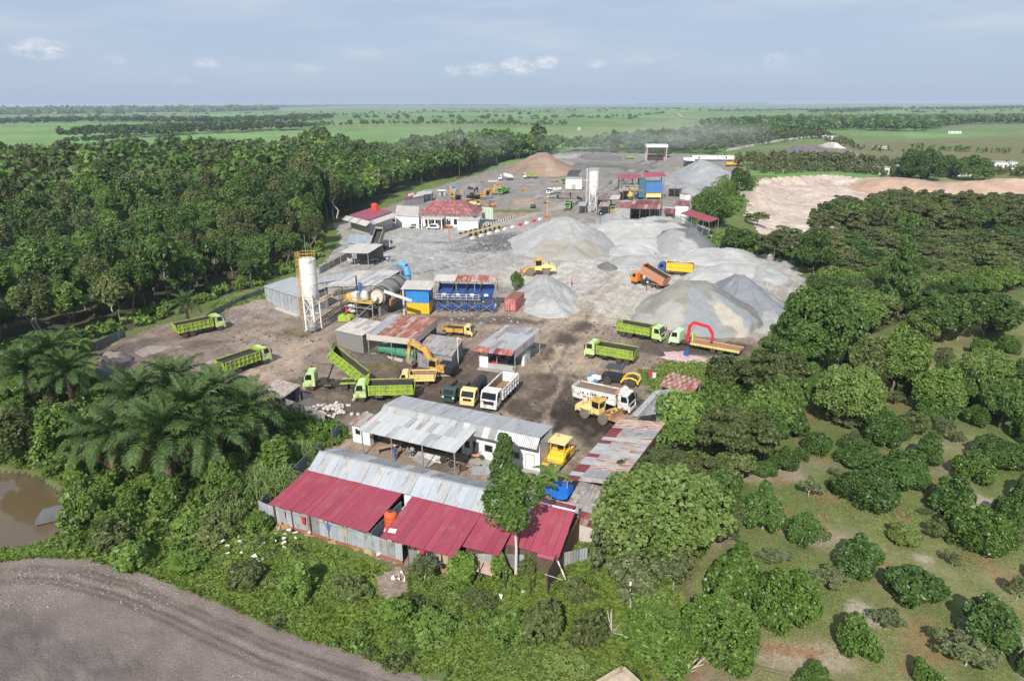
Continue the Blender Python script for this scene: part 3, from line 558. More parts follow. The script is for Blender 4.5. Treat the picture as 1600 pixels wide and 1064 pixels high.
def mass(name, label, cat, pts, hs, rs, m, nq, leaf, seed, shape='round', group=None, stems=True):
    """many far trees joined into one object: label only because nobody can count them"""
    rng = np.random.default_rng(seed); V = []; Qs = []; off = 0; lib = [crown_points(np.random.default_rng(seed + i), nq, shape, 9) for i in range(6)]
    pts = np.asarray(pts); ZZ = height(pts[:, 0], pts[:, 1])
    for i, (x, y) in enumerate(pts):
        P, Nn, c, rb = lib[i % 6]; a = rng.uniform(0, 6.28); ca, sa = math.cos(a), math.sin(a); M = np.array([[ca, -sa, 0], [sa, ca, 0], [0, 0, 1]])
        h, r = hs[i], rs[i]; zt = P[:, 2].max(); gap = h * .28 if shape == 'round' else 0
        S = np.array([r, r, (h - gap) / zt]); Pw = (P @ M.T) * S; v, q = leaf_quads(Pw, Nn @ M.T, leaf * r * rng.uniform(.7, 1.3, len(P)), rng)
        v += np.array([x, y, ZZ[i] + gap]); V.append(v); Qs.append(q + off); off += len(v)
        if stems:
            z0 = ZZ[i]; w = r * .04
            st = np.array([[x - w, y, z0 - .3], [x + w, y, z0 - .3], [x + w, y, z0 + h * .6], [x - w, y, z0 + h * .6], [x, y - w, z0 - .3], [x, y + w, z0 - .3], [x, y + w, z0 + h * .6], [x, y - w, z0 + h * .6]])
            V.append(st); Qs.append(np.array([[0, 1, 2, 3], [4, 5, 6, 7]]) + off); off += 8
    o = link(name, np_mesh(name, np.concatenate(V), np.concatenate(Qs), m)); return tag(o, label, cat, kind='stuff')

def zone(x, y, px, e, d):
    if e < 6: return ', first row at fence' if px < 470 else ', first row at houses'
    return ', above the palm group' if px < 130 else (', behind the parked green truck' if d < 150 else ', deep above the palm group') if px < 330 else (', behind fence left of the silo' if d < 170 else ', deep in its middle') if px < 470 else ', behind the silo and shed'
def wood_left():
    pts = scatter_pts(WOODL, 6.2, 11, xlim=(-70, 900))
    pts = np.array([p for p in pts if not any(inside(c, np.array([p[0]]), np.array([p[1]]))[0] for c in CLEAR)])
    d = np.hypot(pts[:, 0], pts[:, 1]); o = np.argsort(d); pts = pts[o]; d = d[o]
    edge = dist_poly(WOODL, pts[:, 0], pts[:, 1]); pts = pts[edge > 1.6]; d = d[edge > 1.6]; edge = edge[edge > 1.6]
    big = fbm(pts[:, 0] * .025, pts[:, 1] * .025, 91, 3)
    hs = 7.2 + 5.5 * np.clip((big - .32) * 2.2, 0, 1) + np.random.default_rng(5).uniform(-1.5, 2.4, len(pts)) + 4.5 * (np.random.default_rng(55).uniform(size=len(pts)) > .90) + 6 * sstep(225, 255, d)
    px = 800 + pts[:, 0] / (pts[:, 1] * _cp + H * _sp) * F
    near_house = sstep(90, 20, np.abs(px - 600)) * sstep(180, 220, d); hs = hs * (1 - .35 * near_house)
    rs = 3.1 + (hs - 8) * .14 + np.random.default_rng(6).uniform(-.5, .9, len(pts))
    mixf = fbm(pts[:, 0] * .035, pts[:, 1] * .035, 93, 2); n = 285; sd = random.Random(3)
    for i in range(min(n, len(pts))):
        q = .55 * sd.random() + .45 * np.clip((mixf[i] - .3) * 2.5, 0, 1); sp = 'forest' if q < .50 else 'olive' if q < .68 else 'bright' if q < .86 else 'cone'
        lab = {'forest': 'dark green rounded tree in the wood left of the yard', 'olive': 'dull olive tree in the wood left of the yard', 'bright': 'fresh green tree in the wood left of the yard', 'cone': 'narrow dark tree in the wood left of the yard'}[sp]
        e = edge[i]; gap = hs[i] * (.34 if e < 8 else .25)
        plant_tree(sp, 'forest_tree', lab + zone(pts[i][0], pts[i][1], px[i], e, d[i]), 'tree', pts[i][0], pts[i][1], rs[i] * (.75 if sp == 'cone' else 1), hs[i], 'trees of the wood left of the yard', gap, bark=PALEBARK if sd.random() < .3 else None)
    k = np.arange(n, len(pts)); sel = .5 * np.random.default_rng(8).uniform(size=len(k)) + .5 * np.clip((mixf[n:] - .3) * 2.5, 0, 1)
    for nm, lo, hi, m in (('dark_woodland', 0, .48, 'forest'), ('olive_woodland', .48, .70, 'olive'), ('light_woodland', .70, 1.01, 'bright')):
        kk = k[(sel >= lo) & (sel < hi)]
        mass(nm, 'far part of the wood behind and left of the yard, ' + {'forest': 'dark green crowns', 'olive': 'olive crowns', 'bright': 'light green crowns'}[m], 'woodland', pts[kk], hs[kk], rs[kk] * 1.08, LM[m], 180, .33, 40 + int(lo * 10))
    # low plants under the wood's edge towards the yard
    ep = scatter_pts(WOODL, 2.6, 12, xlim=(-40, 620), rmax=230); e = dist_poly(WOODL, ep[:, 0], ep[:, 1]); ep = ep[e < 6]
    r2 = np.random.default_rng(4); mass('forest_edge_undergrowth', 'low leafy undergrowth along the edge of the wood', 'undergrowth', ep, r2.uniform(.8, 2.4, len(ep)), r2.uniform(.9, 1.7, len(ep)), LM['bright'], 110, .30, 60, 'dome', stems=False)

def strip_pts(line, width, spacing, seed):
    """points along a px polyline, both sides within width metres"""
    rng = random.Random(seed); w = [W(*p) for p in line]; out = []
    for a, b in zip(w[:-1], w[1:]):
        L = (b - a).length; n = max(1, int(L * width / spacing ** 2)); t = (b - a).normalized(); p = Vector((-t.y, t.x, 0))
        for i in range(n): q = a + (b - a) * rng.random() + p * rng.uniform(-.5, .5) * width; out.append((q.x, q.y))
    return np.array(out)
def far_woods():
    r = np.random.default_rng(77)
    belts = [  # (name, label, line px, width m, spacing, height range, leaf)
     ('horizon_forest', 'dark forest band on the left horizon', [(-60,178),(80,177),(200,176),(330,173)], 900, 42, (11, 17), 'forest'),
     ('horizon_treeline', 'thin dark tree line along the far horizon', [(330,172),(450,168),(560,166),(680,165.5),(800,164.8)], 260, 42, (9, 14), 'forest'),
     ('distant_tree_belt', 'tree belt crossing the cane fields left of the wood', [(-60,195),(60,193),(150,191),(230,192),(330,193),(440,190),(500,187)], 90, 15, (8, 13), 'forest'),
     ('thick_tree_belt', 'thick dark wood behind the left forest', [(180,216),(230,210),(300,208),(380,205),(440,202)], 130, 10, (9, 14), 'forest'),
     ('field_treeline', 'tree row between the two bright cane fields', [(430,203),(500,199),(560,197),(620,196),(700,196),(760,196.5),(830,197.5),(885,198)], 22, 9, (5, 11), 'forest'),
     ('near_field_hedge', 'row of trees dividing the green fields at far left', [(-30,239),(40,236),(85,234)], 10, 5, (4, 6.5), 'forest'), ('clump_of_field_trees', 'dark clump of trees between two left fields', [(110,226),(170,222),(200,219)], 25, 7, (5, 8), 'forest'),
     ('east_forest', 'greyish green forest at the far right', [(1250,203),(1340,193),(1420,190),(1500,190),(1660,190)], 330, 15, (8, 14), 'forest'),
     ('east_horizon_wood', 'dark tree line near the right horizon', [(1000,163.5),(1120,162.5),(1190,163)], 260, 40, (8, 12), 'forest'), ('right_horizon_wood', 'dark tree row on the right horizon', [(1290,178),(1380,174),(1480,174),(1650,170)], 120, 26, (9, 14), 'forest'),
     ('plant_back_wood', 'tree belt behind the second plant', [(960,238),(1010,234),(1060,229),(1120,222),(1180,214),(1260,207)], 75, 8.5, (9, 15), 'forest'),
     ('dusty_grove', 'dusty pale green grove right of the far gate', [(1060,240),(1100,232),(1150,226),(1200,219),(1260,214)], 60, 8, (6, 9), 'olive'),
     ('rear_wood', 'tree belt behind the brown soil heap', [(640,258),(700,252),(760,247),(800,243),(850,238),(900,235),(955,238)], 42, 8, (7, 12), 'forest'),
     ('rear_hedge', 'row of trees along the near edge of the bright cane field', [(690,224),(740,219),(790,217),(860,222),(900,229)], 16, 8, (4, 8), 'forest'),
     ('quarry_back_hedge', 'hedge of trees behind the clay pit', [(1165,262),(1230,258),(1300,258),(1340,262)], 26, 6, (5, 9), 'acacia'), ('quarry_back_scrub', 'scrub beyond the clay pit around the white blocks', [(1160,252),(1240,248),(1330,252),(1440,262),(1530,268),(1640,272)], 60, 7.5, (2.5, 6), 'olive'),
     ('pit_rim_scrub', 'scrubby trees right behind the rim of the clay pit', [(1185,270),(1250,265),(1320,266),(1400,274),(1470,280)], 30, 5.5, (2.5, 6), 'acacia'), ('hut_hedge', 'green hedge along the field behind the huts', [(1420,232),(1500,238),(1580,240),(1640,242)], 16, 7, (3, 5), 'bright'), ('far_scrub_strip', 'low scrub strip beyond the pale field', [(1150,205),(1290,212),(1330,232),(1440,240)], 26, 8, (2, 4), 'olive'),
    ]
    for i, (nm, lab, ln, wd, spc, hr, lf) in enumerate(belts):
        p = strip_pts(ln, wd, spc, 500 + i); n = len(p); hs = r.uniform(hr[0], hr[1], n); dd = np.hypot(p[:, 0], p[:, 1]).mean()
        wide = .42 if spc < 12 else .55 if spc < 30 else 1.6
        mass(nm, lab, 'woodland', p, hs, hs * r.uniform(.8, 1.2, n) * wide, LM[lf], 100 if dd < 700 else 36 if dd < 1500 else 16, .38 if dd < 700 else .62 if dd < 1500 else .95, 900 + i, 'round' if hr[1] > 7 else 'dome', stems=False)
    p = np.concatenate([strip_pts([(20, 180), (400, 180), (800, 175), (1200, 172), (1580, 180)], 900, 150, 601), strip_pts([(300, 192), (700, 186), (1000, 188)], 300, 75, 602)]); hs = r.uniform(5, 11, len(p))
    mass('scattered_field_trees', 'small scattered trees and bushes over the far cane plain', 'field trees', p, hs, hs * r.uniform(.5, .9, len(p)), LM['forest'], 40, .5, 990, stems=False)
    for i, (ln, wd) in enumerate([([(560, 178), (700, 176), (860, 177)], 14), ([(700, 171), (900, 170), (1060, 171)], 30), ([(420, 184), (520, 181), (640, 181)], 12), ([(900, 184), (1000, 181), (1040, 178)], 12), ([(1090, 175), (1240, 173), (1330, 176)], 30)]):
        p = strip_pts(ln, wd, 13, 620 + i); hs = r.uniform(4, 8, len(p)); mass('plain_hedgerow', 'thin hedgerow on the far cane plain, ' + ['left of centre', 'far centre', 'above the left belt', 'near the clay road', 'towards the right'][i], 'hedgerow', p, hs, hs * .55, LM['forest'], 40, .5, 950 + i, 'dome', stems=False)
    # single field trees
    for px, py, hgt, rad, lab in [(797,193,13,9,'lone dark tree left of two others in the bright cane field'),(812,180,12,9,'round dark tree at the back of the cane field trio'),(826,182,11,7,'small dark tree right of the cane field trio'),(852,192,12,7,'dark tree near the right end of the field tree row'),(477,186,14,11,'lone tree on the belt at the far left field'),(658,192,13,10,'bushy tree in the middle of the field tree row'),(720,193,12,9,'tree right of the middle of the field tree row'),(152,189,15,11,'tall tree above the left tree belt')]:
        p = W(px, py); plant_tree('broad', 'field_tree', lab, 'tree', p.x, p.y, rad * .8, hgt, 'single trees in the cane fields', 1.0)
def gz(x, y):
    px = 800 + x / (y * _cp + H * _sp) * F
    r = 'beside the clay pit' if px < 1340 else 'below the orange banks' if px < 1490 else 'at the right frame edge'
    return r + (', front rows' if y < 165 else ', middle rows' if y < 205 else ', back rows')
def wood_right():
    sd = random.Random(21)
    # flat-topped grove behind the clay pit
    pts = scatter_pts(ACACIA, 6.0, 31, xlim=(1150, 1660))
    for x, y in pts:
        sp = 'acacia' if sd.random() < .82 else 'forest'; hh = sd.uniform(4.2, 6.8) if y < 200 else sd.uniform(8.5, 11)
        plant_tree(sp, 'acacia_tree' if sp == 'acacia' else 'broadleaf_tree', ('flat topped olive tree in the grove ' + gz(x, y)) if sp == 'acacia' else 'round dark tree in the flat topped grove ' + gz(x, y), 'tree', x, y, sd.uniform(3.6, 5.2), hh, 'trees of the grove right of the pit', hh * .28)
    pts = scatter_pts(THICK, 5.0, 32, xlim=(1150, 1660))
    for x, y in pts:
        q = sd.random(); sp = 'broad' if q < .28 else 'bright' if q < .60 else 'yellow' if q < .76 else 'olive' if q < .90 else 'forest'; hh = sd.uniform(3.8, 5.6)
        lab = {'broad': 'dark green broad tree in the thick belt above the orchard', 'bright': 'light green tree in the thick belt above the orchard', 'yellow': 'yellowish tree in the thick belt above the orchard', 'olive': 'olive green tree in the thick belt above the orchard', 'forest': 'deep green tree in the thick belt above the orchard'}[sp]
        plant_tree(sp, 'broadleaf_tree', lab, 'tree', x, y, sd.uniform(2.6, 3.7), hh, 'trees of the belt above the orchard', hh * .22)
    B = [  # measured crowns (x0,y0,x1,y1, species, label, clear trunk)
     (1215,415,1345,545,'broad','big dark rounded tree at the right edge of the gravel yard',1.5),(1355,450,1447,560,'broadb','tall light green oval tree behind the gravel yard edge',1.2),(1243,338,1308,408,'broad','round dark tree at the corner between gravel and clay pit',1.0),(1375,335,1442,450,'cone','tall dark pointed tree rising out of the flat topped grove',1.5),
     (1150,520,1268,605,'olivebig','olive tree overhanging the end of the flatbed truck',1.2),(1265,520,1390,618,'yellow','yellowish tree with a rusty lower branch above the orchard',1.0),(1150,574,1248,658,'broadb','bright feathery domed tree beside the rusty chequered roof',.8),(1022,600,1100,680,'bright','green tree leaning over the grey shed roof',1.0),(1085,612,1212,712,'olivebig','layered olive tree in the middle of the clump by the sheds',1.2),
     (1195,640,1258,690,'citrus','dark shrub-like tree at the orchard corner below the feathery tree',.4),(1240,575,1278,640,'broad','narrow dark tree at the top left corner of the orchard',.5),(1100,560,1165,612,'bushd','low scrubby tree on the grass by the flatbed truck',.3),
     (930,715,1138,905,'yellow','huge yellow-green rounded tree beside the long rusty shed',1.0),(962,688,1110,778,'olivebig','brownish olive tree behind the huge yellow-green one',1.2),(1090,710,1160,815,'forest','dark tree between the huge yellow-green tree and the orchard',.8),(1110,670,1190,735,'olive','low olive tree above the orchard path',.6),
     (905,795,1010,905,'sparse','pale ragged tree below the rusty shed',.8),(1010,865,1086,945,'sparse','grey-green round bush left of the first orchard trees',.3),(935,880,1030,985,'sparse','loose grey-green thicket around the white post',.5),(1040,830,1110,880,'bright','small green bush under the huge yellow-green tree',.3),
     (1500,395,1600,470,'broad','large dark tree at the right end of the belt',1.0),(1440,405,1520,480,'broad','dark tree next to the bare trunk in the belt',1.0),(1590,470,1680,560,'bright','light tree at the right frame edge of the belt',.8),(1500,470,1590,545,'yellow','yellow-green tree in the lower right of the belt',.8),(1420,430,1490,485,'yellow','pale yellow-green tree below the dark pointed one',.8),
     (1078,290,1135,345,'broad','dark tree behind the red shed of the second plant',.8),(1110,270,1150,318,'bright','light tree on the slope above the clay pit',.6),(1140,262,1172,300,'forest','tree on top of the clay cliff',.6),(1095,300,1140,350,'forest','tree beside the maroon roofed shed',.8),(1128,345,1182,385,'forest','dark bushy tree below the clay pit',.6),(1180,350,1240,395,'acacia','flat bushy tree in front of the pit floor',.8),(1160,330,1205,352,'acacia','small flat tree on the pit edge',.5),(1205,340,1260,375,'acacia','low flat tree left of the round dark one',.6),
     (793,428,822,458,'bright','small bright tree behind the red container',.3),
     (1405,222,1475,268,'broad','big dark bluish tree behind the white blocks',1.0),(1460,230,1500,262,'broad','dark tree right of the big bluish one',.8),(1490,228,1555,265,'broad','dark feathery tree left of the pale hut',.8),
     (950,205,968,238,'cone','tall slim tree behind the second plant',.8),(1008,232,1050,244,'forest','tree behind the white gate roof',.8)]
    B += [(1000,770,1062,862,'bright','green tree squeezed between patchwork shed and huge yellow-green tree',.6),(1052,690,1132,772,'olivebig','flat olive tree right of the small grey shed',.8),(1160,600,1228,684,'broad','dark tree in the gap above the orchard corner',.8),(1182,552,1262,640,'bright','light tree between the bright feathery tree and the belt',.8),(1012,640,1092,716,'bright','light green tree covering the small grey shed',.8),(1120,630,1185,700,'broad','deep green tree right of the layered olive one',.8),(1215,470,1290,560,'broad','dark tree in front of the big rounded one',.8),(1330,480,1385,565,'olive','olive tree between the big dark and the light oval tree',.8),(1440,500,1510,575,'broadb','light domed tree at the upper orchard edge',.6),(1545,500,1625,580,'broad','dark domed tree at the upper right orchard edge',.6),(1120,740,1168,812,'olive','olive tree at the left orchard border',.6),(985,905,1040,965,'bright','light bush-like tree beside the white marker post',.6)]
    for x0, y0, x1, y1, sp, lab, gap in B:
        fit_tree(sp, 'bush' if gap <= .3 else 'broadleaf_tree', lab, 'bush' if gap <= .3 else 'tree', x0, y0, x1, y1, None, gap if gap > .5 else 0)
    q = scatter_pts(THICK, 2.6, 39, xlim=(1150, 1660)); rq = np.random.default_rng(3); mass('belt_undergrowth', 'low leafy undergrowth under the belt above the orchard', 'undergrowth', q, rq.uniform(.8, 2.2, len(q)), rq.uniform(.9, 1.6, len(q)), LM['olive'], 60, .34, 68, 'dome', stems=False)
    GAPS = poly_w([(1045,640),(1110,590),(1200,560),(1270,600),(1185,715),(1140,800),(1095,900),(1020,960),(960,900),(935,840),(1000,750)]); q = scatter_pts(GAPS, 1.9, 38); rq = np.random.default_rng(13); mass('border_thicket', 'leafy thicket filling the gaps between sheds and orchard', 'undergrowth', q, rq.uniform(.7, 2.4, len(q)), rq.uniform(.9, 1.5, len(q)), LM['bright'], 90, .24, 69, 'dome', stems=False)
    # scrub slope between yard and pit
    p = np.concatenate([strip_pts([(1105,372),(1150,388),(1200,398),(1250,402)], 9, 2.0, 3), strip_pts([(1095,352),(1125,330),(1150,300),(1165,280)], 12, 3.0, 4)]); r = np.random.default_rng(2)
    mass('slope_scrub', 'low green scrub on the slope between gravel yard and clay pit', 'undergrowth', p, r.uniform(1.0, 2.8, len(p)), r.uniform(1.0, 2.2, len(p)), LM['bright'], 70, .36, 61, 'dome', stems=False)

def orchard():
    k = 600 / 1596.; Z = lambda b: (1000 + b[0] * k, 540 + b[1] * k, 1000 + b[2] * k, 540 + b[3] * k)
    k2 = 500 / 1385.; Z2 = lambda b: (1100 + b[0] * k2, 680 + b[1] * k2, 1100 + b[2] * k2, 680 + b[3] * k2)
    L = [(Z(b), s) for b, s in [((770,195,895,275),'citrus'),((905,200,1020,320),'citrusb'),((930,300,1075,432),'citrus'),((660,368,805,470),'citrus'),((1030,95,1200,208),'citrusb'),((880,130,975,200),'citrus'),((1200,80,1275,172),'citrus'),((1265,155,1395,258),'citrusb'),((1020,195,1095,258),'sparse'),((800,305,930,362),'sparse'),((1130,225,1300,328),'citrus'),((1060,285,1200,388),'olive'),((1340,252,1450,352),'citrusb'),((1480,148,1596,250),'citrusb'),((1410,88,1530,165),'citrus'),((1450,235,1545,315),'citrus'),((1520,280,1660,425),'citrusb'),((1130,370,1250,518),'cone'),((815,412,1010,528),'citrus'),((450,478,575,558),'citrus'),((515,418,640,545),'citrus'),((630,430,705,490),'citrusb'),((770,510,845,562),'sparse'),((640,555,750,655),'sparse'),((800,530,1050,718),'citrus'),((965,455,1190,622),'citrus'),((1170,540,1385,718),'citrus'),((1300,465,1460,590),'citrusb'),((1350,390,1596,532),'citrus'),((405,582,597,808),'citrus'),((580,708,742,862),'citrus'),((700,765,792,852),'sparse'),((1005,748,1155,852),'yellow'),((1245,688,1530,900),'citrusb'),((1440,640,1590,772),'citrus'),((1530,560,1720,700),'citrus'),((488,860,642,942),'sparse'),((800,788,1008,992),'citrus'),((1250,862,1335,935),'sparse'),((690,930,862,1052),'sparse'),((980,925,1245,1125),'citrus'),((1150,680,1222,716),'sparse'),((1280,360,1350,420),'sparse'),((1580,420,1700,540),'citrus'),((1390,120,1430,195),'citrusb'),((1560,60,1680,150),'citrusb'),((1270,60,1340,105),'sparse'),((360,780,420,825),'sparse'),((1290,255,1345,300),'sparse')]]
    L += [(Z2(b), s) for b, s in [((-5,515,218,775),'citrusb'),((188,618,498,895),'citrusb'),((1068,680,1338,942),'citrus'),((525,805,738,992),'citrusb'),((705,760,852,878),'sparse'),((955,868,1255,1080),'sparse'),((1285,620,1400,742),'sparse'),((860,985,1010,1110),'citrusb'),((380,1010,545,1130),'citrusb'),((-130,725,232,1080),'citrusb'),((1330,930,1420,1060),'citrus'),((1370,560,1460,640),'citrus')]]
    L += [((958,962,1092,1070), 'citrusb')]
    sd = random.Random(29)
    for px, py in [(1330,578),(1385,566),(1440,548),(1495,536),(1550,524),(1595,512),(1300,612),(1420,588),(1475,572),(1530,562),(1575,556),(1290,655),(1345,668),(1460,612),(1585,596),(1440,640),(1545,628),(1400,690),(1330,712),(1475,690),(1560,668),(1510,745),(1410,760),(1590,740),(1300,770),(1460,850),(1590,860),(1420,930)]: w = sd.uniform(24, 46); L.append(((px - w / 2, py - w * .85, px + w / 2, py), sd.choice(['citrus', 'citrusb', 'citrus', 'sparse', 'olive'])))
    words = {'citrus': 'dark glossy green', 'citrusb': 'fresh green', 'sparse': 'thin greyish', 'yellow': 'yellowish', 'olive': 'dull olive', 'cone': 'pointed dark'}
    L.sort(key=lambda t: t[0][3])
    rows = [[] for _ in range(9)]
    for it in L: rows[min(8, int((it[0][3] - 560) / 62))].append(it)
    ords = ['first', 'second', 'third', 'fourth', 'fifth', 'sixth', 'seventh', 'eighth', 'ninth', 'tenth', 'eleventh', 'twelfth', 'thirteenth', 'fourteenth', 'fifteenth', 'sixteenth', 'seventeenth', 'eighteenth', 'nineteenth', 'twentieth']
    for ri, row in enumerate(rows):
        row.sort(key=lambda t: t[0][0] + t[0][2])
        for i, (b, s) in enumerate(row):
            w = b[2] - b[0]; size = 'large' if w > 75 else 'small' if w < 42 else 'medium'; shp = {'citrus': 'domed', 'citrusb': 'domed', 'sparse': 'open', 'yellow': 'rounded', 'olive': 'rounded', 'cone': 'slim'}[s]
            fit_tree(s, 'orchard_tree', f'{size} {words[s]} fruit tree, {ords[i]} from left in {ords[ri]} orchard row from top', 'fruit tree', *b, group='fruit trees of the orchard', push=.7)
    # smaller far rows of the orchard along the belt
    sd = random.Random(9)
    # grass of the orchard floor
    tufts('orchard_grass', 'short grass between the orchard trees', ORCH, 18000, (.06, .2), .03, LM['grass'], 71, 70, thresh=.47)

FENCE = poly_w([(407, 808), (421, 814), (459, 827), (520, 846), (630, 880), (706, 886), (760, 886), (866, 889)])
def tufts(name, label, poly, n, hr, w, m, seed, rmax=80, thresh=0., avoid=(), keep=0, nb=3, xl=(-40, 1640)):
    rng = np.random.default_rng(seed); x0, y0 = poly.min(0); x1, y1 = poly.max(0); y1 = min(y1, rmax)
    P = np.stack([rng.uniform(x0, x1, n * 6), rng.uniform(y0, y1, n * 6)], 1); k = inside(poly, P[:, 0] + (fbm(P[:, 0] * .5, P[:, 1] * .5, 201, 3) - .5) * 5, P[:, 1] + (fbm(P[:, 0] * .5, P[:, 1] * .5, 202, 3) - .5) * 5)
    for a in avoid: k &= ~inside(a, P[:, 0], P[:, 1])
    v = P[:, 1] * _cp + H * _sp; px = 800 + P[:, 0] / v * F; k &= (px > xl[0]) & (px < xl[1])
    if keep: k &= dist_poly(FENCE, P[:, 0], P[:, 1], False) > keep
    if thresh: k &= fbm(P[:, 0] * .16, P[:, 1] * .16, 58, 4) < thresh + rng.uniform(-.1, .1, len(P))
    P = P[k][:n]; n = len(P); Z = height(P[:, 0], P[:, 1]); hs = rng.uniform(hr[0], hr[1], n) * (.55 + .9 * fbm(P[:, 0] * .4, P[:, 1] * .4, seed, 3))
    base = np.repeat(np.stack([P[:, 0], P[:, 1], Z - .02], 1), nb, 0); hb = np.repeat(hs, nb) * rng.uniform(.6, 1.2, n * nb); a = rng.uniform(0, 6.28, n * nb)
    d = np.stack([np.cos(a), np.sin(a), 0 * a], 1); s = np.stack([-np.sin(a), np.cos(a), 0 * a], 1); base = base + d * rng.uniform(0, .12, n * nb)[:, None]
    lean = rng.uniform(.5, 1.5, n * nb)[:, None]; up = np.array([0, 0, 1.]); w_ = (w * (.6 + hb))[:, None]
    v0 = base - s * w_; v1 = base + s * w_; mid = base + up * (hb * .6)[:, None] + d * lean * (hb * .35)[:, None]; tip = base + up * (hb * (1 - .42 * lean[:, 0]))[:, None] + d * lean * (hb * .9)[:, None]
    V = np.stack([v0, v1, mid + s * w_ * .7, tip], 1).reshape(-1, 3); q = np.arange(len(V)).reshape(-1, 4)
    return tag(link(name, np_mesh(name, V, q, m)), label, 'grass', kind='stuff')

# --- palms: every frond is a part
def frond_mesh(name, seed, L, m, nleaf=26, droop=1.0, lw=.055):
    rr = random.Random(seed); mb = MB(); pts = []
    a0 = 1.0; p = Vector((0, 0, 0)); n = 9; pts.append(p.copy())
    for i in range(n):
        t = (i + 1) / n; ang = 1.05 - droop * 1.55 * t ** 1.3; p = p + Vector((math.cos(ang), 0, math.sin(ang))) * L / n; pts.append(p.copy())
    mb.tube(pts, .05, 3, .012)
    for i in range(nleaf):
        t = .14 + .86 * (i + .5) / nleaf; k = t * n; j = min(int(k), n - 1); q = pts[j].lerp(pts[j + 1], k - j); d = (pts[j + 1] - pts[j]).normalized()
        ll = L * .23 * math.sin(math.pi * (t * .80 + .14)) ** .7 * rr.uniform(.85, 1.1)
        for s in (-1, 1):
            out = (Vector((0, s, 0)) * .85 + d * .62 + Vector((0, 0, rr.uniform(-.05, .35)))).normalized(); mid = q + out * ll * .55; tip = q + out * ll * .95 + Vector((0, 0, -ll * rr.uniform(.25, .55)))
            wv = d * lw * (1.3 if L > 3 else .7)
            mb.add([q - wv * .5, q + wv * .5, mid + wv, tip, mid - wv], [(0, 1, 2, 4), (4, 2, 3)])
    return mb.mesh(name, m)
FR = [frond_mesh('frond', s, 4.6, LM['palm'], 28, d) for s, d in ((1, .75), (2, .95), (3, 1.15), (4, 1.35))]; FRD = frond_mesh('dry_frond', 9, 4.0, LM['dry'], 22, 1.7)
def palm(name, label, px, py, ztop, n=26, scale=1., group=None, rot=0, xy=None):
    p = W(px, py, ztop) if xy is None else Vector((xy[0], xy[1], ztop)); z0 = hz(p.x, p.y); t = thing(name, label, 'palm tree', (p.x, p.y, z0), 0, group); sd = random.Random(int(px * 7 + py))
    h = ztop - z0; mb = MB(); mb.tube([(0, 0, -.3), (.05, .05, h * .5), (0, 0, h + .1)], .36 * scale, 9, .26 * scale)
    for i in range(10):      # old leaf bases on the stem
        z = h * (.15 + .8 * i / 10); a = i * 2.4; mb.beam((math.cos(a) * .25 * scale, math.sin(a) * .25 * scale, z), (math.cos(a) * .5 * scale, math.sin(a) * .5 * scale, z + .28), .12, .1)
    mb.obj('trunk', BRBARK, t)
    for i in range(n):
        a = i * 2.39996 + rot; e = i / n; me = FR[min(3, int(e * 4))]; o = link('frond', me, t, (math.cos(a) * .12, math.sin(a) * .12, h + .15 - .3 * e), (0, .62 * (e - .45) - .1 + sd.uniform(-.12, .12), a), scale * sd.uniform(.85, 1.12) * (.8 if e < .12 else 1))
        o.rotation_euler = (sd.uniform(-.2, .2), (-.75 + 1.25 * e + sd.uniform(-.12, .12)), a)
    for i in range(3): a = sd.uniform(0, 6.28); link('dry_frond', FRD, t, (math.cos(a) * .2, math.sin(a) * .2, h - .3), (0, .65, a), scale * sd.uniform(.7, .95))
    return t
def banana_leaf(seed, L):
    mb = MB(); n = 7; pts = []
    for i in range(n + 1): t = i / n; pts.append((L * (t - .12 * t * t), L * (.75 * t - .85 * t * t)))
    vs = []; fs = []
    for i, (x, z) in enumerate(pts):
        w = .32 * math.sin(math.pi * min(1, .08 + .9 * i / n)) ** .6 * L / 2.2; vs += [(x, -w, z - w * .25), (x, 0, z), (x, w, z - w * .25)]
    for i in range(n): a = 3 * i; fs += [(a, a + 3, a + 4, a + 1), (a + 1, a + 4, a + 5, a + 2)]
    mb.add(vs, fs); return mb.mesh('banana_leaf', LM['vine'])
BAN = banana_leaf(1, 2.3)
def banana(label, px, py, z=1.6, sc_=1.0, group=None):
    p = W(px, py, z); z0 = hz(p.x, p.y); t = thing('banana_plant', label, 'banana plant', (p.x, p.y, z0), 0, group); MB().cyl((0, 0, -.2), (0, 0, z - z0 + .1), .13 * sc_, .08 * sc_, 7).obj('stem', LM['reed'], t); sd = random.Random(int(px))
    for i in range(7): a = i * 2.4 + sd.random(); link('leaf', BAN, t, (0, 0, z - z0), (0, -.55 + .13 * i, a), sc_ * sd.uniform(.8, 1.1))
    return t
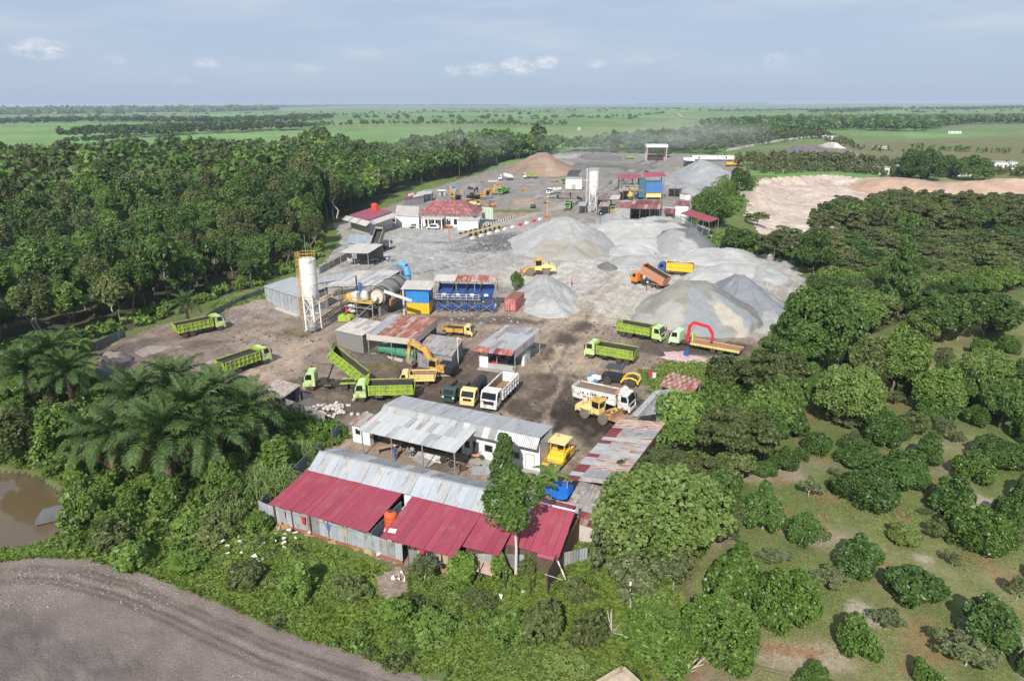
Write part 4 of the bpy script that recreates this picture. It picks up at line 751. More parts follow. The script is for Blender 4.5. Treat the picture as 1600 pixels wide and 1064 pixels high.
def reed_clump(label, px0, py0, px1, py1, n, hgt, seed):
    a, b = W(px0, py0), W(px1, py1); c = (a + b) / 2; z0 = hz(c.x, c.y); t = thing('tall_grass_clump', label, 'tall grass', (c.x, c.y, z0)); rng = np.random.default_rng(seed); rx = (b - a).length / 2
    an = rng.uniform(0, 6.28, n); rr = np.sqrt(rng.uniform(0, 1, n)) * rx; P = np.stack([rr * np.cos(an), rr * np.sin(an), 0 * rr], 1); V = []; 
    az = rng.uniform(0, 6.28, n); d = np.stack([np.cos(az), np.sin(az), 0 * az], 1); s = np.stack([-np.sin(az), np.cos(az), 0 * az], 1); h = hgt * rng.uniform(.6, 1.1, n)[:, None] * (1 - .35 * (rr / rx) ** 2)[:, None]; up = np.array([0, 0, 1.]); w = .05
    sec = [P, P + up * h * .55 + d * h * .08, P + up * h * .92 + d * h * .28, P + up * h * .78 + d * h * .62]
    V = np.concatenate([np.stack([x - s * w * k, x + s * w * k], 1) for x, k in zip(sec, (.6, 1, .9, .15))], 1).reshape(-1, 3); base = np.arange(n)[:, None] * 8
    q = np.concatenate([base + np.array(f) for f in ([0, 1, 3, 2], [2, 3, 5, 4], [4, 5, 7, 6])], 0)
    tag(link('leaf_blades', np_mesh('leaf_blades', V, q, LM['reed']), t), kind='stuff'); return t

def bz(x, y):
    px = 800 + x / (y * _cp + H * _sp) * F; return ('beside the pond' if px < 130 else 'below the palms' if px < 270 else 'right of the palms' if px < 390 else 'by the ditch') + (', nearer the field' if y < 68 else ', towards the wood' if y > 84 else '')
def left_garden():
    g = 'oil palms left of the yard'
    for px, py, z, s, lab in [(80,562,6.5,1.05,'oil palm at the corner of the wood by the fence'),(38,585,5.5,1.0,'oil palm at the left frame edge above the pond scrub'),(105,590,5.0,.95,'oil palm in front of the corner palm'),(215,628,6.8,1.1,'tallest oil palm at the back left of the dense palm group'),(275,615,7.2,1.15,'oil palm at the top of the dense palm group'),(335,630,7.0,1.1,'oil palm at the back right of the dense palm group'),(255,690,6.4,1.2,'oil palm in the front middle of the dense palm group'),(190,690,5.0,1.0,'oil palm at the left of the dense palm group'),(330,685,6.0,1.05,'oil palm in the right middle of the dense palm group'),(385,650,6.0,1.0,'oil palm at the right end of the dense palm group'),(150,690,4.2,.9,'low oil palm nearest the pond'),(300,655,7.4,1.1,'oil palm in the heart of the dense palm group')]:
        palm('oil_palm', lab, px, py, z - .7, 34, s * 1.12, g, rot=px)
    palm('coconut_palm', 'young palm with pale crown inside the left wood', 310, 340, 8, 18, .8); palm('coconut_palm', 'palm beside the fence of the wood behind the green truck', 290, 478, 4.5, 16, .75); palm('coconut_palm', 'palm among the trees right of the orchard belt', 1460, 475, 4.2, 16, .8)
    for px, py, z, lab in [(862,742,3.2,'banana plant between blue tarpaulin and red roof'),(846,757,2.6,'lower banana plant right of the tall street-side tree'),(515,318,3.4,'banana plant at the wood edge behind the red roofed house'),(530,322,3.2,'banana plant nearest the red roofed house'),(498,312,3.4,'banana plant deepest in the wood edge'),(120,540,3.0,'banana plant under the palms by the wood')]:
        banana(lab, px, py, z, 1.0 if px > 600 else 1.25, None)
    reed_clump('bright tall grass clump left of the red roofed building', 378, 778, 462, 760, 900, 3.2, 5); reed_clump('shorter tall grass clump by the ditch', 452, 722, 492, 716, 420, 2.4, 6); reed_clump('tall grass clump below the palm group', 330, 800, 380, 812, 420, 2.0, 7)
    r = np.random.default_rng(31)
    polyL = poly_w([(-60,560),(110,585),(150,600),(230,640),(400,650),(500,715),(415,800),(420,830),(330,870),(130,868),(60,846),(120,800),(100,745),(-60,720)])
    p = scatter_pts(polyL, 1.9, 44, xlim=(-50, 560)); k = (fbm(p[:, 0] * .2, p[:, 1] * .2, 19, 3) > .36) & (sdist(POND, p[:, 0], p[:, 1]) < -.8) & ~inside(BARE[0], p[:, 0], p[:, 1]); p = p[k]
    h = r.uniform(.5, 1.9, len(p)); mass('left_undergrowth', 'tangled green undergrowth around the palms and pond', 'undergrowth', p, h, r.uniform(.8, 1.5, len(p)), LM['bright'], 85, .27, 62, 'dome', stems=False)
    q = scatter_pts(polyL, 4.4, 45, xlim=(-50, 560)); q = q[(sdist(POND, q[:, 0], q[:, 1]) < -3) & ~inside(BARE[0], q[:, 0], q[:, 1])]
    for i, (x, y) in enumerate(q[:70]):
        sp = ['bushd', 'bush', 'vinebush', 'bush'][i % 4]; plant_tree(sp, 'bush', {'bushd': 'dull green bush in the thicket ', 'bush': 'green bush in the thicket ', 'vinebush': 'bright creeper covered bush in the thicket '}[sp] + bz(x, y), 'bush', x, y, rnd.uniform(1.2, 2.3), rnd.uniform(1.2, 3.2), 'bushes around the palms')
    for b, sp, lab in [((-10,640,80,740),'olive','dull olive tree at the left frame edge above the pond'),((60,640,130,720),'bright','fresh green small tree between palms and pond'),((400,690,470,760),'vinebush','pale green thicket left of the red roofed building'),((330,720,390,800),'broadb','dark leafy small tree right of the palm group'),((100,770,170,830),'bush','rounded bush above the pond bank'),((20,530,150,580),'forest','dark small tree under the wood edge')]:
        fit_tree(sp, 'bush' if sp in ('bush', 'vinebush') else 'small_tree', lab, 'bush' if sp in ('bush', 'vinebush') else 'tree', *b)
    # creeper field by the ditch
    cp = poly_w([(440,650),(470,640),(540,668),(545,690),(505,702),(440,690),(428,668)]); p = scatter_pts(cp, .95, 46); mass('creeper_patch', 'bright green creepers covering the bank below the fence', 'creeper', p, r.uniform(.4, 1.0, len(p)), r.uniform(.6, .9, len(p)), LM['vine'], 80, .3, 63, 'dome', stems=False)

def front_strip():
    r = np.random.default_rng(33)
    poly = poly_w([(-60,862),(60,850),(140,862),(300,868),(425,822),(540,845),(640,892),(760,885),(870,888),(930,850),(1010,890),(1080,950),(1000,1064),(1010,1120),(760,1120),(680,1080),(590,1046),(440,996),(320,946),(220,906),(130,882),(50,878),(-60,892)])
    tufts('rough_grass', 'rough green grass on the strip below the fence', poly, 40000, (.2, .55), .028, LM['grass'], 72, 80, avoid=[FIELD] + BARE, keep=1.3)
    p = scatter_pts(poly, 1.15, 47, xlim=(-50, 1060)); cl = fbm(p[:, 0] * .18, p[:, 1] * .18, 23, 4); p = p[(cl > .60) & ((dist_poly(FENCE, p[:, 0], p[:, 1], False) > 2.6) & ~inside(FIELD, p[:, 0], p[:, 1]) & ~inside(BARE[1], p[:, 0], p[:, 1]))]; h = r.uniform(.25, .85, len(p)) * (.6 + fbm(p[:, 0] * .3, p[:, 1] * .3, 24, 3))
    s = r.uniform(size=len(p)); rr = r.uniform(.55, 1.15, len(p))
    mass('green_weeds', 'leafy green weeds over the rough strip below the fence', 'weeds', p[s < .6], h[s < .6], rr[s < .6], LM['bright'], 120, .22, 64, 'dome', stems=False); mass('dull_weeds', 'dull olive weeds over the rough strip below the fence', 'weeds', p[s >= .6], h[s >= .6], rr[s >= .6], LM['olive'], 120, .2, 65, 'dome', stems=False)
    tufts('pale_rough_grass', 'paler yellow-green grass patches on the rough strip', poly, 16000, (.2, .55), .03, LM['reed'], 78, 80, thresh=.5, avoid=[FIELD] + BARE, keep=1.3)
    for b, sp, lab in [((640,872,690,922),'sparse','grey-green round bush at the fence gap'),((698,868,754,920),'vinebush','bright green bush right of the grey one at the fence'),((440,885,508,952),'bush','light green bush above the ploughed field'),((756,868,806,915),'bush','creeper bush below the stepped red roof'),((806,872,842,905),'bushd','small creeper bush at the foot of the white trunk'),((806,940,886,1020),'bushd','large leafy bush mass in the middle of the strip'),((760,960,830,1020),'bush','bush left of the large leafy mass'),((640,960,720,1015),'bush','bush near the right end of the ploughed field'),((520,900,590,950),'bushd','dark bush left of the rubbish path'),((845,1010,925,1070),'yellow','yellow-green bush at the bottom frame edge'),((878,905,925,950),'bushd','dull bush below the fence corner'),((180,850,240,900),'bush','bush at the top of the ploughed field'),((350,880,420,930),'bushd','low dull bush by the scattered rubbish'),((885,965,950,1025),'bushd','olive bush in front of the fallen branches'),((720,920,780,960),'bushd','low dull bush between two green ones'),((590,935,650,985),'vinebush','bright bush right of the rubbish path'),((260,862,330,905),'vinebush','bright creeper bush at the field corner')]:
        fit_tree(sp, 'bush', lab, 'bush', *b)
    # grass bits elsewhere
    tufts('yard_grass', 'grass growing beside the flatbed truck', GRASSPATCH, 5000, (.15, .5), .04, LM['grass'], 73, 130)
    tufts('fence_grass', 'grass strip between the wood fence and the yard', poly_w([(335,488),(345,472),(420,452),(462,436),(468,446),(425,466)]), 4000, (.2, .7), .04, LM['grass'], 74, 160)
    tufts('bank_grass', 'long grass around the pond and palms', poly_w([(-60,560),(110,585),(150,600),(230,640),(400,650),(500,715),(415,800),(420,830),(330,870),(130,868),(60,850),(120,800),(100,745),(-60,720)]), 14000, (.25, .8), .04, LM['grass'], 75, 110, avoid=[POND] + BARE)
    # tall white-stemmed street tree and the conical one behind it
    fit_one('street_tree', 'tall white-stemmed tree standing in front of the red roof', (806, 896), [(758, 734, 848, 812)], 'bright'); 
    fit_tree('cone', 'conical_tree', 'dark conical tree between the two long roofs', 'tree', 763, 690, 815, 775, None, 0)
def fit_one(name, label, base, crowns, sp):
    g = G(*base); x0, y0, x1, y1 = crowns[0]; d = depth(g); rad = (x1 - x0) / 2 * d / F * .99; top = z_at((x0 + x1) / 2, y0, g + Vector((0, rad * .3, 0))); bot = z_at((x0 + x1) / 2, y1, g - Vector((0, rad * .2, 0)))
    t = thing(name, label, 'tree', g, .4); rng = np.random.default_rng(5); R_ = rad
    P, Nn, c, rb = crown_points(rng, 5200, 'round', 17); zt = P[:, 2].max(); zb = P[:, 2].min(); h0 = bot - .6; sz = (top - h0) / (zt - zb)
    v, q = leaf_quads(P * np.array([R_, R_, 0]) + np.array([0, 0, 1]) * (h0 + (P[:, 2:3] - zb) * sz), Nn, .22 * rng.uniform(.6, 1.3, len(P)), rng); link('crown', np_mesh('street_tree_crown', v, q, LM['broadc']), t)
    c2 = np.stack([c[:, 0] * R_, c[:, 1] * R_, h0 + (c[:, 2] - zb) * sz], 1); mb = MB(); p = [Vector((0, 0, -.2)), Vector((.05, 0, h0 * .5)), Vector((-.05, .05, h0)), Vector((0, 0, h0 + (top - h0) * .55))]; mb.tube(p, .15, 8, .07)
    for cc in c2[:12]: mb.tube([p[2] if cc[2] < h0 + 2 else p[3], Vector(cc)], .06, 4, .02)
    mb.obj('trunk', mat('white_bark', (.56, .54, .49), .8, var=.2, scale=4), t); return t
LM['broadc'] = leaf_mat('street_tree_leaves', (.045, .10, .018), (.135, .215, .042), objv=.05)
# ------------------------------------------------------------------ vehicles (local x forward, y left, z up)
LIME = mat('lime_paint', (.33, .47, .05), .5, var=.1, dirt=(.24, .20, .12), damt=.42); LIMEB = mat('shaded_lime_panel', (.235, .34, .035), .6, var=.15, dirt=(.15, .14, .08), damt=.3); PALELIME = mat('pale_lime_paint', (.46, .61, .25), .45, var=.08, dirt=(.26, .22, .14), damt=.3)  # LIMEB: darker lime paints the shade between the bed ribs
WHITEP = mat('white_paint', (.72, .72, .70), .45, var=.06, dirt=(.34, .26, .19), damt=.34); YELLOWP = mat('machine_yellow', (.66, .37, .065), .55, var=.12, dirt=(.25, .17, .09), damt=.42); CREAMY = mat('cream_yellow_paint', (.72, .56, .23), .5, var=.08, dirt=(.3, .2, .1), damt=.2)
ORANGEP = mat('orange_paint', (.56, .23, .11), .6, var=.12, dirt=(.36, .26, .20), damt=.42); ORANGEC = mat('bright_orange_paint', (.75, .20, .03), .45, var=.08); YBED = mat('yellow_bed_paint', (.78, .47, .03), .45, var=.06, dirt=(.4, .25, .08), damt=.15); DKGREEN = mat('dark_green_paint', (.035, .075, .06), .45, var=.15); MIDGREEN = mat('mid_green_paint', (.13, .36, .07), .5, var=.12)
REDP = mat('red_paint', (.55, .035, .045), .45, var=.1); BLUEP = mat('blue_paint', (.03, .09, .32), .5, var=.15, dirt=(.12, .11, .1), damt=.3); RUBBER = mat('dusty_rubber', (.055, .048, .042), .9, var=.25); RIM = mat('dusty_rim', (.33, .27, .20), .8, var=.2); RIMY = mat('yellow_rim', (.60, .40, .14), .7, var=.15)
CHAS = mat('dirty_chassis', (.055, .048, .042), .85, var=.3); GLASS = mat('dark_glass', (.012, .016, .02), .08, spec=.7, var=.05); LAMP = mat('lamp_glass', (.75, .74, .70), .15, var=.05); LAMPR = mat('tail_lamp_red', (.5, .02, .02), .3); BLACKP = mat('black_steel', (.022, .022, .024), .5, var=.2); LINER = mat('worn_bed_steel', (.055, .045, .038), .8, var=.35, scale=3); RUSTLIN = mat('rusty_bed_steel', (.26, .16, .095), .85, var=.3, scale=2); SILV = mat('silver_paint', (.42, .43, .44), .3, metal=.3, var=.05)
_w = {}
def wheel(parent, x, y, r, w, tyre=None, rim=None, name='wheel'):
    tyre = tyre or RUBBER; rim = rim or RIM; key = (r, w, tyre.name, rim.name)
    if key not in _w:
        a = MB(Matrix.Rotation(math.pi / 2, 4, 'X')).lathe([(r * .55, -w / 2), (r * .93, -w / 2), (r, -w * .36), (r, w * .36), (r * .93, w / 2), (r * .55, w / 2)], 14).mesh('tyre', tyre, True)
        b = MB(Matrix.Rotation(math.pi / 2, 4, 'X')).lathe([(r * .56, -w * .44), (r * .5, -w * .36), (r * .2, -w * .40), (r * .16, -w * .54), (r * .16, w * .54), (r * .2, w * .40), (r * .5, w * .36), (r * .56, w * .44)], 12).mesh('rim', rim)
        _w[key] = (a, b)
    a, b = _w[key]; o = link(name, a, parent, (x, y, r)); link('rim', b, o); return o
def place(p_rear, p_front, xr, side, off):
    """location and heading from the contact points of two wheels on the camera's side of the vehicle"""
    a, b = W(*p_rear), W(*p_front); d = (b - a); d.z = 0; d.normalize(); n = Vector((-d.y, d.x, 0)) * off
    if n.y < 0: n = -n                                          # the hidden half lies away from the camera
    m = a - d * xr + n; return Vector((m.x, m.y, hz(m.x, m.y))), math.atan2(d.y, d.x)
def cab(t, m, x0, x1, w, z0, z1, deflector=False, stripe=None):
    h = z1 - z0; fx = x1
    c = MB().extr([(x0, z0), (fx, z0), (fx + .06, z0 + h * .38), (fx - .10, z0 + h * .62), (fx - .38, z1 - .10), (fx - .55, z1), (x0 + .12, z1 + .02), (x0, z1 - .12)], -w, w).obj('cab', m, t)
    e = .012
    MB().hexa([(fx - .05, -w + .14, z0 + h * .50), (fx - .05, w - .14, z0 + h * .50), (fx - .35, w - .2, z1 - .17), (fx - .35, -w + .2, z1 - .17), (fx + .05, -w + .14, z0 + h * .50), (fx + .05, w - .14, z0 + h * .50), (fx - .24, w - .2, z1 - .15), (fx - .24, -w + .2, z1 - .15)]).obj('windscreen', GLASS, c)
    for s in (-1, 1):
        y = s * (w + e); MB().hexa([(x0 + .42, s * (w - .03), z0 + h * .50), (fx - .22, s * (w - .03), z0 + h * .50), (fx - .42, s * (w - .03), z1 - .2), (x0 + .42, s * (w - .03), z1 - .2), (x0 + .42, y, z0 + h * .50), (fx - .22, y, z0 + h * .50), (fx - .42, y, z1 - .2), (x0 + .42, y, z1 - .2)]).obj('side_window', GLASS, c)
        MB().box(fx - .02, fx + .14, s * (w - .18) - .14, s * (w - .18) + .14, z0 + .22, z0 + .42).obj('headlight', LAMP, t)
        mi = MB(); mi.box(fx - .02, fx + .10, s * (w + .1), s * (w + .28), z0 + h * .45, z0 + h * .78); mi.beam((fx - .05, s * w, z0 + h * .8), (fx + .04, s * (w + .18), z0 + h * .8), .04); mi.obj('mirror', BLACKP, c)
        MB().box(x0 + .35, x0 + .47, s * (w - .02), s * (w + .02), z0 + h * .34, z0 + h * .38).obj('door_handle', BLACKP, c)
    MB().box(fx - .1, fx + .16, -w + .02, w - .02, z0 - .28, z0 + .16).obj('bumper', m if m != WHITEP else WHITEP, t); MB().box(fx + .0, fx + .075, -w + .42, w - .42, z0 + .24, z0 + h * .36).obj('grille', BLACKP, c)
    if deflector: MB().extr([(x0 + .1, z1), (fx - .8, z1), (fx - 1.1, z1 + .42), (x0 + .1, z1 + .55)], -w * .8, w * .8).obj('roof_deflector', m, c)
    return c
def bed(t, m, x0, x1, w, z0, hgt, tilt=0., liner=LINER, nr=9, gate=None, pivot=None, visor=True, railm=None, style='rib'):
    pv = pivot or (x0 + .35, 0, z0); M = Matrix.Translation(pv) @ Matrix.Rotation(-R(tilt), 4, 'Y') @ Matrix.Translation((-pv[0], 0, -pv[2])); z1 = z0 + hgt; th = .07
    b = MB(M); b.box(x0, x1, -w, w, z0, z0 + .12); b.box(x0 + .1, x1, -w, -w + th, z0 + .12, z1); b.box(x0 + .1, x1, w - th, w, z0 + .12, z1); b.box(x1 - .08, x1, -w + th, w - th, z0 + .12, z1 + .25)
    if visor: b.hexa([(x1 - .02, -w * .96, z1 + .1), (x1 + .45, -w * .96, z1 + .28), (x1 + .45, w * .96, z1 + .28), (x1 - .02, w * .96, z1 + .1), (x1 - .02, -w * .96, z1 + .16), (x1 + .45, -w * .96, z1 + .34), (x1 + .45, w * .96, z1 + .34), (x1 - .02, w * .96, z1 + .16)])
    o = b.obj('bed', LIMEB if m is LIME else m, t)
    r = MB(M)
    for s in (-1, 1):
        for i in range(nr): x = x0 + .2 + (x1 - x0 - .35) * i / (nr - 1); r.box(x - .06, x + .06, s * (w + .005) - (.13 if s < 0 else 0), s * (w + .005) + (.13 if s > 0 else 0), z0 + .0, z1 - .02)
        for z in (z0 + .04, z0 + hgt * .52, z1 - .06): r.box(x0 + .08, x1 - .02, s * (w + .002) - (.11 if s < 0 else 0), s * (w + .002) + (.11 if s > 0 else 0), z, z + .11)
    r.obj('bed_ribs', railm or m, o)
    g = MB(M); g.hexa([(x0 + .02, -w + .02, z0 + .1), (x0 + .09, -w + .02, z0 + .1), (x0 + .09, w - .02, z0 + .1), (x0 + .02, w - .02, z0 + .1), (x0 - .22, -w + .02, z1 + .05), (x0 - .15, -w + .02, z1 + .05), (x0 - .15, w - .02, z1 + .05), (x0 - .22, w - .02, z1 + .05)])
    g.obj('tailgate', gate or m, o)
    l = MB(M); e = .012; l.box(x0 + .12, x1 - .09, -w + th + e, w - th - e, z0 + .125, z0 + .15); l.box(x0 + .12, x1 - .1, -w + th, -w + th + .02, z0 + .16, z1 - .06); l.box(x0 + .12, x1 - .1, w - th - .02, w - th, z0 + .16, z1 - .06); l.box(x1 - .1, x1 - .081, -w + th + .03, w - th - .03, z0 + .16, z1 - .02); l.obj('bed_lining', liner, o)
    return o, M
def load_heap(name, label, t, M, x0, x1, w, z, hump, m, seed):
    """loose material lying in a bed: its own object, on the bed"""
    n, k = 18, 9; X, Y = np.meshgrid(np.linspace(x0, x1, n), np.linspace(-w, w, k), indexing='ij'); u = np.abs(Y) / w; v = np.abs((X - (x0 + x1) / 2) / ((x1 - x0) / 2)); Z = z + hump * (1 - u ** 2) * (1 - v ** 3) + (fbm(X * 2 + seed, Y * 2, seed, 3) - .5) * .22
    w_ = t.matrix_basis @ M if M else t.matrix_basis
    V = [tuple(w_ @ Vector((a, b, c))) for a, b, c in zip(X.ravel(), Y.ravel(), Z.ravel())]; idx = np.arange(n * k).reshape(n, k); q = np.stack([idx[:-1, :-1], idx[1:, :-1], idx[1:, 1:], idx[:-1, 1:]], -1).reshape(-1, 4)
    return tag(link(name, np_mesh(name, V, q, m, smooth=True)), label, 'load', kind='stuff')
def dump_truck(label, loc, rz, cabm, bedm, tilt=0., gate=None, liner=LINER, group='heavy dump trucks in the yard', railm=None, name='dump_truck', scale=1., small=False, defl=False, L=None, nr=9, hgt=1.45, visor=True):
    t = thing(name, label, 'dump truck', loc, rz, group); t.scale = (scale,) * 3
    ch = MB(); ch.box(-4.0, 3.7, -.42, -.30, .78, 1.06); ch.box(-4.0, 3.7, .30, .42, .78, 1.06)
    for x in (-3.8, -2.3, -.6, 1.0, 2.3, 3.4): ch.box(x - .08, x + .08, -.30, .30, .82, 1.02)
    for x in (3.2, -1.7, -3.0): ch.cyl((x, -1.0, .52), (x, 1.0, .52), .10, n=6)
    ch.obj('chassis', CHAS, t); MB().cyl((.2, .95, .78), (1.3, .95, .78), .3, n=10).obj('fuel_tank', BLACKP, t); MB().box(.1, 1.2, -1.15, -.55, .55, 1.05).obj('battery_box', BLACKP, t)
    if tilt: MB().beam((1.0, 0, 1.05), Matrix.Translation((-3.85, 0, 1.15)) @ Matrix.Rotation(-R(tilt), 4, 'Y') @ Vector((4.7, 0, .1)), .22).obj('tipping_ram', BLACKP, t)
    for s in (-1, 1):
        for x in (-1.7, -3.0): wheel(t, x, s * .93, .53, .52)
        wheel(t, 3.2, s * 1.02, .53, .32)
        MB().extr([(-3.75, .92), (-3.55, 1.08), (-1.15, 1.08), (-.95, .92), (-1.15, 1.02), (-3.55, 1.02)], s * .95 - .28, s * .95 + .28).obj('mudguard', bedm, t)
        MB().box(-4.12, -4.04, s * .85 - .2, s * .85 + .2, .82, .98).obj('tail_lamp', LAMPR, t)
    cab(t, cabm, 2.52, 4.15, 1.20, .82, 2.86, defl); o, M = bed(t, bedm, -4.2, 2.2, 1.24, 1.12, hgt, tilt, liner, nr, gate, visor=visor, railm=railm)
    return t, M
def light_truck(label, loc, rz, cabm, bedm, group=None, bedh=.75, tank=False, name='light_truck', liner=LINER, nr=7):
    t = thing(name, label, 'truck', loc, rz, group); ch = MB(); ch.box(-2.7, 2.2, -.36, .36, .55, .78); ch.cyl((-1.5, -.8, .4), (-1.5, .8, .4), .08, n=6); ch.obj('chassis', CHAS, t)
    for s in (-1, 1): wheel(t, -1.5, s * .75, .41, .42); wheel(t, 1.75, s * .82, .41, .24)
    cab(t, cabm, 1.2, 2.55, .98, .62, 2.12)
    if tank:
        MB(Matrix.Translation((-.85, 0, 1.45)) @ Matrix.Rotation(math.pi / 2, 4, 'Y')).lathe([(.1, -1.95), (.62, -1.85), (.70, -1.7), (.70, 1.7), (.62, 1.85), (.1, 1.95)], 16).obj('tank', bedm, t, smooth=True); MB().box(-2.7, 1.0, -.5, .5, .78, .86).obj('tank_cradle', CHAS, t); MB().cyl((-.8, 0, 2.1), (-.8, 0, 2.28), .28, n=10).obj('hatch', CHAS, t)
    else: bed(t, bedm, -2.75, 1.05, 1.02, .86, bedh, 0, liner, nr, visor=False)
    return t

def vehicles():
    DARKL = mat('dark_asphalt_load', (.035, .032, .030), .9, scale=5, var=.4, bump=.6); SOILL = mat('brown_soil_load', (.20, .14, .10), .95, scale=4, var=.3, bump=.6)
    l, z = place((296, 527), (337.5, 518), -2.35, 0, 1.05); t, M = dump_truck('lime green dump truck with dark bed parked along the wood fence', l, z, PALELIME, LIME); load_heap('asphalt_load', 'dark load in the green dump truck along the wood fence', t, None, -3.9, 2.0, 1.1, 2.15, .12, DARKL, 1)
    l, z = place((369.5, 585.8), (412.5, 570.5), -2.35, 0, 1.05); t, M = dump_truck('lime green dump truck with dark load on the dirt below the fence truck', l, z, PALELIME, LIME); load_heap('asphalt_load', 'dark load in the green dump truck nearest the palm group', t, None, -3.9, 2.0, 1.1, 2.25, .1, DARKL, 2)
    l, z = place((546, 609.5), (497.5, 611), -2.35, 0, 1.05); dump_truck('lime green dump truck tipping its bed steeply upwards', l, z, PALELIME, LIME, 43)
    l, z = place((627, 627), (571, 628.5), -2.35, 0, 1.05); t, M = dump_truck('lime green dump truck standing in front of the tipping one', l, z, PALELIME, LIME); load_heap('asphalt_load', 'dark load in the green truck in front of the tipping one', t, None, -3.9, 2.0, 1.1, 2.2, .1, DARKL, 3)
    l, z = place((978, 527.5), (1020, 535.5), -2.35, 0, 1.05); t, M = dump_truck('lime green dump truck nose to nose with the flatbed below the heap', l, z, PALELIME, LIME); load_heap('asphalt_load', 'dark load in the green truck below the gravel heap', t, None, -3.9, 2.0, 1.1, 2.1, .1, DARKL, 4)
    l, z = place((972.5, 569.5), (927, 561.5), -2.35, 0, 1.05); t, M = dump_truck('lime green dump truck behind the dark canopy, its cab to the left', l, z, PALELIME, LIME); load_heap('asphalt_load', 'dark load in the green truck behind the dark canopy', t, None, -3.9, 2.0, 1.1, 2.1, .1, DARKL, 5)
    # white dump trucks
    l, z = place((805, 622), (778, 650), -2.35, 0, 1.05); a, b = W(806, 618), W(775, 652); d = (b - a).normalized(); z = math.atan2(d.y, d.x); c = W(781, 625); 
    t, M = dump_truck('white dump truck with open rusty bed parked behind the long grey roof', Vector((c.x, c.y, 0)), z, WHITEP, WHITEP, 0, liner=RUSTLIN, nr=7)
    l, z = place((914, 634), (977, 648.5), -2.35, 0, 1.05); t, M = dump_truck('white dump truck carrying brown soil behind the wheel loader', l, z, WHITEP, WHITEP, 0, liner=RUSTLIN, defl=True, nr=6, railm=WHITEP, hgt=1.5); load_heap('soil_load', 'brown soil heaped in the white truck behind the wheel loader', t, None, -3.9, 2.0, 1.12, 2.45, .25, SOILL, 6)
    le = MB(); rr = random.Random(4)
    for i, x in enumerate(np.arange(-3.4, 1.6, .36)):      # worn dark lettering on the side boards
        for s in (-1, 1):
            if rr.random() < .25: continue
            h = rr.uniform(.22, .4); le.box(x, x + rr.uniform(.12, .28), s * 1.255 - (.09 if s < 0 else -.09), s * 1.255 + (.105 if s > 0 else -.105), 1.95, 1.95 + h)
    le.obj('worn_lettering', BLACKP, t)
    rd = MB(); [rd.box(x, x + .5, s * 1.345 - .015, s * 1.345 + .015, 1.42, 1.62) for x in (-2.6, -1.9, -1.0) for s in (-1, 1)]; rd.obj('red_lettering', REDP, t)
    MB().box(2.0, 2.45, -1.15, 1.15, 2.95, 3.0).obj('bed_visor', mat('faded_red_sheet', (.45, .2, .13), .7), t)
    # orange and yellow tippers on the gravel
    l, z = place((1024, 451), (991, 444.5), -2.35, 0, 1.05); t, M = dump_truck('orange dump truck with its salmon bed half raised on the gravel', l, z, ORANGEC, ORANGEP, 19, hgt=1.9, nr=11)
    l, z = place((1070, 431.5), (1036, 429), -2.35, 0, 1.05); t, M = dump_truck('yellow bed dump truck with dark blue cab behind the orange one', l, z, BLUEP, YBED, 0, hgt=1.9, nr=12); load_heap('gravel_load', 'grey gravel humped in the yellow truck bed', t, None, -3.9, 2.0, 1.12, 2.7, .45, mat('grey_gravel_load', (.3, .29, .28), .95, bump=.5), 7)
    l, z = place((596, 396), (628, 383), -2.35, 0, 1.05); dump_truck('white cab dump truck tipping beside the grey shed at the wood', l, z, WHITEP, mat('grey_bed_paint', (.26, .25, .22), .7, var=.2), 48)
    # small trucks
    c = W(652, 600); light_truck('pale yellow tipper being filled by the yellow excavator', Vector((c.x, c.y, 0)), R(-178), CREAMY, CREAMY, bedh=1.0, liner=RUSTLIN)
    a, b = W(703, 531), W(739, 533); d = b - a; c = W(718, 524); light_truck('cream yellow tipper between rusty shed and workshop', Vector((c.x, c.y, 0)), math.atan2(d.y, d.x) - .05, CREAMY, YELLOWP, bedh=.7)
    a, b = W(722, 611), W(703, 628); d = b - a; c = (a + b) / 2; light_truck('dark green small truck left of the black tanker', Vector((c.x, c.y, 0)), math.atan2(d.y, d.x), DKGREEN, CHAS, bedh=.6)
    a, b = W(757, 606), W(727, 640); d = b - a; c = (a + b) / 2; t = light_truck('black tanker truck with cream cab beside the white dump truck', Vector((c.x, c.y, 0)), math.atan2(d.y, d.x), CREAMY, BLACKP, tank=True, name='tanker_truck'); t.scale = (1.25, 1.1, 1.15)
    flatbed(); excavators(); loaders(); rollers(); far_vehicles(); cars()

